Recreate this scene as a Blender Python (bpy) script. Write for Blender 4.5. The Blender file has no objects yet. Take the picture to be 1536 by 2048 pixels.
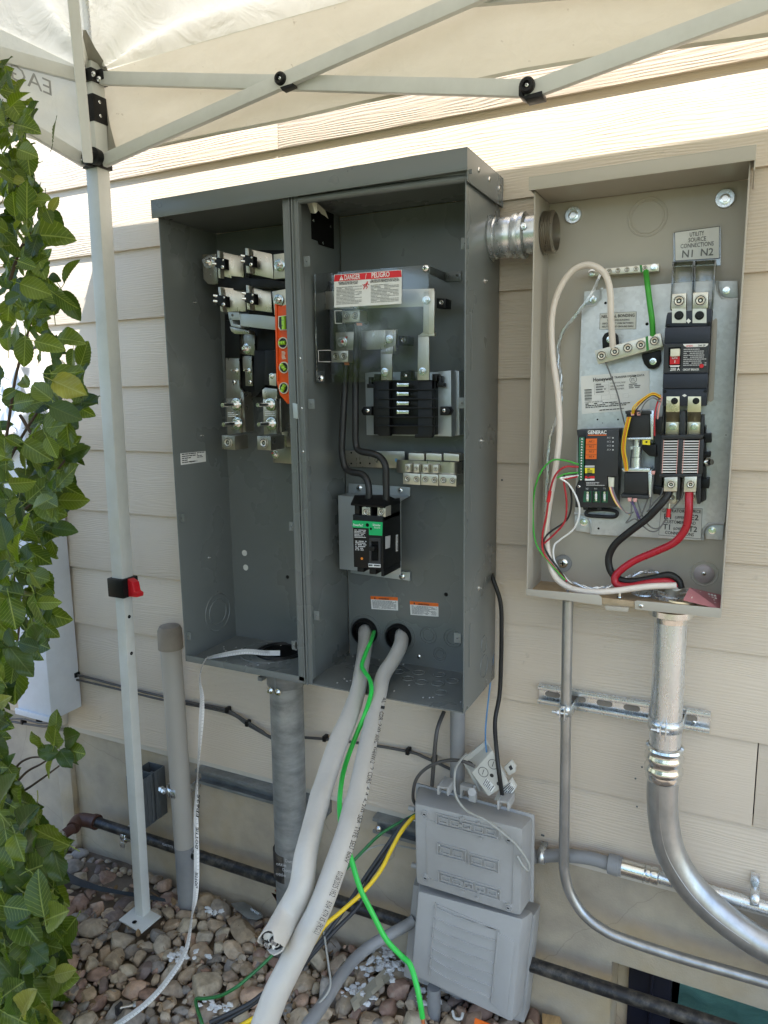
import bpy, bmesh, math, random
from mathutils import Vector, Matrix, noise

random.seed(7)
S = bpy.context.scene
COL = S.collection

# ---------------------------------------------------------------- camera
F_PX, YAW, PITCH, ROLL = 1445.26, 0.455795, 0.164772, -0.0138668
CAM = Vector((0.0, -1.32565, -0.492329))
fw = Vector((-math.sin(YAW) * math.cos(PITCH), math.cos(YAW) * math.cos(PITCH), -math.sin(PITCH)))
r0 = Vector((math.cos(YAW), math.sin(YAW), 0)); u0 = r0.cross(fw)
RT = math.cos(ROLL) * r0 + math.sin(ROLL) * u0
UP = -math.sin(ROLL) * r0 + math.cos(ROLL) * u0
cd = bpy.data.cameras.new("camera"); cam = bpy.data.objects.new("camera", cd); COL.objects.link(cam)
cd.sensor_fit = 'HORIZONTAL'; cd.sensor_width = 36.0; cd.lens = 36.0 * F_PX / 1536.0
cd.clip_start = 0.02; cd.clip_end = 500
M = Matrix((RT, UP, -fw)).transposed().to_4x4(); M.translation = CAM; cam.matrix_world = M
S.camera = cam

# ---------------------------------------------------------------- light
SUN = Vector((-1.06, 1.0, -2.2)).normalized()          # the way the light travels
w = bpy.data.worlds.new("World"); S.world = w; w.use_nodes = True
nt = w.node_tree; nt.nodes.clear()
sky = nt.nodes.new('ShaderNodeTexSky'); sky.sky_type = 'NISHITA'; sky.sun_disc = False
sky.sun_elevation = math.asin(-SUN.z); sky.sun_rotation = math.atan2(-SUN.x, -SUN.y)
sky.air_density = 1.0; sky.dust_density = 0.5; sky.ozone_density = 1.0
bg = nt.nodes.new('ShaderNodeBackground'); bg.inputs[1].default_value = 0.15
wo = nt.nodes.new('ShaderNodeOutputWorld')
nt.links.new(sky.outputs[0], bg.inputs[0]); nt.links.new(bg.outputs[0], wo.inputs[0])
ld = bpy.data.lights.new("sun", 'SUN'); ld.energy = 3.9; ld.angle = math.radians(0.53); ld.color = (1.0, 0.965, 0.92)
lo = bpy.data.objects.new("sun", ld); COL.objects.link(lo); lo.rotation_euler = SUN.to_track_quat('-Z', 'Y').to_euler()
lo.location = (3, -3, 6)
S.view_settings.view_transform = 'Standard'; S.view_settings.look = 'None'
S.view_settings.gamma = 1.0; S.view_settings.use_curve_mapping = False
S.view_settings.exposure = 1.68
S.cycles.max_bounces = 10; S.cycles.diffuse_bounces = 5; S.cycles.glossy_bounces = 4
S.cycles.transmission_bounces = 8; S.cycles.transparent_max_bounces = 12
S.cycles.sample_clamp_indirect = 6.0

# ---------------------------------------------------------------- measuring: a photo point carried onto a real plane
def ray(px, py): return fw + (px - 768) / F_PX * RT - (py - 1024) / F_PX * UP
def A(px, py, y): d = ray(px, py); return CAM + d * ((y - CAM.y) / d.y)      # on a plane parallel to the wall
def AX(px, py, x): d = ray(px, py); return CAM + d * ((x - CAM.x) / d.x)     # on a plane square to the wall
def AZ(px, py, z): d = ray(px, py); return CAM + d * ((z - CAM.z) / d.z)     # on a level plane

# ---------------------------------------------------------------- materials
def _n(nt, t, **kw):
    n = nt.nodes.new(t)
    for k, v in kw.items():
        if k in n.inputs: n.inputs[k].default_value = v
        else: setattr(n, k, v)
    return n
def mat(name, col, rough=0.5, metal=0.0, var=0.12, scale=30, bump=0.0, bscale=200, stretch=(1, 1, 1),
        dirt=0.0, dirtcol=(0.25, 0.2, 0.14), dscale=6, spec=0.5, rvar=0.1, trans=0.0, coat=0.0, spangle=0.0):
    m = bpy.data.materials.new(name); m.use_nodes = True; t = m.node_tree; L = t.links
    b = t.nodes['Principled BSDF']; b.inputs['Metallic'].default_value = metal
    b.inputs['Specular IOR Level'].default_value = spec
    if coat: b.inputs['Coat Weight'].default_value = coat; b.inputs['Coat Roughness'].default_value = 0.15
    tc = _n(t, 'ShaderNodeTexCoord'); mp = _n(t, 'ShaderNodeMapping'); mp.inputs['Scale'].default_value = stretch
    L.new(tc.outputs['Object'], mp.inputs[0])
    n1 = _n(t, 'ShaderNodeTexNoise', Scale=scale, Detail=6.0, Roughness=0.6); L.new(mp.outputs[0], n1.inputs['Vector'])
    mr = _n(t, 'ShaderNodeMapRange'); mr.inputs[1].default_value = 0.3; mr.inputs[2].default_value = 0.7
    mr.inputs[3].default_value = 1 - var; mr.inputs[4].default_value = 1 + var
    L.new(n1.outputs[0], mr.inputs[0])
    src = mr.outputs[0]
    if spangle:
        vo = _n(t, 'ShaderNodeTexVoronoi', Scale=170.0); L.new(tc.outputs['Object'], vo.inputs['Vector'])
        bw = _n(t, 'ShaderNodeRGBToBW'); L.new(vo.outputs['Color'], bw.inputs[0])
        m2 = _n(t, 'ShaderNodeMapRange'); m2.inputs[3].default_value = 1 - spangle; m2.inputs[4].default_value = 1 + spangle
        L.new(bw.outputs[0], m2.inputs[0]); mm = _n(t, 'ShaderNodeMath', operation='MULTIPLY')
        L.new(src, mm.inputs[0]); L.new(m2.outputs[0], mm.inputs[1]); src = mm.outputs[0]
    mul = _n(t, 'ShaderNodeVectorMath', operation='SCALE'); mul.inputs[0].default_value = col[:3]
    L.new(src, mul.inputs['Scale']); out = mul.outputs[0]
    if dirt:
        n2 = _n(t, 'ShaderNodeTexNoise', Scale=dscale, Detail=8.0, Roughness=0.7); L.new(tc.outputs['Object'], n2.inputs['Vector'])
        r2 = _n(t, 'ShaderNodeMapRange'); r2.inputs[1].default_value = 0.45; r2.inputs[2].default_value = 0.75; r2.inputs[4].default_value = dirt
        L.new(n2.outputs[0], r2.inputs[0]); mx = _n(t, 'ShaderNodeMix', data_type='RGBA')
        L.new(r2.outputs[0], mx.inputs[0]); L.new(out, mx.inputs[6]); mx.inputs[7].default_value = (*dirtcol, 1); out = mx.outputs[2]
    L.new(out, b.inputs['Base Color'])
    rr = _n(t, 'ShaderNodeMapRange'); rr.inputs[3].default_value = max(0.03, rough - rvar); rr.inputs[4].default_value = min(1, rough + rvar)
    n3 = _n(t, 'ShaderNodeTexNoise', Scale=scale * 2.3, Detail=4.0); L.new(mp.outputs[0], n3.inputs['Vector'])
    L.new(n3.outputs[0], rr.inputs[0]); L.new(rr.outputs[0], b.inputs['Roughness'])
    if bump:
        nb = _n(t, 'ShaderNodeTexNoise', Scale=bscale, Detail=5.0); L.new(mp.outputs[0], nb.inputs['Vector'])
        bp = _n(t, 'ShaderNodeBump', Strength=bump, Distance=0.002); L.new(nb.outputs[0], bp.inputs['Height']); L.new(bp.outputs[0], b.inputs['Normal'])
    return m

MT = {}
def m_(k, *a, **kw): MT[k] = mat(k, *a, **kw); return MT[k]
m_('grey_paint', (0.133, 0.146, 0.142), 0.28, var=0.03, scale=3, bump=0.04, bscale=900, rvar=0.04)
m_('beige_paint', (0.42, 0.385, 0.325), 0.36, var=0.05, scale=5, bump=0.05, bscale=900, rvar=0.05)
m_('galv', (0.70, 0.73, 0.75), 0.28, 0.85, var=0.07, scale=25, spangle=0.03, stretch=(2, 2, .5), bump=0.05, bscale=300)
m_('galv_plate', (0.58, 0.61, 0.62), 0.42, 0.55, var=0.06, scale=12, spangle=0.08, bump=0.03, bscale=200, stretch=(1, 1, 3))
m_('conduit_metal', (0.42, 0.425, 0.42), 0.36, 0.8, var=0.18, scale=22, stretch=(2, 2, 1), bump=0.05, bscale=240, dirt=0.5, dirtcol=(0.5, 0.49, 0.46), dscale=34)
m_('old_conduit', (0.25, 0.265, 0.265), 0.5, 0.6, var=0.3, scale=16, stretch=(1, 1, 3), bump=0.12, bscale=150, dirt=0.5, dirtcol=(0.44, 0.44, 0.42), dscale=20)
m_('chrome', (0.78, 0.79, 0.78), 0.18, 1.0, var=0.08, scale=60)
m_('tin', (0.43, 0.40, 0.345), 0.30, 0.9, var=0.10, scale=18, stretch=(4, 1, 1), bump=0.04)
m_('tin_light', (0.64, 0.605, 0.52), 0.34, 0.75, var=0.08, scale=20)
m_('brass_plate', (0.66, 0.58, 0.40), 0.30, 0.85, var=0.12, scale=16)
m_('zinc_blue', (0.42, 0.46, 0.47), 0.4, 0.5, var=0.06, scale=10)
m_('black_plastic', (0.006, 0.006, 0.0065), 0.42, spec=0.3, var=0.2, scale=40)
m_('black_rubber', (0.010, 0.010, 0.010), 0.5, var=0.25, scale=60, bump=0.05)
m_('dark_hole', (0.006, 0.006, 0.006), 0.8, spec=0.1)
m_('navy_plastic', (0.013, 0.016, 0.030), 0.40, var=0.1, scale=40)
m_('charcoal', (0.022, 0.023, 0.026), 0.45, var=0.08)
m_('grey_pvc', (0.24, 0.245, 0.25), 0.5, var=0.08, scale=12, dirt=0.4, dirtcol=(0.36, 0.33, 0.28))
m_('pvc_painted', (0.40, 0.375, 0.335), 0.5, var=0.05, scale=9, dirt=0.25, dirtcol=(0.32, 0.29, 0.25), dscale=9)
m_('pvc_cap', (0.26, 0.225, 0.185), 0.75, var=0.15, scale=30, bump=0.15, bscale=80)
m_('nid_plastic', (0.345, 0.34, 0.325), 0.48, var=0.06, scale=9, dirt=0.5, dirtcol=(0.40, 0.40, 0.40), dscale=9, bump=0.04)
m_('nid_light', (0.385, 0.38, 0.365), 0.48, var=0.05, scale=9, dirt=0.4, dirtcol=(0.44, 0.44, 0.43), dscale=12, bump=0.04)
m_('offwhite_plastic', (0.58, 0.57, 0.52), 0.45, var=0.06, dirt=0.3, dirtcol=(0.35, 0.33, 0.28), dscale=30)
m_('white_sheath', (0.47, 0.455, 0.42), 0.42, var=0.05, scale=14, dirt=0.45, dirtcol=(0.40, 0.385, 0.35), dscale=26, bump=0.5, bscale=30)
m_('white_wire', (0.72, 0.64, 0.57), 0.38, var=0.05)
m_('green_wire', (0.03, 0.52, 0.075), 0.32, var=0.08, scale=20)
m_('dark_green', (0.012, 0.13, 0.03), 0.35, var=0.15)
m_('thin_green', (0.05, 0.36, 0.04), 0.4, var=0.15)
m_('bus_green', (0.03, 0.24, 0.04), 0.4, var=0.15)
m_('red_wire', (0.42, 0.012, 0.025), 0.30, var=0.12)
m_('yellow_wire', (0.78, 0.52, 0.012), 0.4, var=0.06)
m_('orange_wire', (0.72, 0.22, 0.02), 0.4)
m_('pink_wire', (0.66, 0.33, 0.30), 0.4)
m_('purple_wire', (0.14, 0.10, 0.25), 0.4)
m_('blue_wire', (0.10, 0.26, 0.50), 0.4)
m_('grey_wire', (0.33, 0.33, 0.30), 0.45)
m_('coax', (0.075, 0.07, 0.065), 0.5, var=0.2, scale=30)
m_('copper', (0.80, 0.30, 0.15), 0.3, 0.9)
m_('orange_paint', (0.72, 0.085, 0.008), 0.33, var=0.08)
m_('vial', (0.34, 0.66, 0.04), 0.2, var=0.05)
m_('cream', (0.66, 0.64, 0.52), 0.5)
m_('red_plastic', (0.60, 0.012, 0.02), 0.38)
m_('white_print', (0.78, 0.78, 0.76), 0.5)
m_('label_white', (0.72, 0.715, 0.69), 0.45, var=0.03)
m_('label_clear', (0.60, 0.60, 0.56), 0.4, var=0.03)
m_('label_orange', (0.75, 0.14, 0.012), 0.45)
m_('label_red', (0.62, 0.012, 0.02), 0.45)
m_('label_green', (0.0, 0.36, 0.11), 0.45)
m_('label_yellow', (0.80, 0.66, 0.02), 0.45)
m_('ink', (0.025, 0.025, 0.025), 0.6)
m_('ink_grey', (0.16, 0.16, 0.16), 0.6)
m_('ink_light', (0.5, 0.5, 0.5), 0.6)
m_('gasket_green', (0.02, 0.14, 0.07), 0.4)
m_('pink_metal', (0.52, 0.22, 0.25), 0.35, 0.6, var=0.08)
m_('gas_pipe', (0.012, 0.012, 0.013), 0.42, var=0.3, dirt=0.75, dirtcol=(0.16, 0.14, 0.11), dscale=55)
m_('brown_pipe', (0.075, 0.028, 0.018), 0.55, var=0.25, bump=0.15, dirt=0.2, dirtcol=(0.3, 0.25, 0.2))
m_('tent_paint', (0.62, 0.63, 0.60), 0.40, var=0.05, scale=12, dirt=0.12, dirtcol=(0.3, 0.28, 0.24), dscale=25)
m_('plank_dust', (0.40, 0.29, 0.17), 0.8, var=0.18, scale=40, dirt=0.3, dirtcol=(0.45, 0.4, 0.33))
m_('bark', (0.085, 0.055, 0.035), 0.8, var=0.3, scale=60, bump=0.4, bscale=120)
m_('trim_paint', (0.56, 0.51, 0.43), 0.55, var=0.04, bump=0.05)
m_('white_box', (0.62, 0.65, 0.70), 0.35, var=0.04, dirt=0.15, dirtcol=(0.4, 0.4, 0.4))
m_('fluff', (0.68, 0.68, 0.67), 0.9, var=0.1, scale=60)
m_('fabric_black', (0.012, 0.016, 0.018), 0.6, var=0.3)
m_('tape_white', (0.66, 0.655, 0.63), 0.55, var=0.05)
m_('wood', (0.42, 0.27, 0.12), 0.6, var=0.2, scale=40, stretch=(6, 1, 1))
m_('window_frame', (0.010, 0.011, 0.02), 0.35)

def siding_mat():
    m = bpy.data.materials.new('siding'); m.use_nodes = True; t = m.node_tree; L = t.links; b = t.nodes['Principled BSDF']
    tc = _n(t, 'ShaderNodeTexCoord'); oi = _n(t, 'ShaderNodeObjectInfo')
    ad = _n(t, 'ShaderNodeVectorMath', operation='ADD'); sc = _n(t, 'ShaderNodeMath', operation='MULTIPLY'); sc.inputs[1].default_value = 40
    L.new(oi.outputs['Random'], sc.inputs[0]); L.new(tc.outputs['Object'], ad.inputs[0]); L.new(sc.outputs[0], ad.inputs[1])
    mp = _n(t, 'ShaderNodeMapping'); mp.inputs['Scale'].default_value = (1.6, 1, 14); L.new(ad.outputs[0], mp.inputs[0])
    n1 = _n(t, 'ShaderNodeTexNoise', Scale=1.5, Detail=3.0, Roughness=0.5); L.new(mp.outputs[0], n1.inputs['Vector'])
    # growth rings: bands across z bent by the low noise
    sep = _n(t, 'ShaderNodeSeparateXYZ'); L.new(ad.outputs[0], sep.inputs[0])
    z = _n(t, 'ShaderNodeMath', operation='MULTIPLY_ADD'); z.inputs[1].default_value = 1150.0
    k = _n(t, 'ShaderNodeMath', operation='MULTIPLY'); k.inputs[1].default_value = 46.0
    L.new(n1.outputs[0], k.inputs[0]); L.new(sep.outputs[2], z.inputs[0]); L.new(k.outputs[0], z.inputs[2])
    si = _n(t, 'ShaderNodeMath', operation='SINE'); L.new(z.outputs[0], si.inputs[0])
    mp2 = _n(t, 'ShaderNodeMapping'); mp2.inputs['Scale'].default_value = (9, 1, 160); L.new(ad.outputs[0], mp2.inputs[0])
    n2 = _n(t, 'ShaderNodeTexNoise', Scale=3.0, Detail=5.0); L.new(mp2.outputs[0], n2.inputs['Vector'])
    n3 = _n(t, 'ShaderNodeTexNoise', Scale=5.0, Detail=3.0); L.new(ad.outputs[0], n3.inputs['Vector'])
    amp = _n(t, 'ShaderNodeMapRange'); amp.inputs[1].default_value = 0.35; amp.inputs[2].default_value = 0.65; amp.inputs[3].default_value = 0.15; amp.inputs[4].default_value = 1.0
    L.new(n3.outputs[0], amp.inputs[0])
    s2 = _n(t, 'ShaderNodeMath', operation='MULTIPLY'); L.new(si.outputs[0], s2.inputs[0]); L.new(amp.outputs[0], s2.inputs[1])
    hh = _n(t, 'ShaderNodeMath', operation='MULTIPLY_ADD'); hh.inputs[1].default_value = 0.35; L.new(s2.outputs[0], hh.inputs[0]); L.new(n2.outputs[0], hh.inputs[2])
    bp = _n(t, 'ShaderNodeBump', Strength=0.5, Distance=0.0015); L.new(hh.outputs[0], bp.inputs['Height']); L.new(bp.outputs[0], b.inputs['Normal'])
    n4 = _n(t, 'ShaderNodeTexNoise', Scale=3.0, Detail=6.0); L.new(tc.outputs['Object'], n4.inputs['Vector'])
    cr = _n(t, 'ShaderNodeMapRange'); cr.inputs[3].default_value = 0.88; cr.inputs[4].default_value = 1.08; mm = _n(t, 'ShaderNodeMath', operation='MULTIPLY_ADD'); mm.inputs[1].default_value = 0.45; L.new(oi.outputs['Random'], mm.inputs[0]); L.new(n4.outputs[0], mm.inputs[2]); m5 = _n(t, 'ShaderNodeMath', operation='SUBTRACT'); m5.inputs[1].default_value = 0.22; L.new(mm.outputs[0], m5.inputs[0]); L.new(m5.outputs[0], cr.inputs[0])
    vv = _n(t, 'ShaderNodeVectorMath', operation='SCALE'); vv.inputs[0].default_value = (0.64, 0.548, 0.438); L.new(cr.outputs[0], vv.inputs['Scale'])
    # small dirt freckles
    n5 = _n(t, 'ShaderNodeTexNoise', Scale=45.0, Detail=4.0); L.new(ad.outputs[0], n5.inputs['Vector'])
    dr = _n(t, 'ShaderNodeMapRange'); dr.inputs[1].default_value = 0.70; dr.inputs[2].default_value = 0.80; dr.inputs[4].default_value = 0.35; L.new(n5.outputs[0], dr.inputs[0])
    mx = _n(t, 'ShaderNodeMix', data_type='RGBA'); L.new(dr.outputs[0], mx.inputs[0]); L.new(vv.outputs[0], mx.inputs[6]); mx.inputs[7].default_value = (0.3, 0.25, 0.19, 1)
    L.new(mx.outputs[2], b.inputs['Base Color']); b.inputs['Roughness'].default_value = 0.62; b.inputs['Specular IOR Level'].default_value = 0.3
    MT['siding'] = m
siding_mat()

def concrete_mat():
    m = bpy.data.materials.new('concrete'); m.use_nodes = True; t = m.node_tree; L = t.links; b = t.nodes['Principled BSDF']
    tc = _n(t, 'ShaderNodeTexCoord')
    n1 = _n(t, 'ShaderNodeTexNoise', Scale=3.5, Detail=7.0, Roughness=0.6); L.new(tc.outputs['Object'], n1.inputs['Vector'])
    cr = t.nodes.new('ShaderNodeValToRGB'); e = cr.color_ramp.elements
    e[0].position = 0.32; e[0].color = (0.33, 0.285, 0.225, 1); e[1].position = 0.72; e[1].color = (0.45, 0.345, 0.20, 1)
    x = cr.color_ramp.elements.new(0.5); x.color = (0.45, 0.385, 0.29, 1); L.new(n1.outputs[0], cr.inputs[0])
    n2 = _n(t, 'ShaderNodeTexNoise', Scale=260.0, Detail=3.0); L.new(tc.outputs['Object'], n2.inputs['Vector'])
    n3 = _n(t, 'ShaderNodeTexNoise', Scale=30.0, Detail=6.0); L.new(tc.outputs['Object'], n3.inputs['Vector'])
    # hairline cracks
    nn = _n(t, 'ShaderNodeTexNoise', Scale=6.0, Detail=5.0); L.new(tc.outputs['Object'], nn.inputs['Vector'])
    va = _n(t, 'ShaderNodeVectorMath', operation='MULTIPLY_ADD'); va.inputs[1].default_value = (.12, .12, .12); L.new(nn.outputs['Color'], va.inputs[0]); L.new(tc.outputs['Object'], va.inputs[2])
    vo = _n(t, 'ShaderNodeTexVoronoi', feature='DISTANCE_TO_EDGE', Scale=1.7); L.new(va.outputs[0], vo.inputs['Vector'])
    ck = _n(t, 'ShaderNodeMapRange'); ck.inputs[1].default_value = 0.0; ck.inputs[2].default_value = 0.0025; ck.inputs[3].default_value = 0.3; ck.inputs[4].default_value = 0; L.new(vo.outputs['Distance'], ck.inputs[0])
    mr = _n(t, 'ShaderNodeMapRange'); mr.inputs[3].default_value = 0.85; mr.inputs[4].default_value = 1.12; L.new(n3.outputs[0], mr.inputs[0])
    sc = _n(t, 'ShaderNodeVectorMath', operation='SCALE'); L.new(cr.outputs[0], sc.inputs[0]); L.new(mr.outputs[0], sc.inputs['Scale'])
    mx = _n(t, 'ShaderNodeMix', data_type='RGBA'); L.new(ck.outputs[0], mx.inputs[0]); L.new(sc.outputs[0], mx.inputs[6]); mx.inputs[7].default_value = (0.12, 0.1, 0.08, 1)
    L.new(mx.outputs[2], b.inputs['Base Color']); b.inputs['Roughness'].default_value = 0.85
    ah = _n(t, 'ShaderNodeMath', operation='ADD'); L.new(n2.outputs[0], ah.inputs[0]); L.new(n3.outputs[0], ah.inputs[1])
    bp = _n(t, 'ShaderNodeBump', Strength=0.5, Distance=0.0015); L.new(ah.outputs[0], bp.inputs['Height']); L.new(bp.outputs[0], b.inputs['Normal'])
    MT['concrete'] = m
concrete_mat()

def stone_mat():
    m = bpy.data.materials.new('river_stone'); m.use_nodes = True; t = m.node_tree; L = t.links; b = t.nodes['Principled BSDF']
    tc = _n(t, 'ShaderNodeTexCoord'); oi = _n(t, 'ShaderNodeObjectInfo'); ge = _n(t, 'ShaderNodeNewGeometry')
    a = _n(t, 'ShaderNodeMath', operation='ADD'); L.new(oi.outputs['Random'], a.inputs[0]); L.new(ge.outputs['Random Per Island'], a.inputs[1])
    fr = _n(t, 'ShaderNodeMath', operation='FRACT'); L.new(a.outputs[0], fr.inputs[0])
    cr = t.nodes.new('ShaderNodeValToRGB'); cr.color_ramp.interpolation = 'CONSTANT'
    cols = [(0.42, 0.31, 0.205), (0.32, 0.245, 0.175), (0.45, 0.30, 0.205), (0.36, 0.285, 0.20), (0.25, 0.215, 0.175), (0.43, 0.355, 0.25),
            (0.29, 0.185, 0.135), (0.44, 0.37, 0.275), (0.27, 0.245, 0.215), (0.36, 0.275, 0.18), (0.18, 0.135, 0.115), (0.46, 0.35, 0.235)]
    e = cr.color_ramp.elements
    e[0].color = (*cols[0], 1); e[1].position = 1 / 12; e[1].color = (*cols[1], 1)
    for i in range(2, 12): x = e.new(i / 12); x.color = (*cols[i], 1)
    L.new(fr.outputs[0], cr.inputs[0])
    w1 = _n(t, 'ShaderNodeMath', operation='MULTIPLY'); w1.inputs[1].default_value = 60; L.new(fr.outputs[0], w1.inputs[0])
    ad = _n(t, 'ShaderNodeVectorMath', operation='ADD'); L.new(ge.outputs['Position'], ad.inputs[0]); L.new(w1.outputs[0], ad.inputs[1])
    n1 = _n(t, 'ShaderNodeTexNoise', Scale=55.0, Detail=8.0, Roughness=0.65); L.new(ad.outputs[0], n1.inputs['Vector'])
    mr = _n(t, 'ShaderNodeMapRange'); mr.inputs[1].default_value = .3; mr.inputs[2].default_value = .7; mr.inputs[3].default_value = 0.62; mr.inputs[4].default_value = 1.3; L.new(n1.outputs[0], mr.inputs[0])
    sc = _n(t, 'ShaderNodeVectorMath', operation='SCALE'); L.new(cr.outputs[0], sc.inputs[0]); L.new(mr.outputs[0], sc.inputs['Scale'])
    n2 = _n(t, 'ShaderNodeTexNoise', Scale=22.0, Detail=5.0, Distortion=1.5); L.new(ad.outputs[0], n2.inputs['Vector'])
    r2 = _n(t, 'ShaderNodeMapRange'); r2.inputs[1].default_value = .56; r2.inputs[2].default_value = .68; r2.inputs[4].default_value = .45; L.new(n2.outputs[0], r2.inputs[0])
    mx = _n(t, 'ShaderNodeMix', data_type='RGBA'); L.new(r2.outputs[0], mx.inputs[0]); L.new(sc.outputs[0], mx.inputs[6]); mx.inputs[7].default_value = (0.40, 0.35, 0.28, 1)
    L.new(mx.outputs[2], b.inputs['Base Color']); b.inputs['Roughness'].default_value = 0.68
    bp = _n(t, 'ShaderNodeBump', Strength=0.5, Distance=0.002); L.new(n1.outputs[0], bp.inputs['Height']); L.new(bp.outputs[0], b.inputs['Normal'])
    MT['stone'] = m
stone_mat()

def leaf_mat(name, c1, c2, vein):
    m = bpy.data.materials.new(name); m.use_nodes = True; t = m.node_tree; L = t.links; b = t.nodes['Principled BSDF']; out = t.nodes['Material Output']
    uv = _n(t, 'ShaderNodeUVMap'); sep = _n(t, 'ShaderNodeSeparateXYZ'); L.new(uv.outputs[0], sep.inputs[0])
    oi = _n(t, 'ShaderNodeObjectInfo'); ge = _n(t, 'ShaderNodeNewGeometry')
    a = _n(t, 'ShaderNodeMath', operation='ADD'); L.new(oi.outputs['Random'], a.inputs[0]); L.new(ge.outputs['Random Per Island'], a.inputs[1])
    fr = _n(t, 'ShaderNodeMath', operation='FRACT'); L.new(a.outputs[0], fr.inputs[0])
    mx = _n(t, 'ShaderNodeMix', data_type='RGBA'); L.new(fr.outputs[0], mx.inputs[0]); mx.inputs[6].default_value = (*c1, 1); mx.inputs[7].default_value = (*c2, 1)
    # u: distance from the midrib 0..1, v: along the leaf 0..1 ; side veins slant forward
    k = _n(t, 'ShaderNodeMath', operation='MULTIPLY_ADD'); k.inputs[1].default_value = -0.30; L.new(sep.outputs[0], k.inputs[0]); L.new(sep.outputs[1], k.inputs[2])
    k2 = _n(t, 'ShaderNodeMath', operation='MULTIPLY'); k2.inputs[1].default_value = 9.0; L.new(k.outputs[0], k2.inputs[0])
    f2 = _n(t, 'ShaderNodeMath', operation='FRACT'); L.new(k2.outputs[0], f2.inputs[0])
    pp = _n(t, 'ShaderNodeMath', operation='PINGPONG'); pp.inputs[1].default_value = 0.5; L.new(k2.outputs[0], pp.inputs[0])
    sv = _n(t, 'ShaderNodeMapRange'); sv.inputs[1].default_value = 0.0; sv.inputs[2].default_value = 0.09; sv.inputs[3].default_value = 0.75; sv.inputs[4].default_value = 0; L.new(pp.outputs[0], sv.inputs[0])
    mv = _n(t, 'ShaderNodeMapRange'); mv.inputs[1].default_value = 0.02; mv.inputs[2].default_value = 0.07; mv.inputs[3].default_value = 1; mv.inputs[4].default_value = 0; L.new(sep.outputs[0], mv.inputs[0])
    vmx = _n(t, 'ShaderNodeMath', operation='MAXIMUM'); L.new(sv.outputs[0], vmx.inputs[0]); L.new(mv.outputs[0], vmx.inputs[1])
    m2 = _n(t, 'ShaderNodeMix', data_type='RGBA'); L.new(vmx.outputs[0], m2.inputs[0]); L.new(mx.outputs[2], m2.inputs[6]); m2.inputs[7].default_value = (*vein, 1)
    # blotches and the odd yellowing
    nz = _n(t, 'ShaderNodeTexNoise', Scale=40.0, Detail=4.0); L.new(ge.outputs['Position'], nz.inputs['Vector'])
    nr = _n(t, 'ShaderNodeMapRange'); nr.inputs[3].default_value = 0.7; nr.inputs[4].default_value = 1.3; L.new(nz.outputs[0], nr.inputs[0])
    sc = _n(t, 'ShaderNodeVectorMath', operation='SCALE'); L.new(m2.outputs[2], sc.inputs[0]); L.new(nr.outputs[0], sc.inputs['Scale'])
    L.new(sc.outputs[0], b.inputs['Base Color']); b.inputs['Roughness'].default_value = 0.36; b.inputs['Specular IOR Level'].default_value = 0.5
    bp = _n(t, 'ShaderNodeBump', Strength=0.5, Distance=0.001); bp.invert = True; L.new(vmx.outputs[0], bp.inputs['Height']); L.new(bp.outputs[0], b.inputs['Normal'])
    tr = _n(t, 'ShaderNodeBsdfTranslucent'); s3 = _n(t, 'ShaderNodeVectorMath', operation='MULTIPLY'); s3.inputs[1].default_value = (1.5, 1.7, 0.5)
    L.new(sc.outputs[0], s3.inputs[0]); L.new(s3.outputs[0], tr.inputs[0])
    ms = _n(t, 'ShaderNodeMixShader'); ms.inputs[0].default_value = 0.42; L.new(b.outputs[0], ms.inputs[1]); L.new(tr.outputs[0], ms.inputs[2]); L.new(ms.outputs[0], out.inputs[0])
    MT[name] = m
leaf_mat('leaf', (0.062, 0.108, 0.012), (0.135, 0.180, 0.016), (0.27, 0.32, 0.08))
leaf_mat('leaf_yellow', (0.15, 0.22, 0.03), (0.28, 0.27, 0.05), (0.35, 0.35, 0.12))
leaf_mat('leaf_dark', (0.032, 0.062, 0.012), (0.065, 0.11, 0.018), (0.09, 0.125, 0.035))

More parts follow.
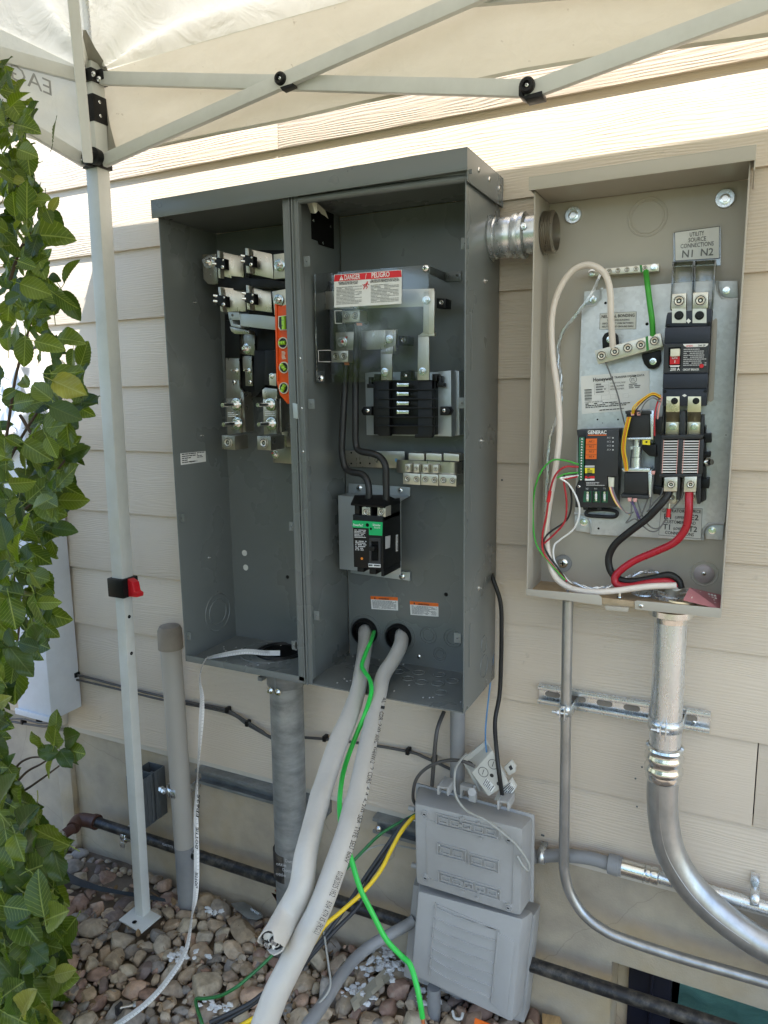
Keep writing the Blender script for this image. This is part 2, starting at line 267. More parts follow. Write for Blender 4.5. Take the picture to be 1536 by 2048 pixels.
def fabric_mat(key, mixf, bst):
    m = bpy.data.materials.new(key); m.use_nodes = True; t = m.node_tree; L = t.links; b = t.nodes['Principled BSDF']; out = t.nodes['Material Output']
    tc = _n(t, 'ShaderNodeTexCoord'); mp = _n(t, 'ShaderNodeMapping'); mp.inputs['Scale'].default_value = (1, 1, 2.5); L.new(tc.outputs['Object'], mp.inputs[0])
    n1 = _n(t, 'ShaderNodeTexNoise', Scale=4.0, Detail=7.0, Roughness=0.65); L.new(mp.outputs[0], n1.inputs['Vector'])
    cr = t.nodes.new('ShaderNodeValToRGB'); e = cr.color_ramp.elements
    e[0].position = 0.3; e[0].color = (0.67, 0.655, 0.58, 1); e[1].position = 0.7; e[1].color = (0.78, 0.775, 0.71, 1); L.new(n1.outputs[0], cr.inputs[0])
    n5 = _n(t, 'ShaderNodeTexNoise', Scale=70.0, Detail=3.0); L.new(tc.outputs['Object'], n5.inputs['Vector'])
    dr = _n(t, 'ShaderNodeMapRange'); dr.inputs[1].default_value = 0.72; dr.inputs[2].default_value = 0.78; dr.inputs[4].default_value = 0.5; L.new(n5.outputs[0], dr.inputs[0])
    mx = _n(t, 'ShaderNodeMix', data_type='RGBA'); L.new(dr.outputs[0], mx.inputs[0]); L.new(cr.outputs[0], mx.inputs[6]); mx.inputs[7].default_value = (0.3, 0.27, 0.22, 1)
    L.new(mx.outputs[2], b.inputs['Base Color']); b.inputs['Roughness'].default_value = 0.8; b.inputs['Specular IOR Level'].default_value = 0.2
    nb = _n(t, 'ShaderNodeTexNoise', Scale=14.0, Detail=4.0, Distortion=0.8); L.new(tc.outputs['Object'], nb.inputs['Vector'])
    bp = _n(t, 'ShaderNodeBump', Strength=bst, Distance=0.012); L.new(nb.outputs[0], bp.inputs['Height']); L.new(bp.outputs[0], b.inputs['Normal'])
    tr = _n(t, 'ShaderNodeBsdfTranslucent'); L.new(mx.outputs[2], tr.inputs[0]); L.new(bp.outputs[0], tr.inputs['Normal'])
    ms = _n(t, 'ShaderNodeMixShader'); ms.inputs[0].default_value = mixf; L.new(b.outputs[0], ms.inputs[1]); L.new(tr.outputs[0], ms.inputs[2]); L.new(ms.outputs[0], out.inputs[0])
    MT[key] = m
fabric_mat('fabric', 0.45, 0.4); fabric_mat('roof_fabric', 0.27, 0.8)

def glass_mat(name, tint=(1, 1, 1), fac=0.0, rough=0.02, ior=1.5):
    m = bpy.data.materials.new(name); m.use_nodes = True; t = m.node_tree; L = t.links; t.nodes.remove(t.nodes['Principled BSDF']); out = t.nodes['Material Output']
    tr = _n(t, 'ShaderNodeBsdfTransparent'); tr.inputs[0].default_value = (*tint, 1)
    gl = _n(t, 'ShaderNodeBsdfGlossy'); gl.inputs['Roughness'].default_value = rough
    fr = _n(t, 'ShaderNodeFresnel'); fr.inputs[0].default_value = ior
    ad = _n(t, 'ShaderNodeMath', operation='ADD'); ad.inputs[1].default_value = fac; L.new(fr.outputs[0], ad.inputs[0])
    ms = _n(t, 'ShaderNodeMixShader'); L.new(ad.outputs[0], ms.inputs[0]); L.new(tr.outputs[0], ms.inputs[1]); L.new(gl.outputs[0], ms.inputs[2]); L.new(ms.outputs[0], out.inputs[0])
    MT[name] = m
glass_mat('plexi', (0.96, 0.965, 0.97), 0.01, 0.07)
glass_mat('clear_plastic', (0.90, 0.90, 0.87), 0.08, 0.15)
glass_mat('window_glass', (0.88, 0.95, 0.93), 0.12, 0.03)

# ---------------------------------------------------------------- mesh building
WO = {}                                                    # world origin of every object built
def W(o): return WO[o.name] if o is not None else Vector((0, 0, 0))
class MB:
    def __init__(s): s.v = []; s.f = []; s.mi = []; s.cur = 0; s.uv = {}
    def add(s, vs, fs):
        o = len(s.v); s.v += [Vector(v) for v in vs]
        for f in fs: s.f.append(tuple(i + o for i in f)); s.mi.append(s.cur)
        return s
    def box(s, x0, x1, y0, y1, z0, z1):
        return s.add([(x0, y0, z0), (x1, y0, z0), (x1, y1, z0), (x0, y1, z0), (x0, y0, z1), (x1, y0, z1), (x1, y1, z1), (x0, y1, z1)],
                     [(0, 3, 2, 1), (4, 5, 6, 7), (0, 1, 5, 4), (1, 2, 6, 5), (2, 3, 7, 6), (3, 0, 4, 7)])
    def prism(s, pts, off):
        n = len(pts); off = Vector(off); a = [Vector(p) for p in pts]; b = [p + off for p in a]
        return s.add(a + b, [tuple(range(n)), tuple(range(2 * n - 1, n - 1, -1))] + [(i, i + n, (i + 1) % n + n, (i + 1) % n) for i in range(n)])
    def slab(s, pxs, yf, yb): return s.prism([A(x, y, yf) for x, y in pxs], (0, yb - yf, 0))   # photo outline at depth yf, going back to yb
    def rect(s, x0, y0, x1, y1, yf, yb):
        return s.slab([(x0, y0), (x1, y0), (x1, y1), (x0, y1)], yf, yb)
    def hexa(s, a, b):                                                        # two quads joined
        return s.add(list(a) + list(b), [(0, 1, 2, 3), (7, 6, 5, 4), (0, 4, 5, 1), (1, 5, 6, 2), (2, 6, 7, 3), (3, 7, 4, 0)])
    def tube(s, pts, r, seg=10, sub=4, cap=True, flat=None):
        P = smooth(pts, sub) if sub > 1 else [Vector(p) for p in pts]
        R = r if callable(r) else (lambda t: r)
        o = len(s.v); n = len(P); up = None
        for i, p in enumerate(P):
            d = (P[min(i + 1, n - 1)] - P[max(i - 1, 0)]).normalized()
            if up is None: up = Vector((0, 0, 1)) if abs(d.z) < 0.9 else Vector((0, 1, 0))
            a = d.cross(up).normalized(); up = a.cross(d).normalized(); rr = R(i / (n - 1))
            for k in range(seg):
                t = 2 * math.pi * k / seg; s.v.append(p + (a * math.cos(t) + up * math.sin(t)) * rr)
        for i in range(n - 1):
            for k in range(seg):
                k2 = (k + 1) % seg; s.f.append((o + i * seg + k, o + i * seg + k2, o + (i + 1) * seg + k2, o + (i + 1) * seg + k)); s.mi.append(s.cur)
        if cap:
            s.f.append(tuple(o + k for k in range(seg - 1, -1, -1))); s.f.append(tuple(o + (n - 1) * seg + k for k in range(seg))); s.mi += [s.cur] * 2
        return s
    def cyl(s, p0, p1, r, seg=16, r1=None):
        p0 = Vector(p0); p1 = Vector(p1); q = r if r1 is None else r1
        return s.tube([p0, p1], lambda t: r + (q - r) * t, seg, 1)
    def lathe(s, c, axis, prof, seg=20, rings=False):                         # prof: (along, radius)
        c = Vector(c); d = Vector(axis).normalized(); up = Vector((0, 0, 1)) if abs(d.z) < .9 else Vector((0, 1, 0)); a = d.cross(up).normalized(); b = a.cross(d)
        o = len(s.v); n = len(prof)
        for h, r in prof:
            for k in range(seg):
                t = 2 * math.pi * k / seg; s.v.append(c + d * h + (a * math.cos(t) + b * math.sin(t)) * r)
        for i in range(n - 1):
            for k in range(seg):
                k2 = (k + 1) % seg; s.f.append((o + i * seg + k, o + i * seg + k2, o + (i + 1) * seg + k2, o + (i + 1) * seg + k)); s.mi.append(s.cur)
        return s
    def ring(s, c, axis, r, t, seg=28): return s.lathe(c, axis, [(0, r - t), (t * .8, r - t * .5), (t * .8, r + t * .5), (0, r + t)], seg)
    def mesh(s, name, mats, smooth=False, bevel=0, org=(0, 0, 0)):
        me = bpy.data.meshes.new(name); o = Vector(org)
        me.from_pydata([tuple(v - o) for v in s.v], [], s.f)
        for m in (mats if isinstance(mats, (list, tuple)) else [mats]): me.materials.append(MT[m] if isinstance(m, str) else m)
        me.polygons.foreach_set('material_index', s.mi)
        bm = bmesh.new(); bm.from_mesh(me); bmesh.ops.recalc_face_normals(bm, faces=bm.faces)
        if bevel:
            es = [e for e in bm.edges if len(e.link_faces) == 2 and e.calc_face_angle(0) > 0.6]
            bmesh.ops.bevel(bm, geom=es, offset=bevel, segments=2, profile=0.6, affect='EDGES', clamp_overlap=True)
        bm.to_mesh(me); bm.free()
        if smooth:
            me.shade_smooth()
            try: me.set_sharp_from_angle(angle=math.radians(38))
            except Exception: pass
        elif bevel: 
            me.shade_smooth()
            try: me.set_sharp_from_angle(angle=math.radians(30))
            except Exception: pass
        return me
    def build(s, name, mats, parent=None, smooth=False, bevel=0, label=None):
        if parent is None:
            xs = [v.x for v in s.v]; ys = [v.y for v in s.v]; zs = [v.z for v in s.v]
            org = Vector(((min(xs) + max(xs)) / 2, (min(ys) + max(ys)) / 2, min(zs)))
        else: org = W(parent)
        me = s.mesh(name, mats, smooth, bevel, org); o = bpy.data.objects.new(name, me); COL.objects.link(o)
        if parent is not None: o.parent = parent
        else: o.location = org
        WO[o.name] = org
        if label: o['label'] = label
        return o
def smooth(pts, sub):
    P = [Vector(p) for p in pts]
    if len(P) < 3: return P
    Q = [P[0] * 2 - P[1]] + P + [P[-1] * 2 - P[-2]]; out = []
    for i in range(1, len(Q) - 2):
        p0, p1, p2, p3 = Q[i - 1:i + 3]
        for k in range(sub):
            t = k / sub; out.append(0.5 * ((2 * p1) + (p2 - p0) * t + (2 * p0 - 5 * p1 + 4 * p2 - p3) * t * t + (3 * p1 - p0 - 3 * p2 + p3) * t ** 3))
    out.append(P[-1]); return out
def tag(o, label, cat, group=None):
    o['label'] = label; o['category'] = cat
    if group: o['group'] = group
    return o
def thing(name, loc, label, cat, group=None):
    o = bpy.data.objects.new(name, None); COL.objects.link(o); o.location = loc; o.empty_display_size = 0.05
    WO[o.name] = Vector(loc); return tag(o, label, cat, group)
def part(name, mats, parent, fn, smooth=False, bevel=0, label=None):
    b = MB(); fn(b); return b.build(name, mats, parent, smooth, bevel, label)
def put(me, name, parent, loc, scale=1.0, rot=None, label=None):             # one more object on a shared mesh
    o = bpy.data.objects.new(name, me); COL.objects.link(o)
    if parent is not None: o.parent = parent
    o.location = Vector(loc) - W(parent)
    o.scale = (scale,) * 3 if isinstance(scale, (int, float)) else scale
    if rot is not None: o.rotation_euler = rot
    WO[o.name] = Vector(loc)
    if label: o['label'] = label
    return o
def text(s, p0, p1, h, name, m, parent, up=(0, 0, 1), nrm=None, eps=0.0004, bold=0.0, fit=True):
    """flat lettering from p0 to p1, h high, lying in the plane of (p1-p0) and up"""
    p0 = Vector(p0); p1 = Vector(p1); cu = bpy.data.curves.new('t', 'FONT'); cu.body = s; cu.size = 1; cu.resolution_u = 2; cu.offset = bold
    ob = bpy.data.objects.new('t', cu); me = bpy.data.meshes.new_from_object(ob); bpy.data.objects.remove(ob)
    xs = [v.co.x for v in me.vertices]; ys = [v.co.y for v in me.vertices]
    if not xs: return None
    x0, x1, y0, y1 = min(xs), max(xs), min(0, min(ys)), max(ys)
    d = p1 - p0; up = Vector(up); u = d.normalized(); up = (up - u * up.dot(u)).normalized()
    sx = d.length / (x1 - x0) if fit else h / 0.7; sy = h / (max(ys) if max(ys) > 0 else 1)
    n = Vector(nrm) if nrm else u.cross(up)
    if n.dot(CAM - p0) < 0: n = -n
    org = W(parent)
    for v in me.vertices: v.co = p0 + u * ((v.co.x - x0) * sx) + up * (v.co.y * sy) + n * eps - org
    me.materials.clear(); me.materials.append(MT[m]); me.name = name
    o = bpy.data.objects.new(name, me); COL.objects.link(o); o.parent = parent; WO[o.name] = org
    return o
def lerp(a, b, t): return a + (b - a) * t
def print_lines(q, rows, name, m, parent, fill=0.9, th=0.5, eps=0.0004, word=(0.02, 0.09), seed=0, u0=.04, u1=.96, v0=.05, v1=.95):
    """rows of small word-sized marks on the quad q = TL, TR, BR, BL (print too small to read)"""
    R = random.Random(seed); q = [Vector(p) for p in q]; n = (q[1] - q[0]).cross(q[3] - q[0]).normalized()
    if n.dot(CAM - q[0]) < 0: n = -n
    P = lambda u, v: lerp(lerp(q[0], q[1], u), lerp(q[3], q[2], u), v) + n * eps
    b = MB()
    for i in range(rows):
        va = v0 + (v1 - v0) * i / rows; vb = va + (v1 - v0) / rows * th; u = u0; end = u1 - (0 if R.random() < .6 else R.random() * .35)
        while u < end:
            wd = R.uniform(*word); e = min(u + wd, end)
            b.add([P(u, va), P(e, va), P(e, vb), P(u, vb)], [(0, 1, 2, 3)]); u = e + 0.012 + (R.random() > fill) * .1
    return b.build(name, m, parent)
def quad(pxs, y): return [A(x, yy, y) for x, yy in pxs]
def card(name, m, parent, pts, th=0.0005, nrm=None, label=None):
    b = MB(); pts = [Vector(p) for p in pts]; n = (pts[1] - pts[0]).cross(pts[2] - pts[0]).normalized()
    if n.dot(CAM - pts[0]) < 0: n = -n
    b.prism(pts, n * -th); return b.build(name, m, parent, label=label)

# ---------------------------------------------------------------- shared fasteners, unit radius, facing -y
def _hexpts(r, y, c=(0, 0)): return [(c[0] + r * math.cos(math.pi / 3 * k), y, c[1] + r * math.sin(math.pi / 3 * k)) for k in range(6)]
def mk_socket(m1, m2='dark_hole'):
    b = MB(); b.lathe((0, 0, 0), (0, -1, 0), [(0, 1.0), (.12, 1.0), (.2, .94), (.2, .86)], 18)
    b.cur = 1; b.lathe((0, 0, 0), (0, -1, 0), [(.2, .86), (.02, .84), (.02, .74)], 18); b.cur = 0; b.lathe((0, 0, 0), (0, -1, 0), [(.02, .74), (.26, .72), (.30, .64), (.22, .44), (.05, .40)], 18)
    b.cur = 1; b.prism(_hexpts(.46, -.06), (0, .02, 0)); b.cur = 0; b.lathe((0, 0, 0), (0, -1, 0), [(.08, .22), (.08, .001)], 10); return b.mesh('socket_screw', [m1, m2], smooth=True)
def mk_pan(m1, m2='dark_hole'):
    b = MB(); b.lathe((0, 0, 0), (0, -1, 0), [(0, 1), (.25, .98), (.5, .7), (.58, .35), (.6, 0.001)], 14)
    b.cur = 1; b.box(-.5, .5, -.62, -.5, -.1, .1); b.box(-.1, .1, -.625, -.5, -.5, .5); return b.mesh('pan_screw', [m1, m2], smooth=True)
def mk_hex(m1, wash=True, stud=0.0):
    b = MB()
    if wash: b.lathe((0, 0, 0), (0, -1, 0), [(0, 1), (.14, 1), (.16, .9), (.16, 0.001)], 20)
    b.prism(_hexpts(.62, -.14), (0, -.42, 0))
    if stud: b.cyl((0, -.3, 0), (0, -.3 - stud, 0), .34, 12)
    return b.mesh('hex_bolt', [m1], smooth=True)
def mk_tip(m1):
    b = MB(); b.lathe((0, 0, 0), (0, -1, 0), [(0, .9), (.7, .9), (.7, .45), (2.6, .42), (3.0, .1), (3.0, .001)], 8); return b.mesh('screw_tip', [m1], smooth=True)
FS = dict(socket=mk_socket('tin_light'), socket_c=mk_socket('chrome'), pan=mk_pan('chrome'), hexb=mk_hex('chrome'), stud=mk_hex('chrome', True, 3.2), hexs=mk_hex('chrome', True, .9),
          hexblack=mk_hex('black_plastic'), tip=mk_tip('chrome'), pan_grey=mk_pan('grey_paint'))
TO_RIGHT = (0, 0, math.pi / 2)      # facing +x
TO_LEFT = (0, 0, -math.pi / 2)      # facing -x ... the -y face turned
def fast(kind, name, parent, px, py, y, rpx, rot=None, label=None):
    c = A(px, py, y); r = (A(px + rpx, py, y) - c).length * 0.94
    return put(FS[kind], name, parent, c, r, rot, label)
def pxr(px, py, y, rpx): c = A(px, py, y); return (A(px, py + rpx, y) - c).length
def ptube(name, m, parent, pts, r, seg=10, sub=5, label=None, cat=None, group=None):
    """pts: (px, py, y) ; r in metres"""
    b = MB(); b.tube([A(*p) for p in pts], r, seg, sub); o = b.build(name, m, parent, smooth=True)
    if cat: tag(o, label, cat, group)
    return o
# ================================================================ SETTING
GZ = -1.79
SP = 0.157                                           # exposure of one siding board
def proj(P):
    d = Vector(P) - CAM; z = d.dot(fw)
    return (768 + F_PX * d.dot(RT) / z, 1024 - F_PX * d.dot(UP) / z) if z > 0.01 else (-9999, -9999)

def ground():
    m = mat('soil', (0.16, 0.125, 0.09), 0.9, var=0.35, scale=9, bump=0.8, bscale=60)
    b = MB(); n = 40
    xs = [-40 + 80 * i / n for i in range(n + 1)]; ys = [-60, -30, -15, -8, -5, -3.4]
    b.add([(-60, -60, GZ - .02), (60, -60, GZ - .02), (60, -3.4, GZ - .02), (-60, -3.4, GZ - .02)], [(0, 1, 2, 3)])
    o = b.build('lawn', mat('grass', (0.07, 0.11, 0.03), 0.9, var=0.4, scale=3, bump=0.6, bscale=40)); o['kind'] = 'structure'
    b = MB(); NX, NY = 110, 50; x0, x1, y0, y1 = -4.5, 4.5, -3.4, 0.02
    for j in range(NY + 1):
        for i in range(NX + 1):
            x = x0 + (x1 - x0) * i / NX; y = y0 + (y1 - y0) * j / NY
            h = noise.noise(Vector((x * 3, y * 3, 0))) * .012 + noise.noise(Vector((x * 14, y * 14, 3))) * .006
            k = max(0, 1 - ((x + 1.52) / .24) ** 2 - ((y + .06) / .13) ** 2); h += .03 * k     # a heap of bare soil by the wall
            b.v.append(Vector((x, y, GZ - .024 + h)))
    for j in range(NY):
        for i in range(NX):
            a = j * (NX + 1) + i; b.f.append((a, a + 1, a + NX + 2, a + NX + 1)); b.mi.append(0)
    o = b.build('ground', m, smooth=True); o['kind'] = 'structure'; return o
GROUND = ground()

# ---- house wall: lap siding board by board, concrete foundation, basement window
house = thing('house', (-0.6, 0.02, GZ), "house wall of cream lap siding boards over a concrete foundation with a basement window", "house")
def plank(x0, x1, n, y=0.0):
    z0 = -n * SP; z1 = z0 + SP + .012; g = .0009; x0 += g; x1 -= g
    b = MB(); b.add([(x0, y, z0), (x1, y, z0), (x1, y + .0085, z1), (x0, y + .0085, z1), (x0, y + .0085, z0), (x1, y + .0085, z0), (x1, y + .0165, z1), (x0, y + .0165, z1)],
                    [(0, 1, 2, 3), (7, 6, 5, 4), (0, 4, 5, 1), (1, 5, 6, 2), (2, 6, 7, 3), (3, 7, 4, 0)])
    return b.build('siding_plank', 'siding', house, bevel=0.0012)
TRX0 = A(107, 1441, -.012).x; TRX1 = A(127, 1443, -.012).x
joints = {0: [A(555, 285, 0).x, 1.35], 9: [A(272, 1430, 0).x, .9], 8: [A(1511, 1570, 0).x], 1: [.72], 2: [.31, 2.3], 3: [1.1], 4: [.55], 5: [1.6], 6: [.4], 7: [.85],
          -1: [.42], -2: [-.3], -3: [.7], -4: [-.9, 1.2], -5: [0.0], -6: [.5], -7: [-.4]}
for n in range(-8, 10):
    xs = [TRX1 + .002] + sorted(joints.get(n, [])) + [3.4]
    for a, c in zip(xs, xs[1:]): plank(a, c, n if n < 9 else 8.978)
    plank(-4.2, TRX0 - .002, n if n < 9 else 8.978)
part('sheathing', 'charcoal', house, lambda b: b.box(-4.2, 3.4, .0185, .05, -1.43, 1.45))
part('corner_trim', 'trim_paint', house, lambda b: b.box(TRX0, TRX1, -.014, .018, -1.405, 1.45), bevel=.001)
part('drip_edge', 'trim_paint', house, lambda b: b.box(TRX1, 3.4, .004, .02, -1.425, -1.409))
WX0 = A(1224, 1923, .012).x; WZ1 = A(1224, 1923, .012).z; WX1 = WX0 + .95; WZ0 = WZ1 - .5
def foundation(b):
    b.box(-4.2, WX0, .012, .26, -2.5, -1.412); b.box(WX0, WX1, .012, .26, WZ1, -1.412); b.box(WX1, 3.4, .012, .26, -2.5, -1.412)
    b.box(WX0, WX1, .012, .26, -2.5, WZ0)
fo = part('foundation', 'concrete', house, foundation)
part('pilaster', 'concrete', house, lambda b: b.box(A(118, 1560, -.005).x, A(143, 1560, -.005).x, -.006, .0118, GZ - .05, -1.43), bevel=.003)
WY = .115
fx = A(1256, 1990, WY).x
def wframe(b):
    b.box(fx, WX1 - .02, WY, WY + .05, WZ1 - .045, WZ1 - .001); b.box(fx, A(1341, 2000, WY).x, WY - .004, WY + .05, WZ0, WZ1 - .002)
    b.box(WX1 - .06, WX1 - .02, WY - .002, WY + .05, WZ0, WZ1); b.box(fx, WX1 - .02, WY - .001, WY + .05, WZ0, WZ0 + .04)
    x = A(1300, 1990, WY).x; b.box(x, x + .006, WY - .012, WY, WZ0, WZ1 - .003)
win = part('window_frame', 'window_frame', house, wframe, bevel=.001)
gx = A(1341, 2000, WY).x
part('pane', 'window_glass', win, lambda b: b.box(gx, WX1 - .06, WY + .02, WY + .025, WZ0 + .04, WZ1 - .045))
part('window_reveal', 'concrete', house, lambda b: b.box(WX0 + .0005, fx, WY + .004, .24, WZ0, WZ1 - .001))
def curtain(b):
    n = 60
    for i in range(n + 1):
        x = gx + (WX1 - gx) * i / n; y = WY + .040 + .006 * math.sin(i * 1.3) + .003 * math.sin(i * 3.1)
        b.v += [Vector((x, y, WZ0)), Vector((x + .02, y + .01, WZ1))]
    for i in range(n): b.f.append((2 * i, 2 * i + 2, 2 * i + 3, 2 * i + 1)); b.mi.append(0)
part('curtain', mat('curtain', (0.46, 0.70, 0.68), 0.8, var=0.35, scale=8, stretch=(1, 1, 5)), win, curtain, smooth=True)
# ground in the window well sits lower
def wn(b):
    b.box(WX0 - .02, WX1 + .02, -.55, .012, GZ - .5, GZ - .46)
# nail heads and scuffs on the siding
for (x, y) in [(1004, 960), (1284, 1534), (1271, 1557), (1087, 1671), (1084, 1670), (1274, 1613)]:
    fast('pan_grey', 'nail_head', house, x, y, -.0012, 2.2)

# white meter cabinet at far left
ub = thing('meter_cabinet', A(70, 1430, -.05), "white painted metal cabinet on the wall, half hidden behind the shrub", "cabinet")
bl = A(37, 1424, -.10); br_ = A(104, 1441, -.10)
part('body', 'white_box', ub, lambda b: b.box(bl.x, br_.x, -.10, -.002, bl.z, -.42), bevel=.003)
part('cover_lip', 'white_box', ub, lambda b: b.box(bl.x - .006, br_.x + .003, -.106, -.1005, bl.z - .004, bl.z + .012), bevel=.001)
part('hinge', 'white_box', ub, lambda b: [b.cyl((bl.x - .004, -.104, bl.z + .1 + k * .28), (bl.x - .004, -.104, bl.z + .18 + k * .28), .005, 10) for k in range(3)])
part('meter_socket', 'chrome', ub, lambda b: b.lathe(((bl.x + br_.x) / 2, -.1005, -.60), (0, -1, 0), [(0, .045), (.01, .045), (.02, .04), (.05, .034), (.058, .02), (.06, .001)], 24), smooth=True)

# ---- river stones
def mk_stone(i, sub=3):
    R = random.Random(i * 17 + 3); bm = bmesh.new(); bmesh.ops.create_icosphere(bm, subdivisions=sub, radius=1)
    off = Vector((R.uniform(-9, 9), R.uniform(-9, 9), R.uniform(-9, 9)))
    cuts = [(Vector((R.gauss(0, 1), R.gauss(0, 1), R.gauss(0, 1))).normalized(), R.uniform(.58, .82)) for _ in range(R.randint(4, 9))]
    for v in bm.verts:
        p = v.co.normalized(); r = 1 + .22 * noise.noise(p * 1.1 + off) + .08 * noise.noise(p * 2.8 + off)
        q = p * r
        for n, d in cuts:
            e = q.dot(n) - d
            if e > 0: q -= n * e * .96
        v.co = q
    me = bpy.data.meshes.new('stone'); bm.to_mesh(me); bm.free(); me.shade_smooth(); me.set_sharp_from_angle(angle=math.radians(34)); me.materials.append(MT['stone']); return me
STONES = [mk_stone(i) for i in range(14)]; STONES_LO = [mk_stone(i, 2) for i in range(14)]
def stones():
    foot_x = A(286, 1830, -.145).x
    R = random.Random(5); cell = {}; res = []
    def free(x, y, r, k):
        cx, cy = int(x / .06), int(y / .06)
        for i in range(cx - 1, cx + 2):
            for j in range(cy - 1, cy + 2):
                for (a, c, q) in cell.get((i, j), []):
                    if (a - x) ** 2 + (c - y) ** 2 < ((q + r) * k) ** 2: return False
        cell.setdefault((cx, cy), []).append((x, y, r)); return True
    soil = lambda x, y: ((x + 1.52) / .26) ** 2 + ((y + .05) / .12) ** 2 < 1
    for rad, tries in ((.033, 60), (.026, 700), (.020, 5000), (.0150, 14000), (.0095, 22000), (.0062, 16000)):
        for _ in range(tries):
            x = R.uniform(-2.25, -.22); y = R.uniform(-.95, -.0); r = rad * R.uniform(.85, 1.15)
            if abs(x - foot_x) < .05 and -.215 < y < -.12: continue
            if y > -r * .7 or (soil(x, y) and R.random() > .12): continue
            if free(x, y, r, .80): res.append((x, y, r, GZ + r * .12 + R.uniform(-.004, .006)))
    for _ in range(1100):                                       # a few lying on top of the others
        x = R.uniform(-2.2, -.3); y = R.uniform(-.9, -.03)
        if soil(x, y): continue
        res.append((x, y, R.uniform(.009, .018), GZ + R.uniform(-.006, .006)))
    vis = []; rest = []
    for s in res:
        px, py = proj((s[0], s[1], s[3])); d = (Vector((s[0], s[1], s[3])) - CAM).length
        (vis if -20 < px < 1120 and 1700 < py < 2075 else rest).append((s[2] / d, s))
    vis.sort(key=lambda t: -t[0]); rest += vis[300:]; vis = vis[:300]
    def place(i, s):
        a = R.uniform(.72, 1.0); c = R.uniform(.5, .8)
        return Matrix.LocRotScale(Vector((s[0], s[1], s[3])), Vector((R.gauss(0, .25), R.gauss(0, .25), 0)).length and
               __import__('mathutils').Euler((R.gauss(0, .3), R.gauss(0, .3), R.uniform(0, 6.28))), Vector((s[2] * 1.18, s[2] * a * 1.08, s[2] * c)))
    bed = part('gravel_fines', mat('fines', (0.19, 0.15, 0.105), 0.95, var=0.4, scale=30, bump=0.8, bscale=90), None, lambda b: b.box(-2.3, -.2, -1.0, -.005, GZ - .05, GZ - .018))
    bed.name = 'gravel_bed'; WO['gravel_bed'] = WO['gravel_fines']; bed['kind'] = 'structure'
    for i, (_, s) in enumerate(vis):
        o = bpy.data.objects.new('stone', STONES[R.randrange(14)]); COL.objects.link(o); o.parent = bed
        m = place(i, s); m.translation = m.translation - W(bed); o.matrix_local = m
    bm = bmesh.new()
    for i, (_, s) in enumerate(rest):
        k = len(bm.verts); bm.from_mesh(STONES_LO[R.randrange(14)]); m = place(i, s); m.translation = m.translation - W(bed)
        bm.verts.ensure_lookup_table()
        for v in bm.verts[k:]: v.co = m @ v.co
    me = bpy.data.meshes.new('loose_stones'); bm.to_mesh(me); bm.free(); me.materials.clear(); me.materials.append(MT['stone']); me.shade_smooth()
    o = bpy.data.objects.new('loose_stones', me); COL.objects.link(o); o.parent = bed; o['kind'] = 'stuff'
    return bed
BED = stones()

# ---- pop-up canopy
LY = -.145                                            # the plane of the leg and the truss beside the wall
foot = A(286, 1830, LY); foot.z = GZ + .004
top = A(184, 150, LY)
tent = thing('pop_up_canopy', (foot.x, LY, GZ), "white pop-up canopy with steel leg, scissor trusses and stained fabric roof", "canopy tent")
LX = top.x; ez = .168; XE = -1.25; FY = -.122
def legaxis(py): 
    t = (py - 150) / (1830 - 150); return top.lerp(foot, t) 
def sqtube(b, p0, p1, a, c=None, rot=0.0, side=None):
    """square or flat tube a (across) by c (along the view) between two points"""
    c = c or a; p0 = Vector(p0); p1 = Vector(p1); d = (p1 - p0).normalized(); s = Vector(side) if side else Vector((math.cos(rot), math.sin(rot), 0))
    u = (s - d * s.dot(d)).normalized(); v = d.cross(u)
    q = lambda p: [p + u * a * i + v * c * j for i, j in ((-1, -1), (1, -1), (1, 1), (-1, 1))]
    b.hexa(q(p0), q(p1))
TW = 0.0
def onleg(py):
    lo, hi = 0.0, 1.0
    for _ in range(30):
        m = (lo + hi) / 2
        if proj(top.lerp(foot, m))[1] < py: lo = m
        else: hi = m
    return top.lerp(foot, lo)
part('upper_leg', 'tent_paint', tent, lambda b: sqtube(b, onleg(150) + Vector((0, 0, .02)), onleg(1165), .0165, rot=TW), bevel=.0022)
part('lower_leg', 'tent_paint', tent, lambda b: sqtube(b, onleg(1150), foot + Vector((0, 0, .002)), .0132, rot=TW), bevel=.002)
for py in (1232, 1305, ): 
    c = onleg(py); u = Vector((1, 0, 0))
    part('adjustment_hole', 'dark_hole', tent, lambda b: b.lathe(c + u * .0134, u, [(0, .0042), (.0006, .0042), (.0006, .0005)], 14))
fp = AZ(286, 1838, GZ + .003)
part('foot_plate', 'tent_paint', tent, lambda b: b.prism([(foot.x - .036, LY - .044, GZ + .020), (foot.x + .044, LY - .050, GZ + .017), (foot.x + .050, LY + .010, GZ + .020), (foot.x - .030, LY + .016, GZ + .024)], (0, 0, .004)), bevel=.001)
part('foot_plate_hole', 'dark_hole', tent, lambda b: b.lathe((foot.x + .006, LY - .034, GZ + .0245), (0, 0, 1), [(0, .006), (.0004, .0055), (.0004, .0001)], 14))
lc = onleg(1172)
lat = part('leg_latch', 'black_plastic', tent, lambda b: sqtube(b, lc + Vector((0, 0, .022)), lc - Vector((0, 0, .022)), .024, rot=TW), bevel=.003)
ux = Vector((math.cos(TW), math.sin(TW), 0))
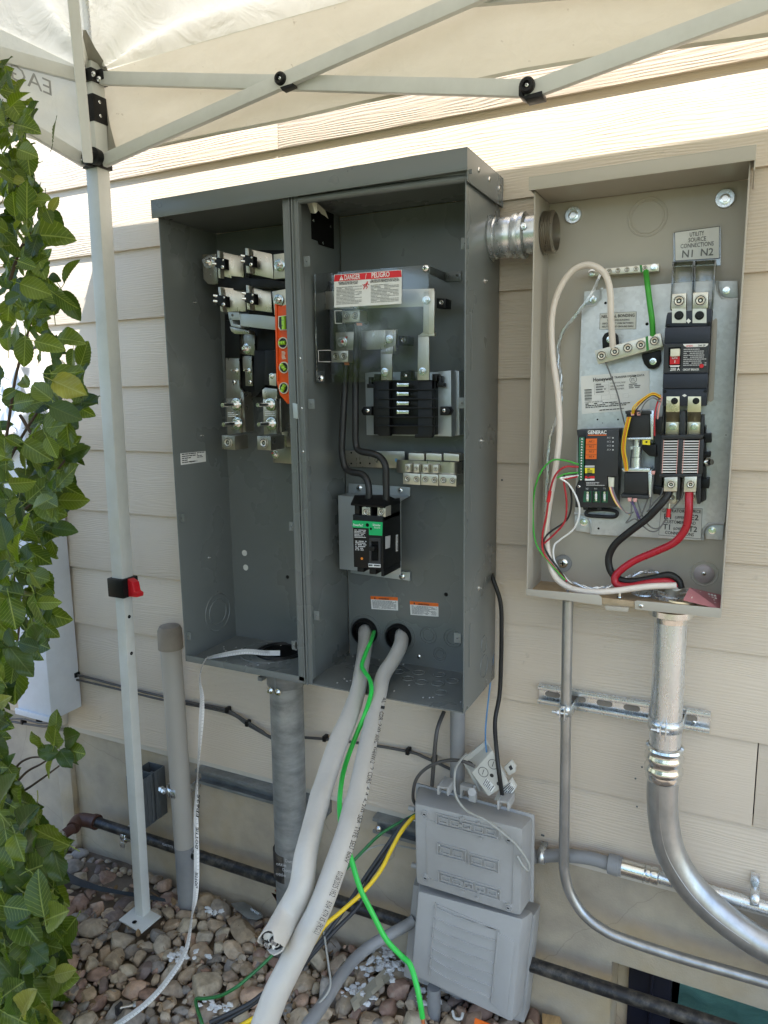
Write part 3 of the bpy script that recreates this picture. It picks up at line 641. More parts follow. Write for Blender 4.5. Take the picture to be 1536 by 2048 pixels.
part('latch_button', 'red_plastic', lat, lambda b: b.prism([lc + ux * .022 + Vector((0, -.008, .021)), lc + ux * .040 + Vector((0, -.010, .014)), lc + ux * .043 + Vector((0, -.010, -.006)), lc + ux * .052 + Vector((0, -.010, -.010)), lc + ux * .050 + Vector((0, -.010, -.019)), lc + ux * .022 + Vector((0, -.008, -.021))], (.003, .018, 0)), bevel=.002)
bk = onleg(222)
br = part('joint_sleeve', 'black_plastic', tent, lambda b: sqtube(b, bk + Vector((0, 0, .026)), bk - Vector((0, 0, .026)), .0182, rot=TW), bevel=.002)
for dz in (.013, -.013):
    put(FS['pan'], 'screw', br, bk + Vector((.0183, -.002, dz)), .0034, TO_RIGHT)
def bracket(py, s):
    c = onleg(py); o = part('truss_bracket', 'black_plastic', tent, lambda b: (sqtube(b, c + Vector((0, 0, .010 * s)), c - Vector((0, 0, .010 * s)), .021, rot=TW),
        b.box(c.x + .012, c.x + .034, c.y - .006, c.y + .006, c.z - .007, c.z + .012), b.box(c.x - .006, c.x + .006, c.y - .036, c.y - .012, c.z - .007, c.z + .012)), bevel=.002)
    return o, c
bo, bc = bracket(330, 1.0); to, tcn = bracket(158, 1.2)
part('pulley_knob', 'black_plastic', bo, lambda b: b.lathe(bc + Vector((.024, -.030, .006)), (0, -1, 0), [(-.012, .015), (0, .0165), (.004, .0165), (.005, .009), (.009, .008), (.009, .0005)], 22), smooth=True)
part('pulley_arm', 'black_plastic', bo, lambda b: b.box(bc.x + .004, bc.x + .013, bc.y - .038, bc.y - .024, bc.z - .012, bc.z + .024), bevel=.002)
def bar(name, p0, p1, a=.0125, c=.006, side=(0, 0, 1)):
    return part(name, 'tent_paint', tent, lambda b: sqtube(b, p0, p1, a, c, side=side), bevel=.0022)
y1, y2 = LY - .012, LY + .004
lowp = A(1057, 181, y1)
bar('truss_bar', A(208, 322, y1), A(945, -6, y1) + (A(945, -6, y1) - A(208, 322, y1)) * .12)
bar('truss_bar', A(203, 157, y2), A(1062, 178, y2))
d2 = A(1536, 2, y1) - A(1050, 184, y1)
bar('truss_bar', A(1050, 186, y1), A(1050, 186, y1) + d2 * 2.1)
bar('truss_bar', A(940, -5, y2) , A(940, -5, y2) + Vector((.85, 0, -.13)))
def pivot(px, py, r=.011):
    c = A(px, py, y1 - .006)
    o = part('pivot_bolt', 'black_plastic', tent, lambda b: b.lathe(c, (0, -1, 0), [(-.004, r), (.005, r), (.008, r * .8), (.008, r * .5), (.004, r * .42), (.004, .0003)], 20), smooth=True)
    put(FS['pan'], 'screw', o, c + Vector((0, -.004, 0)), .0035)
pivot(562, 158); pivot(1055, 172, .012)
part('pivot_bracket', 'black_plastic', tent, lambda b: (b.slab([(1037, 172), (1045, 168), (1046, 196), (1037, 192)], y1 - .007, y1 + .02), b.slab([(1044, 192), (1084, 181), (1085, 192), (1050, 200)], y1 - .007, y1 + .02)), bevel=.001)
part('pivot_bracket', 'black_plastic', tent, lambda b: b.slab([(559, 174), (585, 166), (587, 171), (564, 181)], y1 - .006, y1 + .008), bevel=.0008)
# side truss, going toward the front-left leg, and the centre truss
bar('truss_bar', AX(156, 151, LX - .012), AX(-60, 93, LX - .012)); bar('truss_bar', AX(168, 322, LX - .02), AX(-60, 186, LX - .02))
def c_at(px, py, k): 
    c = Vector((LX, LY, 0)); n = Vector((1, 1, 0)).normalized(); d = ray(px, py); return CAM + d * ((c - CAM).dot(n) + k) / d.dot(n)
for (a, c_) in (((176, 322), (141, -60)), ((190, 162), (164, -60))):
    p = c_at(*a, 0.0); q = c_at(*c_, 0.0); bar('centre_truss_bar', p, q + (q - p) * 1.5, .0105, .006)
for (x, y) in ((187, 148), (321 / 2 + 1, 322), (198, 158)): fast('pan', 'screw', tent, x, y, LY - .03, 4)
# other three legs stand outside the frame
DX, DY = 2.9, 2.05
for (x, y) in ((XE + DX - .03, LY), (LX, FY - DY + .03), (XE + DX - .03, FY - DY + .03)):
    part('upper_leg', 'tent_paint', tent, lambda b: sqtube(b, (x, y, ez), (x, y, -1.0), .0165, rot=0)); part('lower_leg', 'tent_paint', tent, lambda b: sqtube(b, (x, y, -.98), (x, y, GZ), .0132, rot=0))
def canopy_top(b):
    NX, NY = 150, 110; W0 = 1.02
    for j in range(NY + 1):
        for i in range(NX + 1):
            u = (i / NX) ** 1.9; v = (j / NY) ** 1.9; x = XE + DX * u; y = FY - DY * v
            d = min(u * DX, DX - u * DX, v * DY * 1.0, DY - v * DY)
            z = ez + .62 * (d / (DY / 2)) ** .96
            for (cx, cy) in ((XE, FY), (XE + DX, FY), (XE, FY - DY), (XE + DX, FY - DY)):
                rr = math.hypot(x - cx, y - cy); ang = math.atan2(abs(y - cy), abs(x - cx))
                fade = math.exp(-rr / .55) * min(1, rr / .05) * min(1, d / .03)
                z += (.022 * math.sin(ang * 10 + 1.0 + rr * 1.5) + .010 * math.sin(ang * 17 + rr * 4)) * fade
            z += .006 * noise.noise(Vector((x * 4, y * 4, 0))) * min(1, d / .05) + .003 * noise.noise(Vector((x * 13, y * 13, 5))) * min(1, d / .05)
            z -= .03 * math.sin(min(1, d * 1.2) * math.pi) 
            b.v.append(Vector((x, y, z)))
    for j in range(NY):
        for i in range(NX):
            a = j * (NX + 1) + i; b.f.append((a, a + 1, a + NX + 2, a + NX + 1)); b.mi.append(0)
part('canopy_top', 'roof_fabric', tent, canopy_top, smooth=True)
def valance(b):
    N = 160; K = 16
    for i in range(N + 1):
        u = i / N; x = XE + DX * u
        zb = .002 - .004 * math.sin(u * 9) - .028 * min(1, max(0, (x + .35) / .4)) * (1 if x < 1 else 1)
        for k in range(K + 1):
            v = k / K; z = ez + .002 + (zb - ez) * v; y = FY + .003 * math.sin(x * 17 + v * 2) * v + .006 * noise.noise(Vector((x * 3, v * 1.5, 2))) * v + .003 * math.sin(v * 14 + x * 3) * math.exp(-(x - XE) / .5)
            b.v.append(Vector((x, y, z)))
    for i in range(N):
        for k in range(K):
            a = i * (K + 1) + k; b.f.append((a, a + 1, a + K + 2, a + K + 1)); b.mi.append(0)
part('wall_side_valance', 'fabric', tent, valance, smooth=True)
def hem(b):
    for i in range(0, 160, 2):
        x0, x1 = XE + DX * i / 160, XE + DX * (i + 2) / 160; f = lambda x: .002 - .004 * math.sin((x - XE) / DX * 9) - .028 * min(1, max(0, (x + .35) / .4))
        g = lambda x: FY + .003 * math.sin(x * 17 + 2) + .006 * noise.noise(Vector((x * 3, 1.5, 2))) - .0012
        b.add([(x0, g(x0), f(x0)), (x1, g(x1), f(x1)), (x1, g(x1), f(x1) + .006), (x0, g(x0), f(x0) + .006)], [(0, 1, 2, 3)])
part('valance_hem', mat('hem', (0.5, 0.46, 0.38), .8), tent, hem)
def side_valance(b):
    N = 90; K = 14
    for i in range(N + 1):
        y = FY - DY * i / N
        for k in range(K + 1):
            v = k / K; z = ez + .002 - (.17 + .01 * math.sin(i / 9)) * v; x = XE + .004 * math.sin(v * 16 + y * 7) * v * math.exp((y - FY) / .9) + .006 * noise.noise(Vector((y * 4, v * 2, 8))) * v
            b.v.append(Vector((x, y, z)))
    for i in range(N):
        for k in range(K):
            a = i * (K + 1) + k; b.f.append((a, a + 1, a + K + 2, a + K + 1)); b.mi.append(0)
part('side_valance', 'fabric', tent, side_valance, smooth=True)
MT['valance_ink'] = mat('valance_ink', (0.30, 0.30, 0.28), .8)
p0 = AX(103, 192, XE + .010); p1 = AX(2, 160, XE + .010); p1.z = p0.z
text('EAGLE', p0, p0 + (p1 - p0) * 1.27, .0275, 'valance_lettering', 'valance_ink', tent, nrm=(1, 0, 0), eps=.001)
pk = mat('pocket', (0.36, 0.34, 0.29), 0.85, var=0.12, scale=20, bump=0.4, bscale=30)
def pocket(b):
    def under(px, py):
        lo, hi = -.125, -.9
        for _ in range(40):
            m = (lo + hi) / 2; p = A(px, py, m); d = max(0, min(p.x - XE, FY - p.y)); rz = ez + .62 * (d / (DY / 2)) ** .96 - .03 * math.sin(min(1, d * 1.2) * math.pi)
            if p.z > rz - .010: lo = m
            else: hi = m
        return A(px, py, hi)
    rows = [(60, 166, 172), (95, 165, 190), (130, 160, 212), (152, 158, 219), (180, 160, 206), (215, 158, 214), (250, 150, 220), (285, 144, 229), (302, 140, 234)]
    for k, (y, xa, xb) in enumerate(rows):
        for i in range(9):
            t = i / 8; b.v.append(under(xa + (xb - xa) * t, y) if y < 140 else A(xa + (xb - xa) * t, y, LY + .0165 + .003 * math.sin(i * 2.2 + k * .8)))
    for k in range(len(rows) - 1):
        for i in range(8): a = k * 9 + i; b.f.append((a, a + 1, a + 10, a + 9)); b.mi.append(0)
part('corner_pocket', pk, tent, pocket, smooth=True)

# ---- shrub
def mk_leaf(i):
    R = random.Random(i * 5 + 1); NL, NWd = 18, 3; b = MB(); uvs = []
    wd = R.uniform(.27, .36); fold = R.uniform(.05, .55); droop = R.uniform(-.1, .5); twist = R.uniform(-.25, .25); curl = R.uniform(-.08, .10)
    for j in range(NL + 1):
        t = j / NL; hw = wd * (math.sin(math.pi * min(1, t ** .88)) ** .62) * (1.0 if t < .7 else 1 - ((t - .7) / .3) ** 2 * .35)
        if j == NL: hw = 0.004
        for k in range(-NWd, NWd + 1):
            s = k / NWd; h = hw * (1 + (.055 if (j % 2 and abs(k) == NWd) else 0)); x = h * s
            z = abs(x) * fold - droop * t * t * .35 + curl * math.sin(t * 9 + k) * abs(s) + .016 * math.cos(t * 55) * abs(s)
            a = twist * t; b.v.append(Vector((x * math.cos(a) - z * math.sin(a), t, x * math.sin(a) + z * math.cos(a)))); uvs.append((abs(s) * hw / wd, t))
    n = 2 * NWd + 1
    for j in range(NL):
        for k in range(n - 1): a = j * n + k; b.f.append((a, a + 1, a + n + 1, a + n)); b.mi.append(0)
    o = len(b.v); b.tube([(0, .03, 0), (0, -.12, .01), (.01, -.26, .05)], lambda t: .012, 5, 2); uvs += [(0, 0)] * (len(b.v) - o)
    return b, uvs
LEAFD = [mk_leaf(i) for i in range(9)]; LEAVES = []
for i, (b, uvs) in enumerate(LEAFD):
    for mi, mk in enumerate(('leaf', 'leaf_dark', 'leaf_yellow')):
        me = b.mesh('leaf', mk, smooth=False); me.shade_smooth(); uvl = me.uv_layers.new(name='UVMap')
        for l in me.loops: uvl.data[l.index].uv = uvs[l.vertex_index]
        LEAVES.append(me)
EDGE = [(150, 6), (200, 35), (300, 78), (360, 66), (425, 105), (475, 140), (530, 70), (570, 140), (610, 105), (650, 95), (700, 190), (740, 165), (800, 160), (850, 105), (900, 150), (940, 155), (1000, 105), (1045, 135),
        (1085, 75), (1140, 90), (1200, 95), (1270, 95), (1300, 60), (1360, 12), (1400, -5), (1425, 12), (1490, 14), (1560, 60), (1610, 68), (1650, 62), (1690, 150), (1740, 95), (1800, 100), (1840, 160), (1880, 90), (1960, 120), (2010, 80), (2100, 70)]
def edge(py):
    for (a, x), (c, y) in zip(EDGE, EDGE[1:]):
        if a <= py <= c: return x + (y - x) * (py - a) / (c - a) + (16 if py < 1320 or py > 1560 else 0)
    return 60
def shrub():
    R = random.Random(21); sh = thing('shrub', (-1.62, -.42, GZ), "leafy green shrub with broad serrated leaves in front of the wall at left", "shrub")
    stems = [[(-70, 2080, -.40), (-50, 1700, -.42), (-35, 1300, -.42), (-25, 900, -.42), (-10, 520, -.42), (-12, 250, -.42)],
             [(-30, 1080, -.40), (8, 900, -.42), (30, 760, -.42), (52, 680, -.42), (68, 610, -.42), (72, 560, -.42)], [(-20, 1000, -.42), (40, 880, -.41), (100, 790, -.42), (150, 735, -.43)],
             [(-40, 1900, -.40), (10, 1850, -.42), (45, 1830, -.44), (120, 1790, -.46)], [(-30, 1620, -.40), (22, 1560, -.41), (36, 1530, -.42), (60, 1516, -.42), (88, 1514, -.42)],
             [(-20, 1640, -.4), (24, 1578, -.4), (52, 1545, -.41), (82, 1528, -.42), (112, 1508, -.42)], [(-10, 1600, -.4), (40, 1585, -.41), (80, 1560, -.42), (118, 1532, -.42)], [(0, 1050, -.4), (60, 1010, -.42), (100, 960, -.43), (130, 920, -.44)], [(-10, 480, -.42), (30, 395, -.42), (52, 300, -.42)],
             [(40, 830, -.42), (75, 880, -.42), (110, 868, -.43), (118, 862, -.43)], [(-20, 1350, -.42), (22, 1320, -.42), (38, 1250, -.42), (28, 1150, -.42)], [(20, 560, -.43), (40, 500, -.43), (62, 465, -.43)]]
    for k, st in enumerate(stems): ptube('stem', 'bark', sh, st, (lambda t: .007 * (1 - .6 * t)) if k == 0 else (lambda t: .0033 * (1 - .5 * t)), 7, 6)
    lv = []
    special = [(62, 470, 100, -5, .055), (88, 625, 70, 18, .05), (128, 735, 60, -70, .05), (160, 735, 62, 55, .05), (158, 805, 78, -2, .055), (125, 915, 60, 20, .05), (118, 1000, 60, -2, .05), (105, 1055, 55, -5, .05), (90, 960, 70, 80, .05),
               (75, 1055, 75, -8, .05), (50, 1150, 60, 60, .05), (60, 1280, 60, -5, .05), (55, 1260, 50, 30, .05), (105, 290, 60, 60, .05), (50, 340, 60, 50, .05), (25, 300, 55, 70, .05), (35, 400, 70, -50, .05), (100, 425, 38, 60, .05),
               (108, 1490, 60, 60, .05), (130, 1480, 60, 30, .05), (120, 1500, 50, -20, .05), (100, 1500, 48, 140, .05), (112, 1470, 45, 100, .05), (135, 1500, 55, 8, .05), (105, 1520, 40, -110, .05), (140, 1490, 40, -50, .05), (118, 1510, 42, 170, .05),
               (110, 1700, 75, 35, .05), (95, 1750, 60, -60, .05), (85, 1830, 70, 35, .05), (60, 1850, 90, -80, .05), (95, 1830, 75, 8, .05), (50, 1770, 80, -100, .05), (60, 1800, 75, 60, .05), (80, 1920, 72, -5, .05), (40, 1980, 75, -75, .05), (60, 1960, 60, -30, .05), (10, 1560, 60, -80, .05), (40, 1600, 60, 10, .05),
               (20, 1900, 80, -60, .05), (100, 1890, 55, -60, .05), (18, 1870, 70, 100, .05)]
    CL = []
    for _ in range(125): py = R.uniform(190, 2060); e = edge(py); CL.append((e - (e + 70) * R.random() ** 1.1 - 14, py))
    for (x, y, L, ang, _) in special: lv.append((x, y, L, ang, R.uniform(-.50, -.44), 0))
    for _ in range(1080):
        if R.random() < .8: k = R.choice(CL); py = R.gauss(k[1], 34); e = edge(max(151, min(2099, py))); px = min(e - 12 * R.random(), R.gauss(k[0], 30))
        else: py = R.uniform(160, 2080); e = edge(py); px = min(e - 22 * R.random(), e - (e + 90) * abs(R.gauss(0, .5)))
        if px < -90: continue
        L = R.uniform(36, 76) * (1.15 if py > 1600 else 1)
        ang = R.gauss(5, 60) if px > e - 50 else R.uniform(-180, 180)
        if px > e - 45: px -= L * .5 * max(0, math.cos(math.radians(ang)))
        lv.append((px, py, L, ang, R.uniform(-.60, -.28), 1))
    lv.sort(key=lambda t: (-1 if t[5] == 0 else 0, -(t[2] if t[0] > -20 else 0)))
    bm = bmesh.new(); uvname = 'UVMap'; bm.loops.layers.uv.new(uvname); extra = []
    for i, (px, py, L, ang, y, k) in enumerate(lv):
        c = A(px, py, y); s = (A(px + L, py, y) - c).length / 1.0; s = (A(px, py + L, y) - c).length
        a = math.radians(ang); d = Vector((math.cos(a), R.uniform(-.5, .35), math.sin(a))).normalized()
        n = Vector((R.gauss(0, .45), -1 + R.gauss(0, .35), .55 + R.gauss(0, .45))); n = (n - d * n.dot(d)).normalized()
        x = d.cross(n).normalized()
        mtx = Matrix((x, d, n)).transposed().to_4x4(); mtx = Matrix.Translation(c) @ mtx @ Matrix.Scale(s, 4)
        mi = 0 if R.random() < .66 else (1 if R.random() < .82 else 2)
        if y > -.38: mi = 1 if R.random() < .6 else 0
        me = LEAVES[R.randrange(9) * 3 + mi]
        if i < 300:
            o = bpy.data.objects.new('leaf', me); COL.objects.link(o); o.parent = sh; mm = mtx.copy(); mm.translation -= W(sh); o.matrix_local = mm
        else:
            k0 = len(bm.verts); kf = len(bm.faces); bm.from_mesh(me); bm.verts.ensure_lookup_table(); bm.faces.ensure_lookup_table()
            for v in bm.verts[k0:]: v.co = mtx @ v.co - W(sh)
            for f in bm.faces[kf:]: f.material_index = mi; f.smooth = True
    me = bpy.data.meshes.new('inner_foliage'); bm.to_mesh(me); bm.free()
    for k in ('leaf', 'leaf_dark', 'leaf_yellow'): me.materials.append(MT[k])
    o = bpy.data.objects.new('inner_foliage', me); COL.objects.link(o); o.parent = sh; o['kind'] = 'stuff'
shrub()

# ---- what stands behind the photographer (seen only as reflections)
def far():
    R = random.Random(4)
    h = thing('neighbour_house', (-5.5, -16, GZ), "neighbouring house with a low grey roof beyond the yard", "house")
    part('wall', mat('far_wall', (0.2, 0.19, 0.18), .8), h, lambda b: b.box(-11, -1, -21, -16, GZ - .02, .1))
    part('roof', mat('far_roof', (0.16, 0.19, 0.25), .8), h, lambda b: b.add([(-11.5, -15.6, .1), (-.5, -15.6, .1), (-.5, -21.4, .1), (-11.5, -21.4, .1), (-9, -18.5, 1.3), (-3, -18.5, 1.3)], [(0, 1, 5, 4), (1, 2, 5), (2, 3, 4, 5), (3, 0, 4), (0, 3, 2, 1)]))
    hd = MB()
    for i in range(5200):
        x = R.uniform(-6, 3.5); z = GZ + R.random() ** .55 * (2.25 + .22 * math.sin(x * 3.1) + .2 * math.sin(x * 7.3) + .12 * math.sin(x * 17)); y = -5.2 + R.gauss(0, .25)
        c = Vector((x, y, z)); a = Vector((R.gauss(0, 1), R.gauss(0, 1), R.gauss(0, 1))).normalized() * R.uniform(.05, .12); e = a.cross(Vector((R.gauss(0, 1), R.gauss(0, 1), 1)).normalized()) * .6
        hd.add([c - a, c + e, c + a, c - e], [(0, 1, 2, 3)])
    o = hd.build('hedge', 'leaf_dark'); tag(o, "dark green hedge along the far side of the yard", "hedge")
far()
# ================================================================ GREY METER-MAIN ENCLOSURE
XL, XR, XD, ZT, ZB, YF, YB = -1.041, -.408, -.735, -.150, -1.058, -.183, -.010
cab = thing('meter_enclosure', (-.725, -.09, ZB), "large open dark grey two-bay electrical enclosure with meter jaws, breaker and danger label", "electrical enclosure")
P = lambda name, m, fn, **k: part(name, m, cab, fn, **k)
T = .0022
P('back_panel', 'grey_paint', lambda b: (b.box(XL + T, XD - T, YB, YB + T, ZB + T, ZT - .002), b.box(XD + T, XR - T, YB, YB + T, ZB + T, ZT - .002)))
P('side_panel', 'grey_paint', lambda b: (b.box(XL, XL + T, YF, -.003, ZB, ZT - .001),))
P('side_panel', 'grey_paint', lambda b: (b.box(XR - T, XR, YF, -.003, ZB, ZT - .001), b.box(XR, XR + .0012, -.158, -.152, -.46, -.36), b.box(XR, XR + .0012, -.158, -.152, -.70, -.62), b.box(XR, XR + .0012, -.158, -.152, -.98, -.90)), bevel=.0006)
P('divider', 'grey_paint', lambda b: (b.box(XD - T / 2, XD + T / 2, YF + .002, YB, ZB + T, ZT),
    b.box(XD - .018, XD - .004, YF, YF + .0015, ZB + .004, ZT), b.box(XD - .004, XD - .0015, YF - .003, YF + .012, ZB - .001, ZT), b.box(XD + .0015, XD + .004, YF - .003, YF + .012, ZB - .001, ZT), b.box(XD + .004, XD + .013, YF + .0005, YF + .002, ZB + .002, ZT), b.box(XD + .013, XD + .015, YF - .001, YF + .01, ZB + .012, ZT)), bevel=.0005)
for zz in (-.52, -.60, -.43): put(FS['pan'], 'screw', cab, (XD + .0085, YF + .0005, zz), .0022)
P('latch_plate', 'zinc_blue', lambda b: b.slab([(585, 806), (594, 808), (596, 838), (587, 836)], YF - .0055, YF - .0035), bevel=.0003)
P('floor_panel', 'grey_paint', lambda b: b.box(XL + T, XD - T / 2, YF + .001, -.004, ZB, ZB + T))
P('floor_panel', 'grey_paint', lambda b: b.box(XD + T / 2, XR - T, YF + .001, -.004, ZB, ZB + T))
P('front_lip', 'grey_paint', lambda b: b.box(XL, XD - .004, YF, YF + .0015, ZB - .001, ZB + .013), bevel=.0005)
def cap(b):
    b.box(XL - .008, XR + .005, YF - .010, -.001, ZT + .028, ZT + .030)
    b.box(XL - .008, XR + .005, YF - .010, YF - .0075, ZT - .004, ZT + .0285)
    b.box(XL - .008, XL - .006, YF - .0075, -.001, ZT - .001, ZT + .0285); b.box(XR + .003, XR + .005, YF - .0075, -.001, ZT - .020, ZT + .0285)
tc_ = P('top_cap', 'grey_paint', cap, bevel=.0008)
P('ceiling', 'grey_paint', lambda b: b.box(XL + T, XR - T, YF + .004, YB, ZT - .0005, ZT + .002))
P('drip_roll', 'grey_paint', lambda b: b.cyl(A(590, 402, YF + .006), A(940, 356, YF + .006), .0066, 16), smooth=True)
P('header_strip', 'grey_paint', lambda b: b.slab([(584, 378), (944, 338), (944, 347), (584, 386)], YF - .0005, YF + .002))
for (x, y) in ((957, 340), (978, 359), (998, 377)):
    c = AX(x, y, XR + .005); put(FS['pan'], 'rivet', tc_, c, (.0045, .004, .0045), TO_RIGHT)
for (x, y) in ((969, 562), (962, 882), (957, 1176)): c = AX(x, y, XR); put(FS['hexs'], 'bolt', cab, c, .0045, TO_RIGHT)
for (x, y) in ((341, 430), (380, 441), (416, 451)): put(FS['tip'], 'screw_tip', cab, AX(x, y, XL + T), .0026, TO_RIGHT)
for (x, y) in ((388, 605), (402, 871), (416, 1115)): put(FS['tip'], 'screw_tip', cab, AX(x, y, XL + T), .0024, TO_RIGHT)
for (x, y) in ((497, 452), (569, 443), (730, 421), (817, 411), (909, 400), (838, 1313)): fast('pan', 'screw', cab, x, y, YB, 4.2)
# mounting tabs with a hole
def tab(px, py, x, s):
    c = AX(px, py, x); o = P('mounting_tab', 'grey_paint', lambda b: b.box(c.x, c.x + .016 * s, c.y - .0007, c.y + .0007, c.z - .010, c.z + .010), bevel=.0006)
    put(FS['pan'], 'screw_hole', o, (c.x + .009 * s, c.y - .0002, c.z), .0028)
def tabf(px, py, s): c = A(px, py, YF + .006); o = P('mounting_tab', 'grey_paint', lambda b: b.box(c.x - .0065, c.x + .0065, c.y - .0007, c.y + .0007, c.z - .009, c.z + .009), bevel=.002); put(FS['pan_grey'], 'screw_hole', o, (c.x, c.y - .0006, c.z), .0022)
for (x, y) in ((364, 1036), (377, 1272), (584, 1053), (589, 1291), (614, 523), (623, 808), (633, 1231), (930, 487), (924, 806), (915, 1276), (596, 1290)): tabf(x, y, 1)
# knock-outs
def ko(name, c, ax, r, t=.0013):
    P(name, 'grey_paint', lambda b: (b.ring(c, ax, r, t), b.ring(c, ax, r * .68, t)), smooth=True)
ko('knockout', AX(436, 1224, XL + T), (1, 0, 0), .043)
for (x, y, r) in ((856, 1271, .0175), (905, 1277, .019), (879, 1309, .0135)): ko('knockout', A(x, y, YB), (0, -1, 0), r)
for (x, y) in ((797, 1343), (838, 1345), (816, 1357), (843, 1364), (879, 1349), (876, 1367), (882, 1385), (905, 1362)): c = AZ(x, y, ZB + T); P('knockout', 'grey_paint', lambda b: b.ring(c, (0, 0, 1), .012, .0013), smooth=True)
for (x, y, r) in ((968, 1288, .016), (968, 1332, .022)): c = AX(x, y, XR); P('knockout', 'grey_paint', lambda b: b.ring(c, (1, 0, 0), r, .001), smooth=True)
for (x, y) in ((489, 1106), (491.5, 1135)): fast('pan_grey', 'plug', cab, x, y, YB, .1); P('plug', 'label_clear', lambda b: b.lathe(A(x, y, YB), (0, -1, 0), [(0, .007), (.0006, .0068), (.0006, .0001)], 20))
for (x, y) in ((575, 1154), (892, 1189)): P('bolt_hole', 'dark_hole', lambda b: b.lathe(A(x, y, YB), (0, -1, 0), [(0, .0042), (.0004, .004), (.0004, .0001)], 14))
# rating label on the left wall
q = [AX(361, 907, XL + T + .0004), AX(411, 902, XL + T + .0004), AX(412, 923, XL + T + .0004), AX(362, 930, XL + T + .0004)]
lb = card('rating_label', 'label_white', cab, q)
print_lines(q, 5, 'fine_print', 'ink', lb, word=(.06, .16), u1=.60, seed=3); print_lines(q, 4, 'fine_print', 'ink', lb, u0=.64, u1=.95, v1=.6, word=(.08, .14), seed=4)
text('SQUARE D', lerp(q[3], q[2], .34) + Vector((.0004, 0, .0025)), lerp(q[3], q[2], .64) + Vector((.0004, 0, .0025)), .0035, 'lettering', 'ink', lb, nrm=(1, 0, 0))

# ---- meter bay: jaws, blades, bus, studs and lugs
def plate(pts, yf, th=.0028, m='tin', name='bus_plate', **k): return P(name, m, lambda b: b.slab(pts, yf, yf + th), bevel=.0006, **k)
def slanted(name, m, TL, TR, BR, BL, y0, y1, th=.003):
    return P(name, m, lambda b: b.hexa([A(*TL, y0), A(*TR, y1), A(*BR, y1), A(*BL, y0)], [A(*TL, y0) + Vector((0, th, 0)), A(*TR, y1) + Vector((0, th, 0)), A(*BR, y1) + Vector((0, th, 0)), A(*BL, y0) + Vector((0, th, 0))]), bevel=.0005)
Y0 = -.105
P('meter_base', 'black_plastic', lambda b: (b.slab([(436, 548), (577, 566), (577, 582), (436, 580)], Y0 + .012, Y0 + .04), b.slab([(449, 628), (548, 628), (552, 790), (520, 793), (484, 792), (480, 760), (450, 740)], -.055, YB), b.slab([(498, 500), (577, 500), (577, 560), (498, 560)], Y0 + .034, Y0 + .06),
   b.slab([(500, 556), (576, 563), (576, 578), (502, 574)], Y0 - .002, Y0 + .02), b.slab([(498, 600), (577, 600), (577, 640), (498, 640)], Y0 + .034, Y0 + .06)), bevel=.001)
P('meter_block', 'black_plastic', lambda b: (b.slab([(508, 700), (552, 705), (548, 748), (512, 795), (506, 760)], -.075, -.056), b.slab([(529, 700), (551, 700), (552, 775), (529, 770)], -.10, -.076)), bevel=.002)
plate([(405, 509), (432, 507), (436, 566), (428, 569), (416, 568), (407, 558)], Y0 + .015, .006)
slanted('bus_plate', 'tin', (440, 503), (486, 513), (488, 562), (444, 552), Y0, Y0 + .028)
slanted('bus_plate', 'tin', (443, 574), (490, 580), (492, 623), (448, 624), Y0, Y0 + .024)
slanted('bus_plate', 'tin', (498, 498), (544, 508), (547, 558), (498, 547), Y0, Y0 + .02)
slanted('bus_plate', 'tin_light', (547, 509), (577, 505), (577, 556), (548, 558), Y0 - .004, Y0)
slanted('bus_plate', 'tin', (498, 573), (542, 583), (544, 625), (498, 619), Y0, Y0 + .02)
slanted('bus_plate', 'tin_light', (544, 583), (577, 577), (577, 607), (549, 630), Y0 - .004, Y0)
for pts in ([(434, 501), (439, 502), (441, 556), (437, 556)], [(490, 496), (497, 497), (500, 546), (493, 546)], [(436, 574), (441, 574), (446, 624), (441, 622)], [(492, 570), (498, 571), (500, 620), (494, 618)]): P('blade_edge', 'tin_light', lambda b: b.slab(pts, Y0 - .013, Y0 - .001), bevel=.0004)
P('blade_edge', 'tin_light', lambda b: b.slab([(571, 492), (576, 491), (577, 540), (571, 540)], Y0 - .03, Y0 - .005), bevel=.0004)
for (x, y) in ((429, 514), (486, 509), (431, 589), (488, 584)):
    c = P('jaw_clip', 'black_plastic', lambda b: b.slab([(x, y), (x + 20, y + 3), (x + 21, y + 25), (x + 11, y + 24), (x + 1, y + 20)], Y0 - .026, Y0 - .012), bevel=.0012)
    for dy in (3, 14): part('pin', 'chrome', c, lambda b: b.cyl(A(x + 4, y + dy, Y0 - .024), A(x - 4, y + dy - 1, Y0 - .028), .0031, 12), smooth=True)
    fast('pan', 'screw', c, x + 16, y + 20, Y0 - .026, 3.6); fast('pan', 'screw', c, x + 17, y + 6, Y0 - .026, 2)
for (x, y, yy, r) in ((560, 530, Y0 - .004, 11), (558, 600, Y0 - .004, 10), (493, 697, -.062, 8.5), (418, 524, Y0 + .015, 11), (551, 909, -.05, 7), (544, 752, -.101, 5)):
    fast('hexs', 'hex_bolt', cab, x, y, yy, r)
for (x, y, yy, r) in ((556, 529, Y0 - .014, 2.5), (553, 600, Y0 - .013, 2.5), (488, 699, -.070, 3), (545, 907, -.057, 3.4)):
    P('torque_mark', 'red_plastic', lambda b: b.lathe(A(x, y, yy), (0, -1, 0), [(0, .0025), (.001, .002), (.001, .0001)], 8))
P('support_bracket', 'zinc_blue', lambda b: (b.slab([(456, 624), (478, 625), (480, 640), (458, 640)], Y0 - .012, Y0 - .009), b.slab([(478, 627), (481, 652), (552, 660), (552, 634), (520, 630)], Y0 - .010, Y0 - .005), b.slab([(458, 636), (462, 652), (480, 656), (480, 650), (466, 648), (463, 636)], Y0 - .012, Y0 + .02)), bevel=.0006)
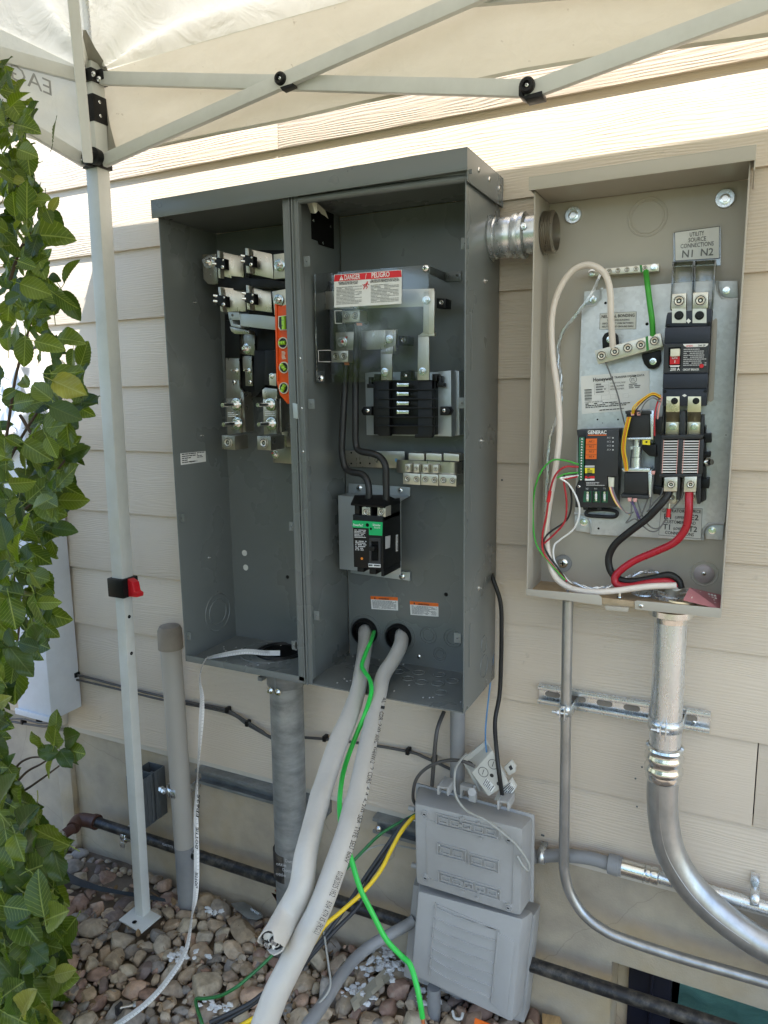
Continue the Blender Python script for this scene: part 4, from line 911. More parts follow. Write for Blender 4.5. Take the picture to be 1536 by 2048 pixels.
fast('pan_grey', 'screw', cab, 465, 630, Y0 - .012, 2.5)
plate([(459, 653), (462, 662), (470, 668), (498, 668), (498, 662), (480, 657)], Y0 - .004, .02)
plate([(479, 668), (509, 670), (509, 711), (483, 708)], -.062)
P('insulator', 'black_plastic', lambda b: b.slab([(450, 640), (478, 645), (479, 716), (451, 716)], -.07, -.055), bevel=.001)
plate([(451, 716), (478, 715), (480, 760), (452, 758)], -.066); plate([(452, 757), (478, 757), (479, 775), (487, 785), (490, 864), (483, 865), (481, 797), (453, 797)], -.064, .006)
plate([(485, 712), (503, 712), (505, 772), (491, 772), (490, 741), (486, 738)], -.064)
for (x, y) in ((473, 741), (498, 741)): fast('stud', 'stud_bolt', cab, x, y, -.066, 4.2)
for (x, y) in ((468, 764), (500, 764)): fast('pan', 'screw', cab, x, y, -.067, 3.6)
plate([(538, 748), (552, 747), (552, 772), (539, 770)], -.101, .003, 'tin_light')
plate([(524, 780), (530, 775), (554, 778), (554, 797), (526, 798)], -.094, .03, 'tin'); plate([(526, 797), (552, 797), (553, 868), (528, 869)], -.092, .004, 'tin')
plate([(452, 797), (480, 797), (481, 866), (455, 869)], -.088, .004, 'tin')
for pts in ([(481, 783), (487, 785), (491, 864), (483, 865)], [(554, 795), (561, 797), (563, 864), (556, 865)]): P('bus_channel', 'tin', lambda b: b.slab(pts, -.082, -.05), bevel=.0006)
for (x, y) in ((473, 809), (475, 847), (541, 809), (543, 847)): fast('stud', 'stud_bolt', cab, x, y, -.092 if x < 500 else -.096, 11)
for (x0, y0) in ((455, 824), (529, 822)):
    print_lines(quad([(x0, y0), (x0 + 22, y0), (x0 + 22, y0 + 12), (x0, y0 + 12)], -.0925), 3, 'stamped_marks', 'label_white', cab, word=(.1, .2), seed=int(x0))
def lug(pts, yf, yb, scr, name='lug', m='tin', kind='socket'):
    o = P(name, m, lambda b: b.slab(pts, yf, yb), bevel=.0008)
    for (x, y, r) in scr: fast(kind, 'set_screw', o, x, y, yf - .0002, r)
    return o
lug([(443, 870), (469, 872), (470, 900), (444, 898)], -.118, -.072, [(456, 885, 9)]); lug([(514, 872), (541, 873), (542, 901), (515, 899)], -.122, -.072, [(528, 886, 9)])
plate([(545, 897), (588, 895), (589, 928), (546, 925)], -.05, .02); P('neutral_bus', 'tin', lambda b: b.slab([(563, 838), (584, 836), (584, 897), (564, 897)], -.045, -.04), bevel=.0005)

# ---- hub ring in the left floor
hc = AZ(562, 1303, ZB + T)
P('hub_opening', 'dark_hole', lambda b: b.lathe((hc.x, hc.y, ZB + T + .0004), (0, 0, 1), [(0, .045), (.0002, .0449), (.0002, .0001)], 40))
P('hub_ring', 'black_plastic', lambda b: (b.ring((hc.x, hc.y, ZB + T), (0, 0, 1), .052, .004, 40), b.ring((hc.x, hc.y, ZB + T), (0, 0, 1), .043, .003, 40)), smooth=True)
P('knockout', 'grey_paint', lambda b: (b.ring((hc.x - .02, hc.y - .01, ZB + T), (0, 0, 1), .068, .0015, 44),), smooth=True)
R = random.Random(9)
P('chips', 'ink_light', lambda b: [b.box(x, x + .002, y, y + .003, ZB + T, ZB + T + .001) for x, y in [(R.uniform(XL + .02, XR - .02), R.uniform(YF + .02, YB)) for _ in range(46)] if abs(x - XD) > .01])

# ---- right bay: foil tag plate, shield and its bus work
xd = XD + T / 2 + .0004
P('vent_plate', 'dark_hole', lambda b: b.prism([AX(622, 426, xd), AX(666, 403, xd), AX(667, 498, xd), AX(637, 489, xd), AX(635, 482, xd), AX(623, 478, xd)], (.0012, 0, 0)))
for (x, y) in ((627, 441), (661, 453), (646, 486)): put(FS['pan'], 'screw', cab, AX(x, y, xd + .0012), .003, TO_RIGHT)
def curl(b):
    prs = [((614, 406), (621, 426)), ((624, 404), (630, 427)), ((634, 406), (634, 424)), ((640, 411), (637, 421)), ((650, 420), (643, 428)), ((657, 438), (650, 432))]; off = [.012, .03, .034, .026, .022, .02]
    for (p, q), o in zip(prs, off): b.v += [AX(*p, xd + o), AX(*q, xd + o)]
    for i in range(5): b.f.append((2 * i, 2 * i + 2, 2 * i + 3, 2 * i + 1)); b.mi.append(0)
P('peeled_label', 'cream', curl, smooth=True)
P('insulating_barrier', 'charcoal', lambda b: b.slab([(627, 548), (655, 562), (690, 575), (690, 752), (633, 745)], -.060, -.058))
YS = -.128
P('stand_off', 'grey_paint', lambda b: (b.hexa([A(848, 530, YS + .002), A(860, 531, YS + .002), A(860, 545, YS + .002), A(848, 545, YS + .002)], [A(848, 530, YS + .005), A(860, 531, YS + .005), A(860, 545, YS + .005), A(848, 545, YS + .005)]),
   b.hexa([A(857, 532, YS + .004), A(889, 545, YB - .001), A(889, 563, YB - .001), A(857, 547, YS + .004)], [A(857, 532, YS + .004) + Vector((.002, 0, 0)), A(889, 545, YB - .001) + Vector((.002, 0, 0)), A(889, 563, YB - .001) + Vector((.002, 0, 0)), A(857, 547, YS + .004) + Vector((.002, 0, 0))]),
   b.slab([(889, 545), (922, 542), (923, 561), (890, 564)], YB - .0025, YB - .0005)), bevel=.0004)
for (x, y) in ((898, 553), (914, 551)): fast('pan_grey', 'screw', cab, x, y, YB - .0026, 3)
P('stand_off', 'grey_paint', lambda b: b.slab([(631, 742), (649, 742), (649, 766), (632, 766)], YS + .002, YS + .005), bevel=.0005)
# bus bars
plate([(641, 583), (868, 577), (868, 612), (642, 619)], -.072, .004, 'tin_light'); plate([(847, 583), (869, 582), (868, 667), (846, 668)], -.110, .004, 'tin_light', 'bus_strap')
plate([(836, 670), (858, 670), (858, 760), (835, 760)], -.104, .004, 'tin_light', 'bus_strap'); plate([(761, 705), (784, 704), (784, 760), (762, 760)], -.104, .004, 'tin', 'bus_strap')
plate([(846, 664), (869, 664), (869, 672), (836, 672)], -.108, .01, 'tin_light'); plate([(761, 700), (786, 692), (786, 707), (761, 708)], -.106, .01, 'tin')
plate([(723, 662), (794, 659), (794, 697), (723, 700)], -.078, .004, 'tin'); plate([(771, 662), (792, 660), (791, 702), (771, 702)], -.100, .004, 'tin')
plate([(671, 665), (709, 664), (709, 700), (672, 701)], -.085, .012, 'tin'); plate([(671, 700), (709, 700), (700, 724), (690, 724)], -.07, .004, 'tin'); plate([(700, 640), (728, 640), (728, 647), (700, 647)], -.07, .02, 'tin')
for (x, y, yy, r) in ((853, 600, -.111, 8.5), (845, 743, -.105, 8), (685, 684, -.086, 10), (779, 678, -.101, 8), (769.5, 744, -.105, 8), (713, 612, -.074, 8)): fast('hexs', 'hex_bolt', cab, x, y, yy, r)
P('torque_mark', 'red_plastic', lambda b: b.lathe(A(684, 683, -.0945), (0, -1, 0), [(0, .003), (.001, .002), (.001, .0001)], 8)); P('torque_mark', 'red_plastic', lambda b: b.slab([(690, 674), (695, 672), (695, 675), (691, 677)], -.0862, -.086))
for (x, y) in ((873, 596), (797, 671)):
    o = P('insulator', 'black_plastic', lambda b: b.slab([(x, y), (x + 19, y + 1), (x + 18, y + 20), (x, y + 20)], -.078, -.05), bevel=.001); fast('socket_c', 'screw', o, x + 10, y + 9, -.0785, 5)
lug([(684, 622), (719, 620), (719, 643), (684, 646)], -.105, -.075, [(693.5, 632, 7), (710, 631.5, 7)], m='tin_light')
lug([(662, 702), (696, 701), (696, 724), (663, 725)], -.108, -.078, [(672, 712.5, 7), (687.5, 712.5, 7)], m='tin_light')
P('label_frame', 'label_clear', lambda b: [b.slab(p, YS - .0008, YS - .0004) for p in ([(669, 621), (684, 621), (684, 622), (669, 622)], [(669, 621), (670, 621), (671, 647), (670, 647)], [(670, 646), (684, 646), (684, 647), (670, 647)],
    [(636, 700), (662, 700), (662, 701), (636, 701)], [(636, 700), (637, 700), (638, 724), (637, 724)], [(637, 723), (662, 723), (662, 724), (637, 724)])])
P('stranded_ends', 'copper', lambda b: [b.cyl(A(x, y, -.1), A(x + 1, y + 5, -.1), .001, 6) for x, y in [(714 + k * 2.2, 646) for k in range(5)] + [(689 + k * 2, 725) for k in range(5)]])
sh = P('clear_shield', 'plexi', lambda b: b.slab([(629, 548), (857, 529), (857, 761), (633, 766)], YS, YS + .0018))
fast('pan', 'shield_screw', cab, 851, 536, YS - .0005, 7.5); fast('pan', 'shield_screw', cab, 641, 757, YS - .0005, 6.5)
# danger label on the shield
YL = YS - .0006
q = quad([(668, 549.5), (803.7, 539.4), (803, 607.5), (668.5, 615)], YL); dl = card('danger_label', 'label_white', cab, q)
q2 = [lerp(q[0], q[1], .012) + Vector((0, 0, -.0008)), lerp(q[0], q[1], .988) + Vector((0, 0, -.0008)), lerp(q[1], q[2], .21), lerp(q[0], q[3], .21)]
q2 = [Vector((v.x, YL - .0004, v.z)) for v in q2]; card('danger_band', 'label_red', dl, q2, .0003)
g = lambda u, v: lerp(lerp(q[0], q[1], u), lerp(q[3], q[2], u), v) + Vector((0, -.0005, 0))
text('DANGER', g(.165, .185), g(.40, .185), .0088, 'lettering', 'white_print', dl, bold=.015, eps=.0006); text('/', g(.475, .19), g(.495, .19), .009, 'lettering', 'white_print', dl, eps=.0006); text('PELIGRO', g(.57, .175), g(.83, .175), .0088, 'lettering', 'white_print', dl, bold=.015, eps=.0006)
part('warning_triangle', 'white_print', dl, lambda b: b.add([g(.085, .19) + Vector((0, -.0006, 0)), g(.15, .19) + Vector((0, -.0006, 0)), g(.117, .04) + Vector((0, -.0006, 0))], [(0, 1, 2)]))
text('!', g(.112, .18), g(.122, .18), .006, 'lettering', 'label_red', dl, eps=.001)
text('HAZARD OF ELECTRIC SHOCK,', g(.07, .275), g(.37, .275), .0028, 'lettering', 'ink', dl, bold=.02); text('EXPLOSION, OR ARC FLASH', g(.08, .325), g(.36, .325), .0028, 'lettering', 'ink', dl, bold=.02)
text('PELIGRO DE DESCARGA ELECTRICA,', g(.56, .275), g(.96, .275), .0028, 'lettering', 'ink', dl, bold=.02); text('EXPLOSION O DESTELLO POR ARQUEO', g(.55, .325), g(.97, .325), .0028, 'lettering', 'ink', dl, bold=.02)
print_lines([g(.02, .36), g(.44, .36), g(.44, .97), g(.02, .97)], 13, 'fine_print', 'ink_grey', dl, th=.34, seed=1, word=(.05, .2)); print_lines([g(.54, .36), g(.98, .36), g(.98, .97), g(.54, .97)], 13, 'fine_print', 'ink_grey', dl, th=.34, seed=2, word=(.05, .2))
def bolt_man(b):
    L = lambda pts, r: b.tube([g(u, v) + Vector((0, -.0006, 0)) for u, v in pts], r, 4, 1)
    L([(.50, .31), (.485, .40)], .0011); L([(.50, .33), (.46, .37)], .0006); L([(.50, .33), (.53, .38)], .0006); L([(.485, .40), (.46, .45), (.45, .50)], .0007); L([(.485, .40), (.51, .44), (.49, .49)], .0007)
    L([(.435, .36), (.47, .385), (.445, .39), (.475, .43)], .0005); b.lathe(g(.507, .295) + Vector((0, -.0006, 0)), (0, -1, 0), [(0, .0014), (.0002, .0013), (.0002, .0001)], 8)
part('shock_figure', 'label_red', dl, bolt_man)

# ---- breaker interior (black base with stabs)
bb = P('breaker_tray', 'zinc_blue', lambda b: (b.slab([(730, 746), (747, 744), (871, 744), (901, 741), (903, 873), (733, 870)], -.052, -.047), b.slab([(901, 741), (918, 742), (919, 870), (903, 873)], -.047, -.012), b.slab([(876, 743), (902, 741), (903, 873), (876, 872)], -.072, -.052)), bevel=.0008)
bd = P('breaker_base', 'black_plastic', lambda b: (b.slab([(746, 760), (871, 760), (871, 870), (747, 869)], -.085, -.053), b.slab([(751, 762), (778, 762), (779, 872), (760, 872), (752, 868)], -.098, -.085), b.slab([(835, 762), (864, 762), (865, 870), (862, 876), (829, 876), (829, 870), (836, 868)], -.098, -.085),
     b.slab([(748, 748), (760, 748), (760, 762), (748, 762)], -.09, -.06), b.slab([(864, 748), (874, 748), (874, 762), (864, 762)], -.09, -.06)), bevel=.0012)
for y in (778, 797, 815, 833, 851): part('rib', 'black_plastic', bd, lambda b: b.rect(752, y, 869, y + 2.2, -.103, -.086), bevel=.0004)
for y in (770, 788, 807, 824.5): part('stab', 'chrome', bd, lambda b: (b.rect(795, y - 3.5, 817, y + 3, -.108, -.086), b.rect(793.5, y - 4.5, 796, y + 3.5, -.110, -.100)), bevel=.0006)
for (x, y, s) in ((735, 822, -1), (888, 822, 1)):
    o = part('mounting_ear', 'black_plastic', bd, lambda b: b.slab([(x - 8, y - 9), (x + 8, y - 9), (x + (13 if s > 0 else 8), y), (x + 8, y + 9), (x - 8, y + 9), (x - (13 if s < 0 else 8), y)], -.088, -.07), bevel=.001); fast('pan', 'screw', cab, x, y - 1, -.0885, 4.2)
part('mounting_ear', 'black_plastic', bd, lambda b: b.slab([(801, 742), (822, 741), (824, 760), (800, 760)], -.088, -.07), bevel=.001); fast('pan', 'screw', cab, 811, 751, -.0885, 4)
for (x, y) in ((740, 768), (880, 766)): part('hook', 'black_plastic', bd, lambda b: (b.slab([(x - 3, y - 14), (x + 3, y - 14), (x + 3, y), (x + 8, y), (x + 8, y + 8), (x - 6, y + 8), (x - 6, y), (x - 3, y)], -.086, -.075)), bevel=.0006)

# ---- neutral bar assembly
plate([(690, 901), (809, 903), (809, 937), (694, 933)], -.030, .003, 'tin', 'neutral_plate')
for (x, y) in ((702.5, 905.5), (702.5, 927), (720.5, 926), (739.5, 927), (720, 906)): P('bolt_hole', 'dark_hole', lambda b: b.lathe(A(x, y, -.0302), (0, -1, 0), [(0, .002), (.0002, .0019), (.0002, .0001)], 10))
def nbar(b):
    pts = smooth([A(797, 932, -.032), A(793, 932, -.050), A(803, 933, -.066), A(860, 936, -.070), A(908, 938, -.068), A(922, 937, -.050), A(922, 936, -.03)], 6)
    for p in pts: b.v += [p + Vector((0, 0, .0125)), p - Vector((0, 0, .0125)), p + Vector((0, .004, -.0125)), p + Vector((0, .004, .0125))]
    for i in range(len(pts) - 1):
        for k in range(4): a = i * 4; b.f.append((a + k, a + (k + 1) % 4, a + 4 + (k + 1) % 4, a + 4 + k)); b.mi.append(0)
P('neutral_bar', 'tin', nbar, smooth=True)
for k in range(3):
    x = 817 + k * 35; lug([(x, 906), (x + 31, 907 + k), (x + 31, 921 + k), (x, 920 + k)], -.062, -.03, [], m='tin_light')
for (x, y) in ((815, 936), (832.5, 937), (851, 937.5), (871, 938)): lug([(x - 5.5, y - 8), (x + 5.5, y - 8), (x + 5.5, y + 8), (x - 5.5, y + 8)], -.082, -.071, [(x, y, 4.2)], m='tin_light')
for k in range(3):
    x = 806 + k * 36; y = 946 + k * 1.5; lug([(x, y), (x + 34.5, y + 2), (x + 34.5, y + 24), (x, y + 22)], -.086, -.05, [(x + 9, y + 11, 6.5), (x + 27, y + 12.5, 6.5)], m='tin_light')
P('torque_mark', 'blue_wire', lambda b: b.slab([(790, 917), (795, 917), (795, 924), (790, 923)], -.0525, -.052))

# ---- bolt-on breaker on its bracket
P('breaker_bracket', 'zinc_blue', lambda b: (b.slab([(697, 967), (820, 975), (820, 992), (697, 986)], -.016, -.012), b.hexa([A(697, 986, -.016), A(820, 992, -.016), A(801, 1001, -.060), A(676, 991, -.060)], [A(697, 987, -.014), A(820, 993, -.014), A(801, 1003, -.058), A(676, 993, -.058)]),
    b.slab([(676, 991), (801, 1001), (802, 1150), (679, 1138)], -.062, -.059), b.slab([(701, 1140), (820, 1144), (820, 1162), (701, 1146)], -.016, -.012)), bevel=.0005)
for (x, y) in ((719, 976), (801, 981), (804, 1153)): fast('pan', 'screw', cab, x, y, -.0165, 6)
YBf = -.142; xb0 = A(706, 1060, YBf).x; xb1 = A(765.5, 1060, YBf).x; zb1 = A(735, 1031, YBf).z; zb0 = A(735, 1137, YBf).z; zc = A(735, 1008, YBf + .02).z
brk = P('circuit_breaker', 'black_plastic', lambda b: (b.box(xb0, xb1, YBf, -.063, zb0, zb1), b.box(xb0 + .002, xb0 + .012, YBf + .004, -.063, zb1, zc), b.box((xb0 + xb1) / 2 - .006, (xb0 + xb1) / 2 + .006, YBf + .004, -.063, zb1, zc), b.box(xb1 - .008, xb1, YBf + .004, -.063, zb1 - .01, zc + .006),
    b.box(xb0 + .004, xb0 + .018, YBf + .006, -.07, zb0 - .01, zb0), b.box(xb0 + .03, xb0 + .044, YBf + .006, -.07, zb0 - .012, zb0), b.box(xb1 - .006, xb1, YBf + .002, -.064, zb0 - .013, zb0), b.box(xb0 + .004, xb1 - .008, YBf + .03, -.064, zb1, zc)), bevel=.0012)
part('terminal_hood', 'black_plastic', brk, lambda b: (b.hexa([A(701, 1008, YBf - .006), A(767, 1013, YBf - .006), A(776, 990, -.105), A(709, 990, -.105)], [A(702, 1011, YBf - .005), A(767, 1016, YBf - .005), A(776, 993, -.103), A(709, 993, -.103)]),
    b.hexa([A(767, 1013, YBf - .006), A(776, 990, -.105), A(801, 1003, -.065), A(797, 1010, -.065)], [A(767, 1017, YBf - .006), A(776, 994, -.105), A(801, 1007, -.065), A(797, 1014, -.065)]), b.hexa([A(709, 990, -.105), A(776, 990, -.105), A(800, 1002, -.065), A(712, 998, -.065)], [A(709, 992, -.105), A(776, 992, -.105), A(800, 1004, -.065), A(712, 1000, -.065)])), bevel=.0004)
for (x0, x1) in ((724, 741), (755, 771)):
    part('terminal_lug', 'tin_light', brk, lambda b: b.rect(x0, 1014, x1, 1034, YBf + .004, YBf + .028), bevel=.0006); fast('socket', 'set_screw', brk, (x0 + x1) / 2, 1024, YBf + .0038, 7)
Q = lambda px, py: A(px, py, YBf - .0006)
lg = card('green_label', 'label_green', brk, [Q(704.7, 1040.6), Q(765.4, 1044.7), Q(764.3, 1071.5), Q(738, 1070), Q(737.5, 1056.5), Q(705, 1055)], .0004)
text('PowerPacT', Q(707, 1051.5), Q(727, 1053), .0046, 'lettering', 'white_print', brk, eps=.0009, bold=.01); text('Schneider', Q(746, 1051.5), Q(761.5, 1052.5), .0042, 'lettering', 'white_print', brk, eps=.0009, bold=.01); text('Electric', Q(749, 1056.5), Q(761, 1057), .003, 'lettering', 'white_print', brk, eps=.0009)
for (x, y, r) in ((735, 1050, .0036), (742, 1057.5, .0024)): part('hole', 'dark_hole', brk, lambda b: b.lathe(Q(x, y), (0, -1, 0), [(.0005, r), (.0008, r * .9), (.0008, .0001)], 14))
part('toggle_well', 'dark_hole', brk, lambda b: b.rect(743, 1083, 756, 1122, YBf - .0008, YBf)); part('toggle_surround', 'charcoal', brk, lambda b: (b.rect(738, 1076, 761, 1083, YBf - .003, YBf), b.rect(738, 1122, 761, 1127, YBf - .003, YBf), b.rect(738, 1083, 742.5, 1122, YBf - .003, YBf), b.rect(756.5, 1083, 761, 1122, YBf - .003, YBf)), bevel=.0005)
part('toggle', 'black_plastic', brk, lambda b: b.rect(738, 1093, 748, 1102, YBf - .014, YBf - .001), bevel=.001)
part('trip_button', 'orange_wire', brk, lambda b: b.lathe(Q(724, 1117), (0, -1, 0), [(0, .0024), (.001, .0024), (.001, .0001)], 12))
q = [Q(737, 1127), Q(761, 1128.5), Q(761, 1135), Q(737, 1134)]; w_ = card('strip_label', 'white_print', brk, q, .0004); print_lines(q, 1, 'fine_print', 'ink', brk, word=(.05, .12), th=.7, v0=.2, v1=.9, seed=8, eps=.0008)
print_lines([Q(708, 1058), Q(733, 1059), Q(733, 1078), Q(708, 1077)], 6, 'fine_print', 'ink_light', brk, seed=11, word=(.1, .3)); print_lines([Q(710, 1080), Q(734, 1081), Q(734, 1104), Q(710, 1103)], 6, 'fine_print', 'ink_light', brk, seed=12, word=(.08, .2), fill=.5)
xs_ = xb1 + .0005; q = [AX(771, 1073, xs_), AX(781, 1071, xs_), AX(780, 1095, xs_), AX(771, 1098, xs_)]; card('foil_sticker', 'ink_light', brk, q, .0003)
q = [AX(792, 1070, xs_), AX(796, 1069, xs_), AX(796, 1102, xs_), AX(792, 1103, xs_)]; card('barcode_sticker', 'white_print', brk, q, .0003); print_lines(q, 14, 'fine_print', 'ink', brk, word=(.5, .6), th=.5, eps=.0006, u0=.3, u1=.7)

# ---- black feeder cables
ptube('feeder_cable', 'black_rubber', cab, [(715, 645, -.09), (713, 700, -.09), (711.5, 763, -.095), (711, 850, -.10), (712, 889, -.10), (720, 902, -.105), (744, 907, -.11), (761, 915, -.113), (771, 932, -.118), (772, 960, -.118), (772, 1000, -.118), (764, 1018, -.118)], .0065, 14, 6)
ptube('feeder_cable', 'black_rubber', cab, [(693, 726, -.09), (689, 790, -.095), (684, 880, -.10), (684, 905, -.10), (690, 934, -.10), (702, 944, -.105), (723, 948, -.11), (734, 960, -.115), (738, 985, -.118), (735, 1016, -.118)], .0065, 14, 6)
# ---- warning labels
for pts, ttl in (([(741, 1192), (795.5, 1194.5), (796, 1221), (743, 1218)], 'WARNING'), ([(819.6, 1202), (876.7, 1206.5), (877, 1233.5), (821, 1229.5)], 'ADVERTENCIA')):
    q = quad(pts, YB - .0006); o = card('warning_label', 'label_white', cab, q); g = lambda u, v, q=q: lerp(lerp(q[0], q[1], u), lerp(q[3], q[2], u), v)
    card('orange_band', 'label_orange', o, [g(0, 0) + Vector((0, -.0003, 0)), g(1, 0) + Vector((0, -.0003, 0)), g(1, .25) + Vector((0, -.0003, 0)), g(0, .25) + Vector((0, -.0003, 0))], .0002)
    text(ttl, g(.30, .22), g(.68, .22), .0034, 'lettering', 'ink', o, bold=.02, eps=.001); part('warning_triangle', 'ink', o, lambda b: b.add([g(.13, .21) + Vector((0, -.001, 0)), g(.20, .21) + Vector((0, -.001, 0)), g(.165, .05) + Vector((0, -.001, 0))], [(0, 1, 2)]))
    print_lines([g(.02, .28), g(.98, .28), g(.98, .98), g(.02, .98)], 8, 'fine_print', 'ink_grey', o, th=.5, word=(.03, .12), seed=len(ttl))
# ---- cable bushings
for (x, y) in ((730.5, 1262.5), (798, 1273)):
    c = A(x, y, YB); r = pxr(x, y, YB, 25)
    o = P('cable_bushing', 'black_plastic', lambda b: b.lathe(c, (0, -1, 0), [(0, r * 1.05), (.010, r * 1.03), (.013, r * .95), (.013, r * .86), (.001, r * .82)], 32), smooth=True)
    part('bore', 'dark_hole', o, lambda b: b.lathe(c + Vector((0, -.0005, 0)), (0, -1, 0), [(0, r * .85), (.0003, r * .84), (.0003, .0001)], 28)); P('knockout', 'grey_paint', lambda b: b.ring(c, (0, -1, 0), r * 1.28, .0012, 36), smooth=True)

# ================================================================ ORANGE LEVEL
yl = -.150
lv = thing('spirit_level', A(570, 800, yl), "orange torpedo spirit level standing upright in the left bay of the grey enclosure", "level")
part('body', 'orange_paint', lv, lambda b: (b.slab([(549, 607), (556, 612), (562, 613), (577, 607), (583, 807), (575, 808), (560, 790), (553, 764)], yl, yl + .006), b.slab([(549, 607), (553, 609), (556, 762), (553, 764)], yl - .004, yl + .020), b.slab([(574, 609), (577, 607), (583, 807), (579, 807)], yl - .004, yl + .020)), bevel=.0008)
part('edge_rail', 'cream', lv, lambda b: b.slab([(577, 607), (578.2, 607), (584.2, 807), (583, 807)], yl - .003, yl + .018))
YV = yl - .0005
v0 = part('vial_window', 'cream', lv, lambda b: (b.slab([(556, 632), (575, 630), (576, 660), (560, 661), (556, 655)], YV - .002, YV)), bevel=.001)
part('vial_recess', 'charcoal', v0, lambda b: b.slab([(558, 634), (573, 632), (574, 658), (561, 659), (558, 653)], YV - .0025, YV - .002)); part('vial', 'vial', v0, lambda b: b.cyl(A(567, 632.5, YV - .006), A(568, 658.5, YV - .006), .0042, 12), smooth=True)
for dy in (640, 651): part('vial_line', 'ink', v0, lambda b: b.cyl(A(567, dy, YV - .006), A(567, dy + 1, YV - .006), .0044, 12))
for (x, y, a) in ((567, 686, 0), (569, 735, -50), (569, 776, 60)):
    c = A(x, y, YV); r = pxr(x, y, YV, 11.5); o = part('vial_ring', 'cream', lv, lambda b: b.lathe(c, (0, -1, 0), [(0, r), (.003, r), (.003, r * .86), (0, r * .86)], 24), smooth=True)
    part('vial_recess', 'charcoal', o, lambda b: b.lathe(c, (0, -1, 0), [(.0004, r * .87), (.0008, r * .86), (.0008, .0001)], 20)); t = math.radians(a); d = Vector((math.cos(t), 0, math.sin(t)))
    part('vial', 'vial', o, lambda b: b.cyl(c - d * r * .62 + Vector((0, -.004, 0)), c + d * r * .62 + Vector((0, -.004, 0)), r * .36, 12), smooth=True)
    for k in (-.3, .3): part('vial_line', 'ink', o, lambda b: b.cyl(c + d * r * k + Vector((0, -.004, 0)), c + d * r * (k + .06) + Vector((0, -.004, 0)), r * .38, 12))
print_lines(quad([(563, 702), (572, 701.5), (573, 720), (564, 720.5)], YV - .0003), 7, 'marking', 'cream', lv, word=(.2, .6), eps=.0006)
# ================================================================ fish tape coming out of the hub
# ================================================================ BEIGE TRANSFER SWITCH ENCLOSURE
GL, GR, GT, GB, GF, GBK = -.320, -.007, -.176, -.850, -.1055, -.008
ts = thing('transfer_switch_enclosure', (-.163, -.055, GB), "open beige transfer switch enclosure with navy breaker, contactor and coloured wiring", "electrical enclosure")
P = lambda name, m, fn, **k: part(name, m, ts, fn, **k)
T = .002
P('back_panel', 'beige_paint', lambda b: b.box(GL + T, GR - T, GBK, GBK + T, GB + T, GT)); P('side_panel', 'beige_paint', lambda b: b.box(GL, GL + T, GF, -.003, GB - .002, GT), bevel=.0006); P('side_panel', 'beige_paint', lambda b: b.box(GR - T, GR, GF, -.003, GB - .002, GT), bevel=.0006)
P('top_cap', 'beige_paint', lambda b: (b.box(GL - .006, GR + .006, GF - .012, -.003, GT + .018, GT + .020), b.box(GL - .006, GR + .006, GF - .012, GF - .010, GT - .001, GT + .0185), b.box(GL - .006, GL - .004, GF - .010, -.003, GT + .001, GT + .0185), b.box(GR + .004, GR + .006, GF - .010, -.003, GT - .014, GT + .0185)), bevel=.0012)
P('ceiling', 'beige_paint', lambda b: b.box(GL + T, GR - T, GF - .0098, GBK, GT + .001, GT + .003))
P('floor_panel', 'plank_dust', lambda b: b.box(GL + T, GR - T, GF + .0015, GBK, GB, GB + T))
zl1 = A(1120, 1183, GF).z; zl0 = A(1120, 1200, GF).z
P('front_lip', 'beige_paint', lambda b: b.slab([(1052, 1178), (1198, 1190), (1203, 1195), (1204, 1211), (1052, 1190)], GF, GF + .0015), bevel=.0005)
lp2 = P('front_lip', 'beige_paint', lambda b: b.slab([(1269, 1203), (1274, 1201), (1442, 1217), (1441, 1236), (1270, 1219)], GF - .0005, GF + .001), bevel=.0005)
P('hasp_tongue', 'beige_paint', lambda b: b.slab([(1209, 1212), (1258, 1216), (1255, 1224), (1212, 1220)], GF - .006, GF + .001), bevel=.0005)
P('floor_panel', 'plank_dust', lambda b: b.slab([(1203, 1195), (1269, 1203), (1269, 1214), (1204, 1208)], GF + .002, GF + .004))
fast('pan', 'screw', lp2, 1282, 1212, GF - .0006, 5)
c = AZ(1239, 1204, GB + T); b_ = part('floor_bolt', 'chrome', ts, lambda b: (b.lathe(c, (0, 0, 1), [(0, .007), (.002, .007), (.002, .0055), (.009, .0055), (.009, .003), (.016, .003), (.016, .0001)], 12)), smooth=True)
# wall fixings, big plugs
for (x, y, r, m) in ((1147, 431, 17, 'galv'), (1450, 398, 19, 'galv'), (1126.5, 1126, 17, 'grey_pvc')):
    c = A(x, y, GBK); rr = pxr(x, y, GBK, r); o = P('fender_washer', m, lambda b: b.lathe(c, (0, -1, 0), [(0, rr), (.004, rr), (.005, rr * .94), (.005, .0001)], 28), smooth=True); fast('hexb' if m == 'galv' else 'pan', 'bolt', o, x, y, GBK - .005, r * .62)
c = A(1408, 1147, GBK); rr = pxr(1408, 1147, GBK, 18); o = P('fender_washer', mat('rusty_washer', (0.45, 0.38, 0.37), .5, .4), lambda b: b.lathe(c, (0, -1, 0), [(0, rr), (.003, rr), (.004, rr * .9), (.004, .0001)], 28), smooth=True); fast('pan', 'screw', o, 1408, 1147, GBK - .004, 5)
P('knockout', 'beige_paint', lambda b: b.ring(c, (0, -1, 0), rr * 1.35, .0015, 30), smooth=True)
c = A(1295, 434, GBK); P('knockout', 'beige_paint', lambda b: (b.ring(c, (0, -1, 0), .0305, .0012, 40), b.ring(c, (0, -1, 0), .0255, .0012, 40)), smooth=True)
# print helper on this panel
def lines_label(name, pts, y, m='label_white', th=.0005): q = quad(pts, y); return card(name, m, ts, q, th), (lambda u, v: lerp(lerp(q[0], q[1], u), lerp(q[3], q[2], u), v)), q
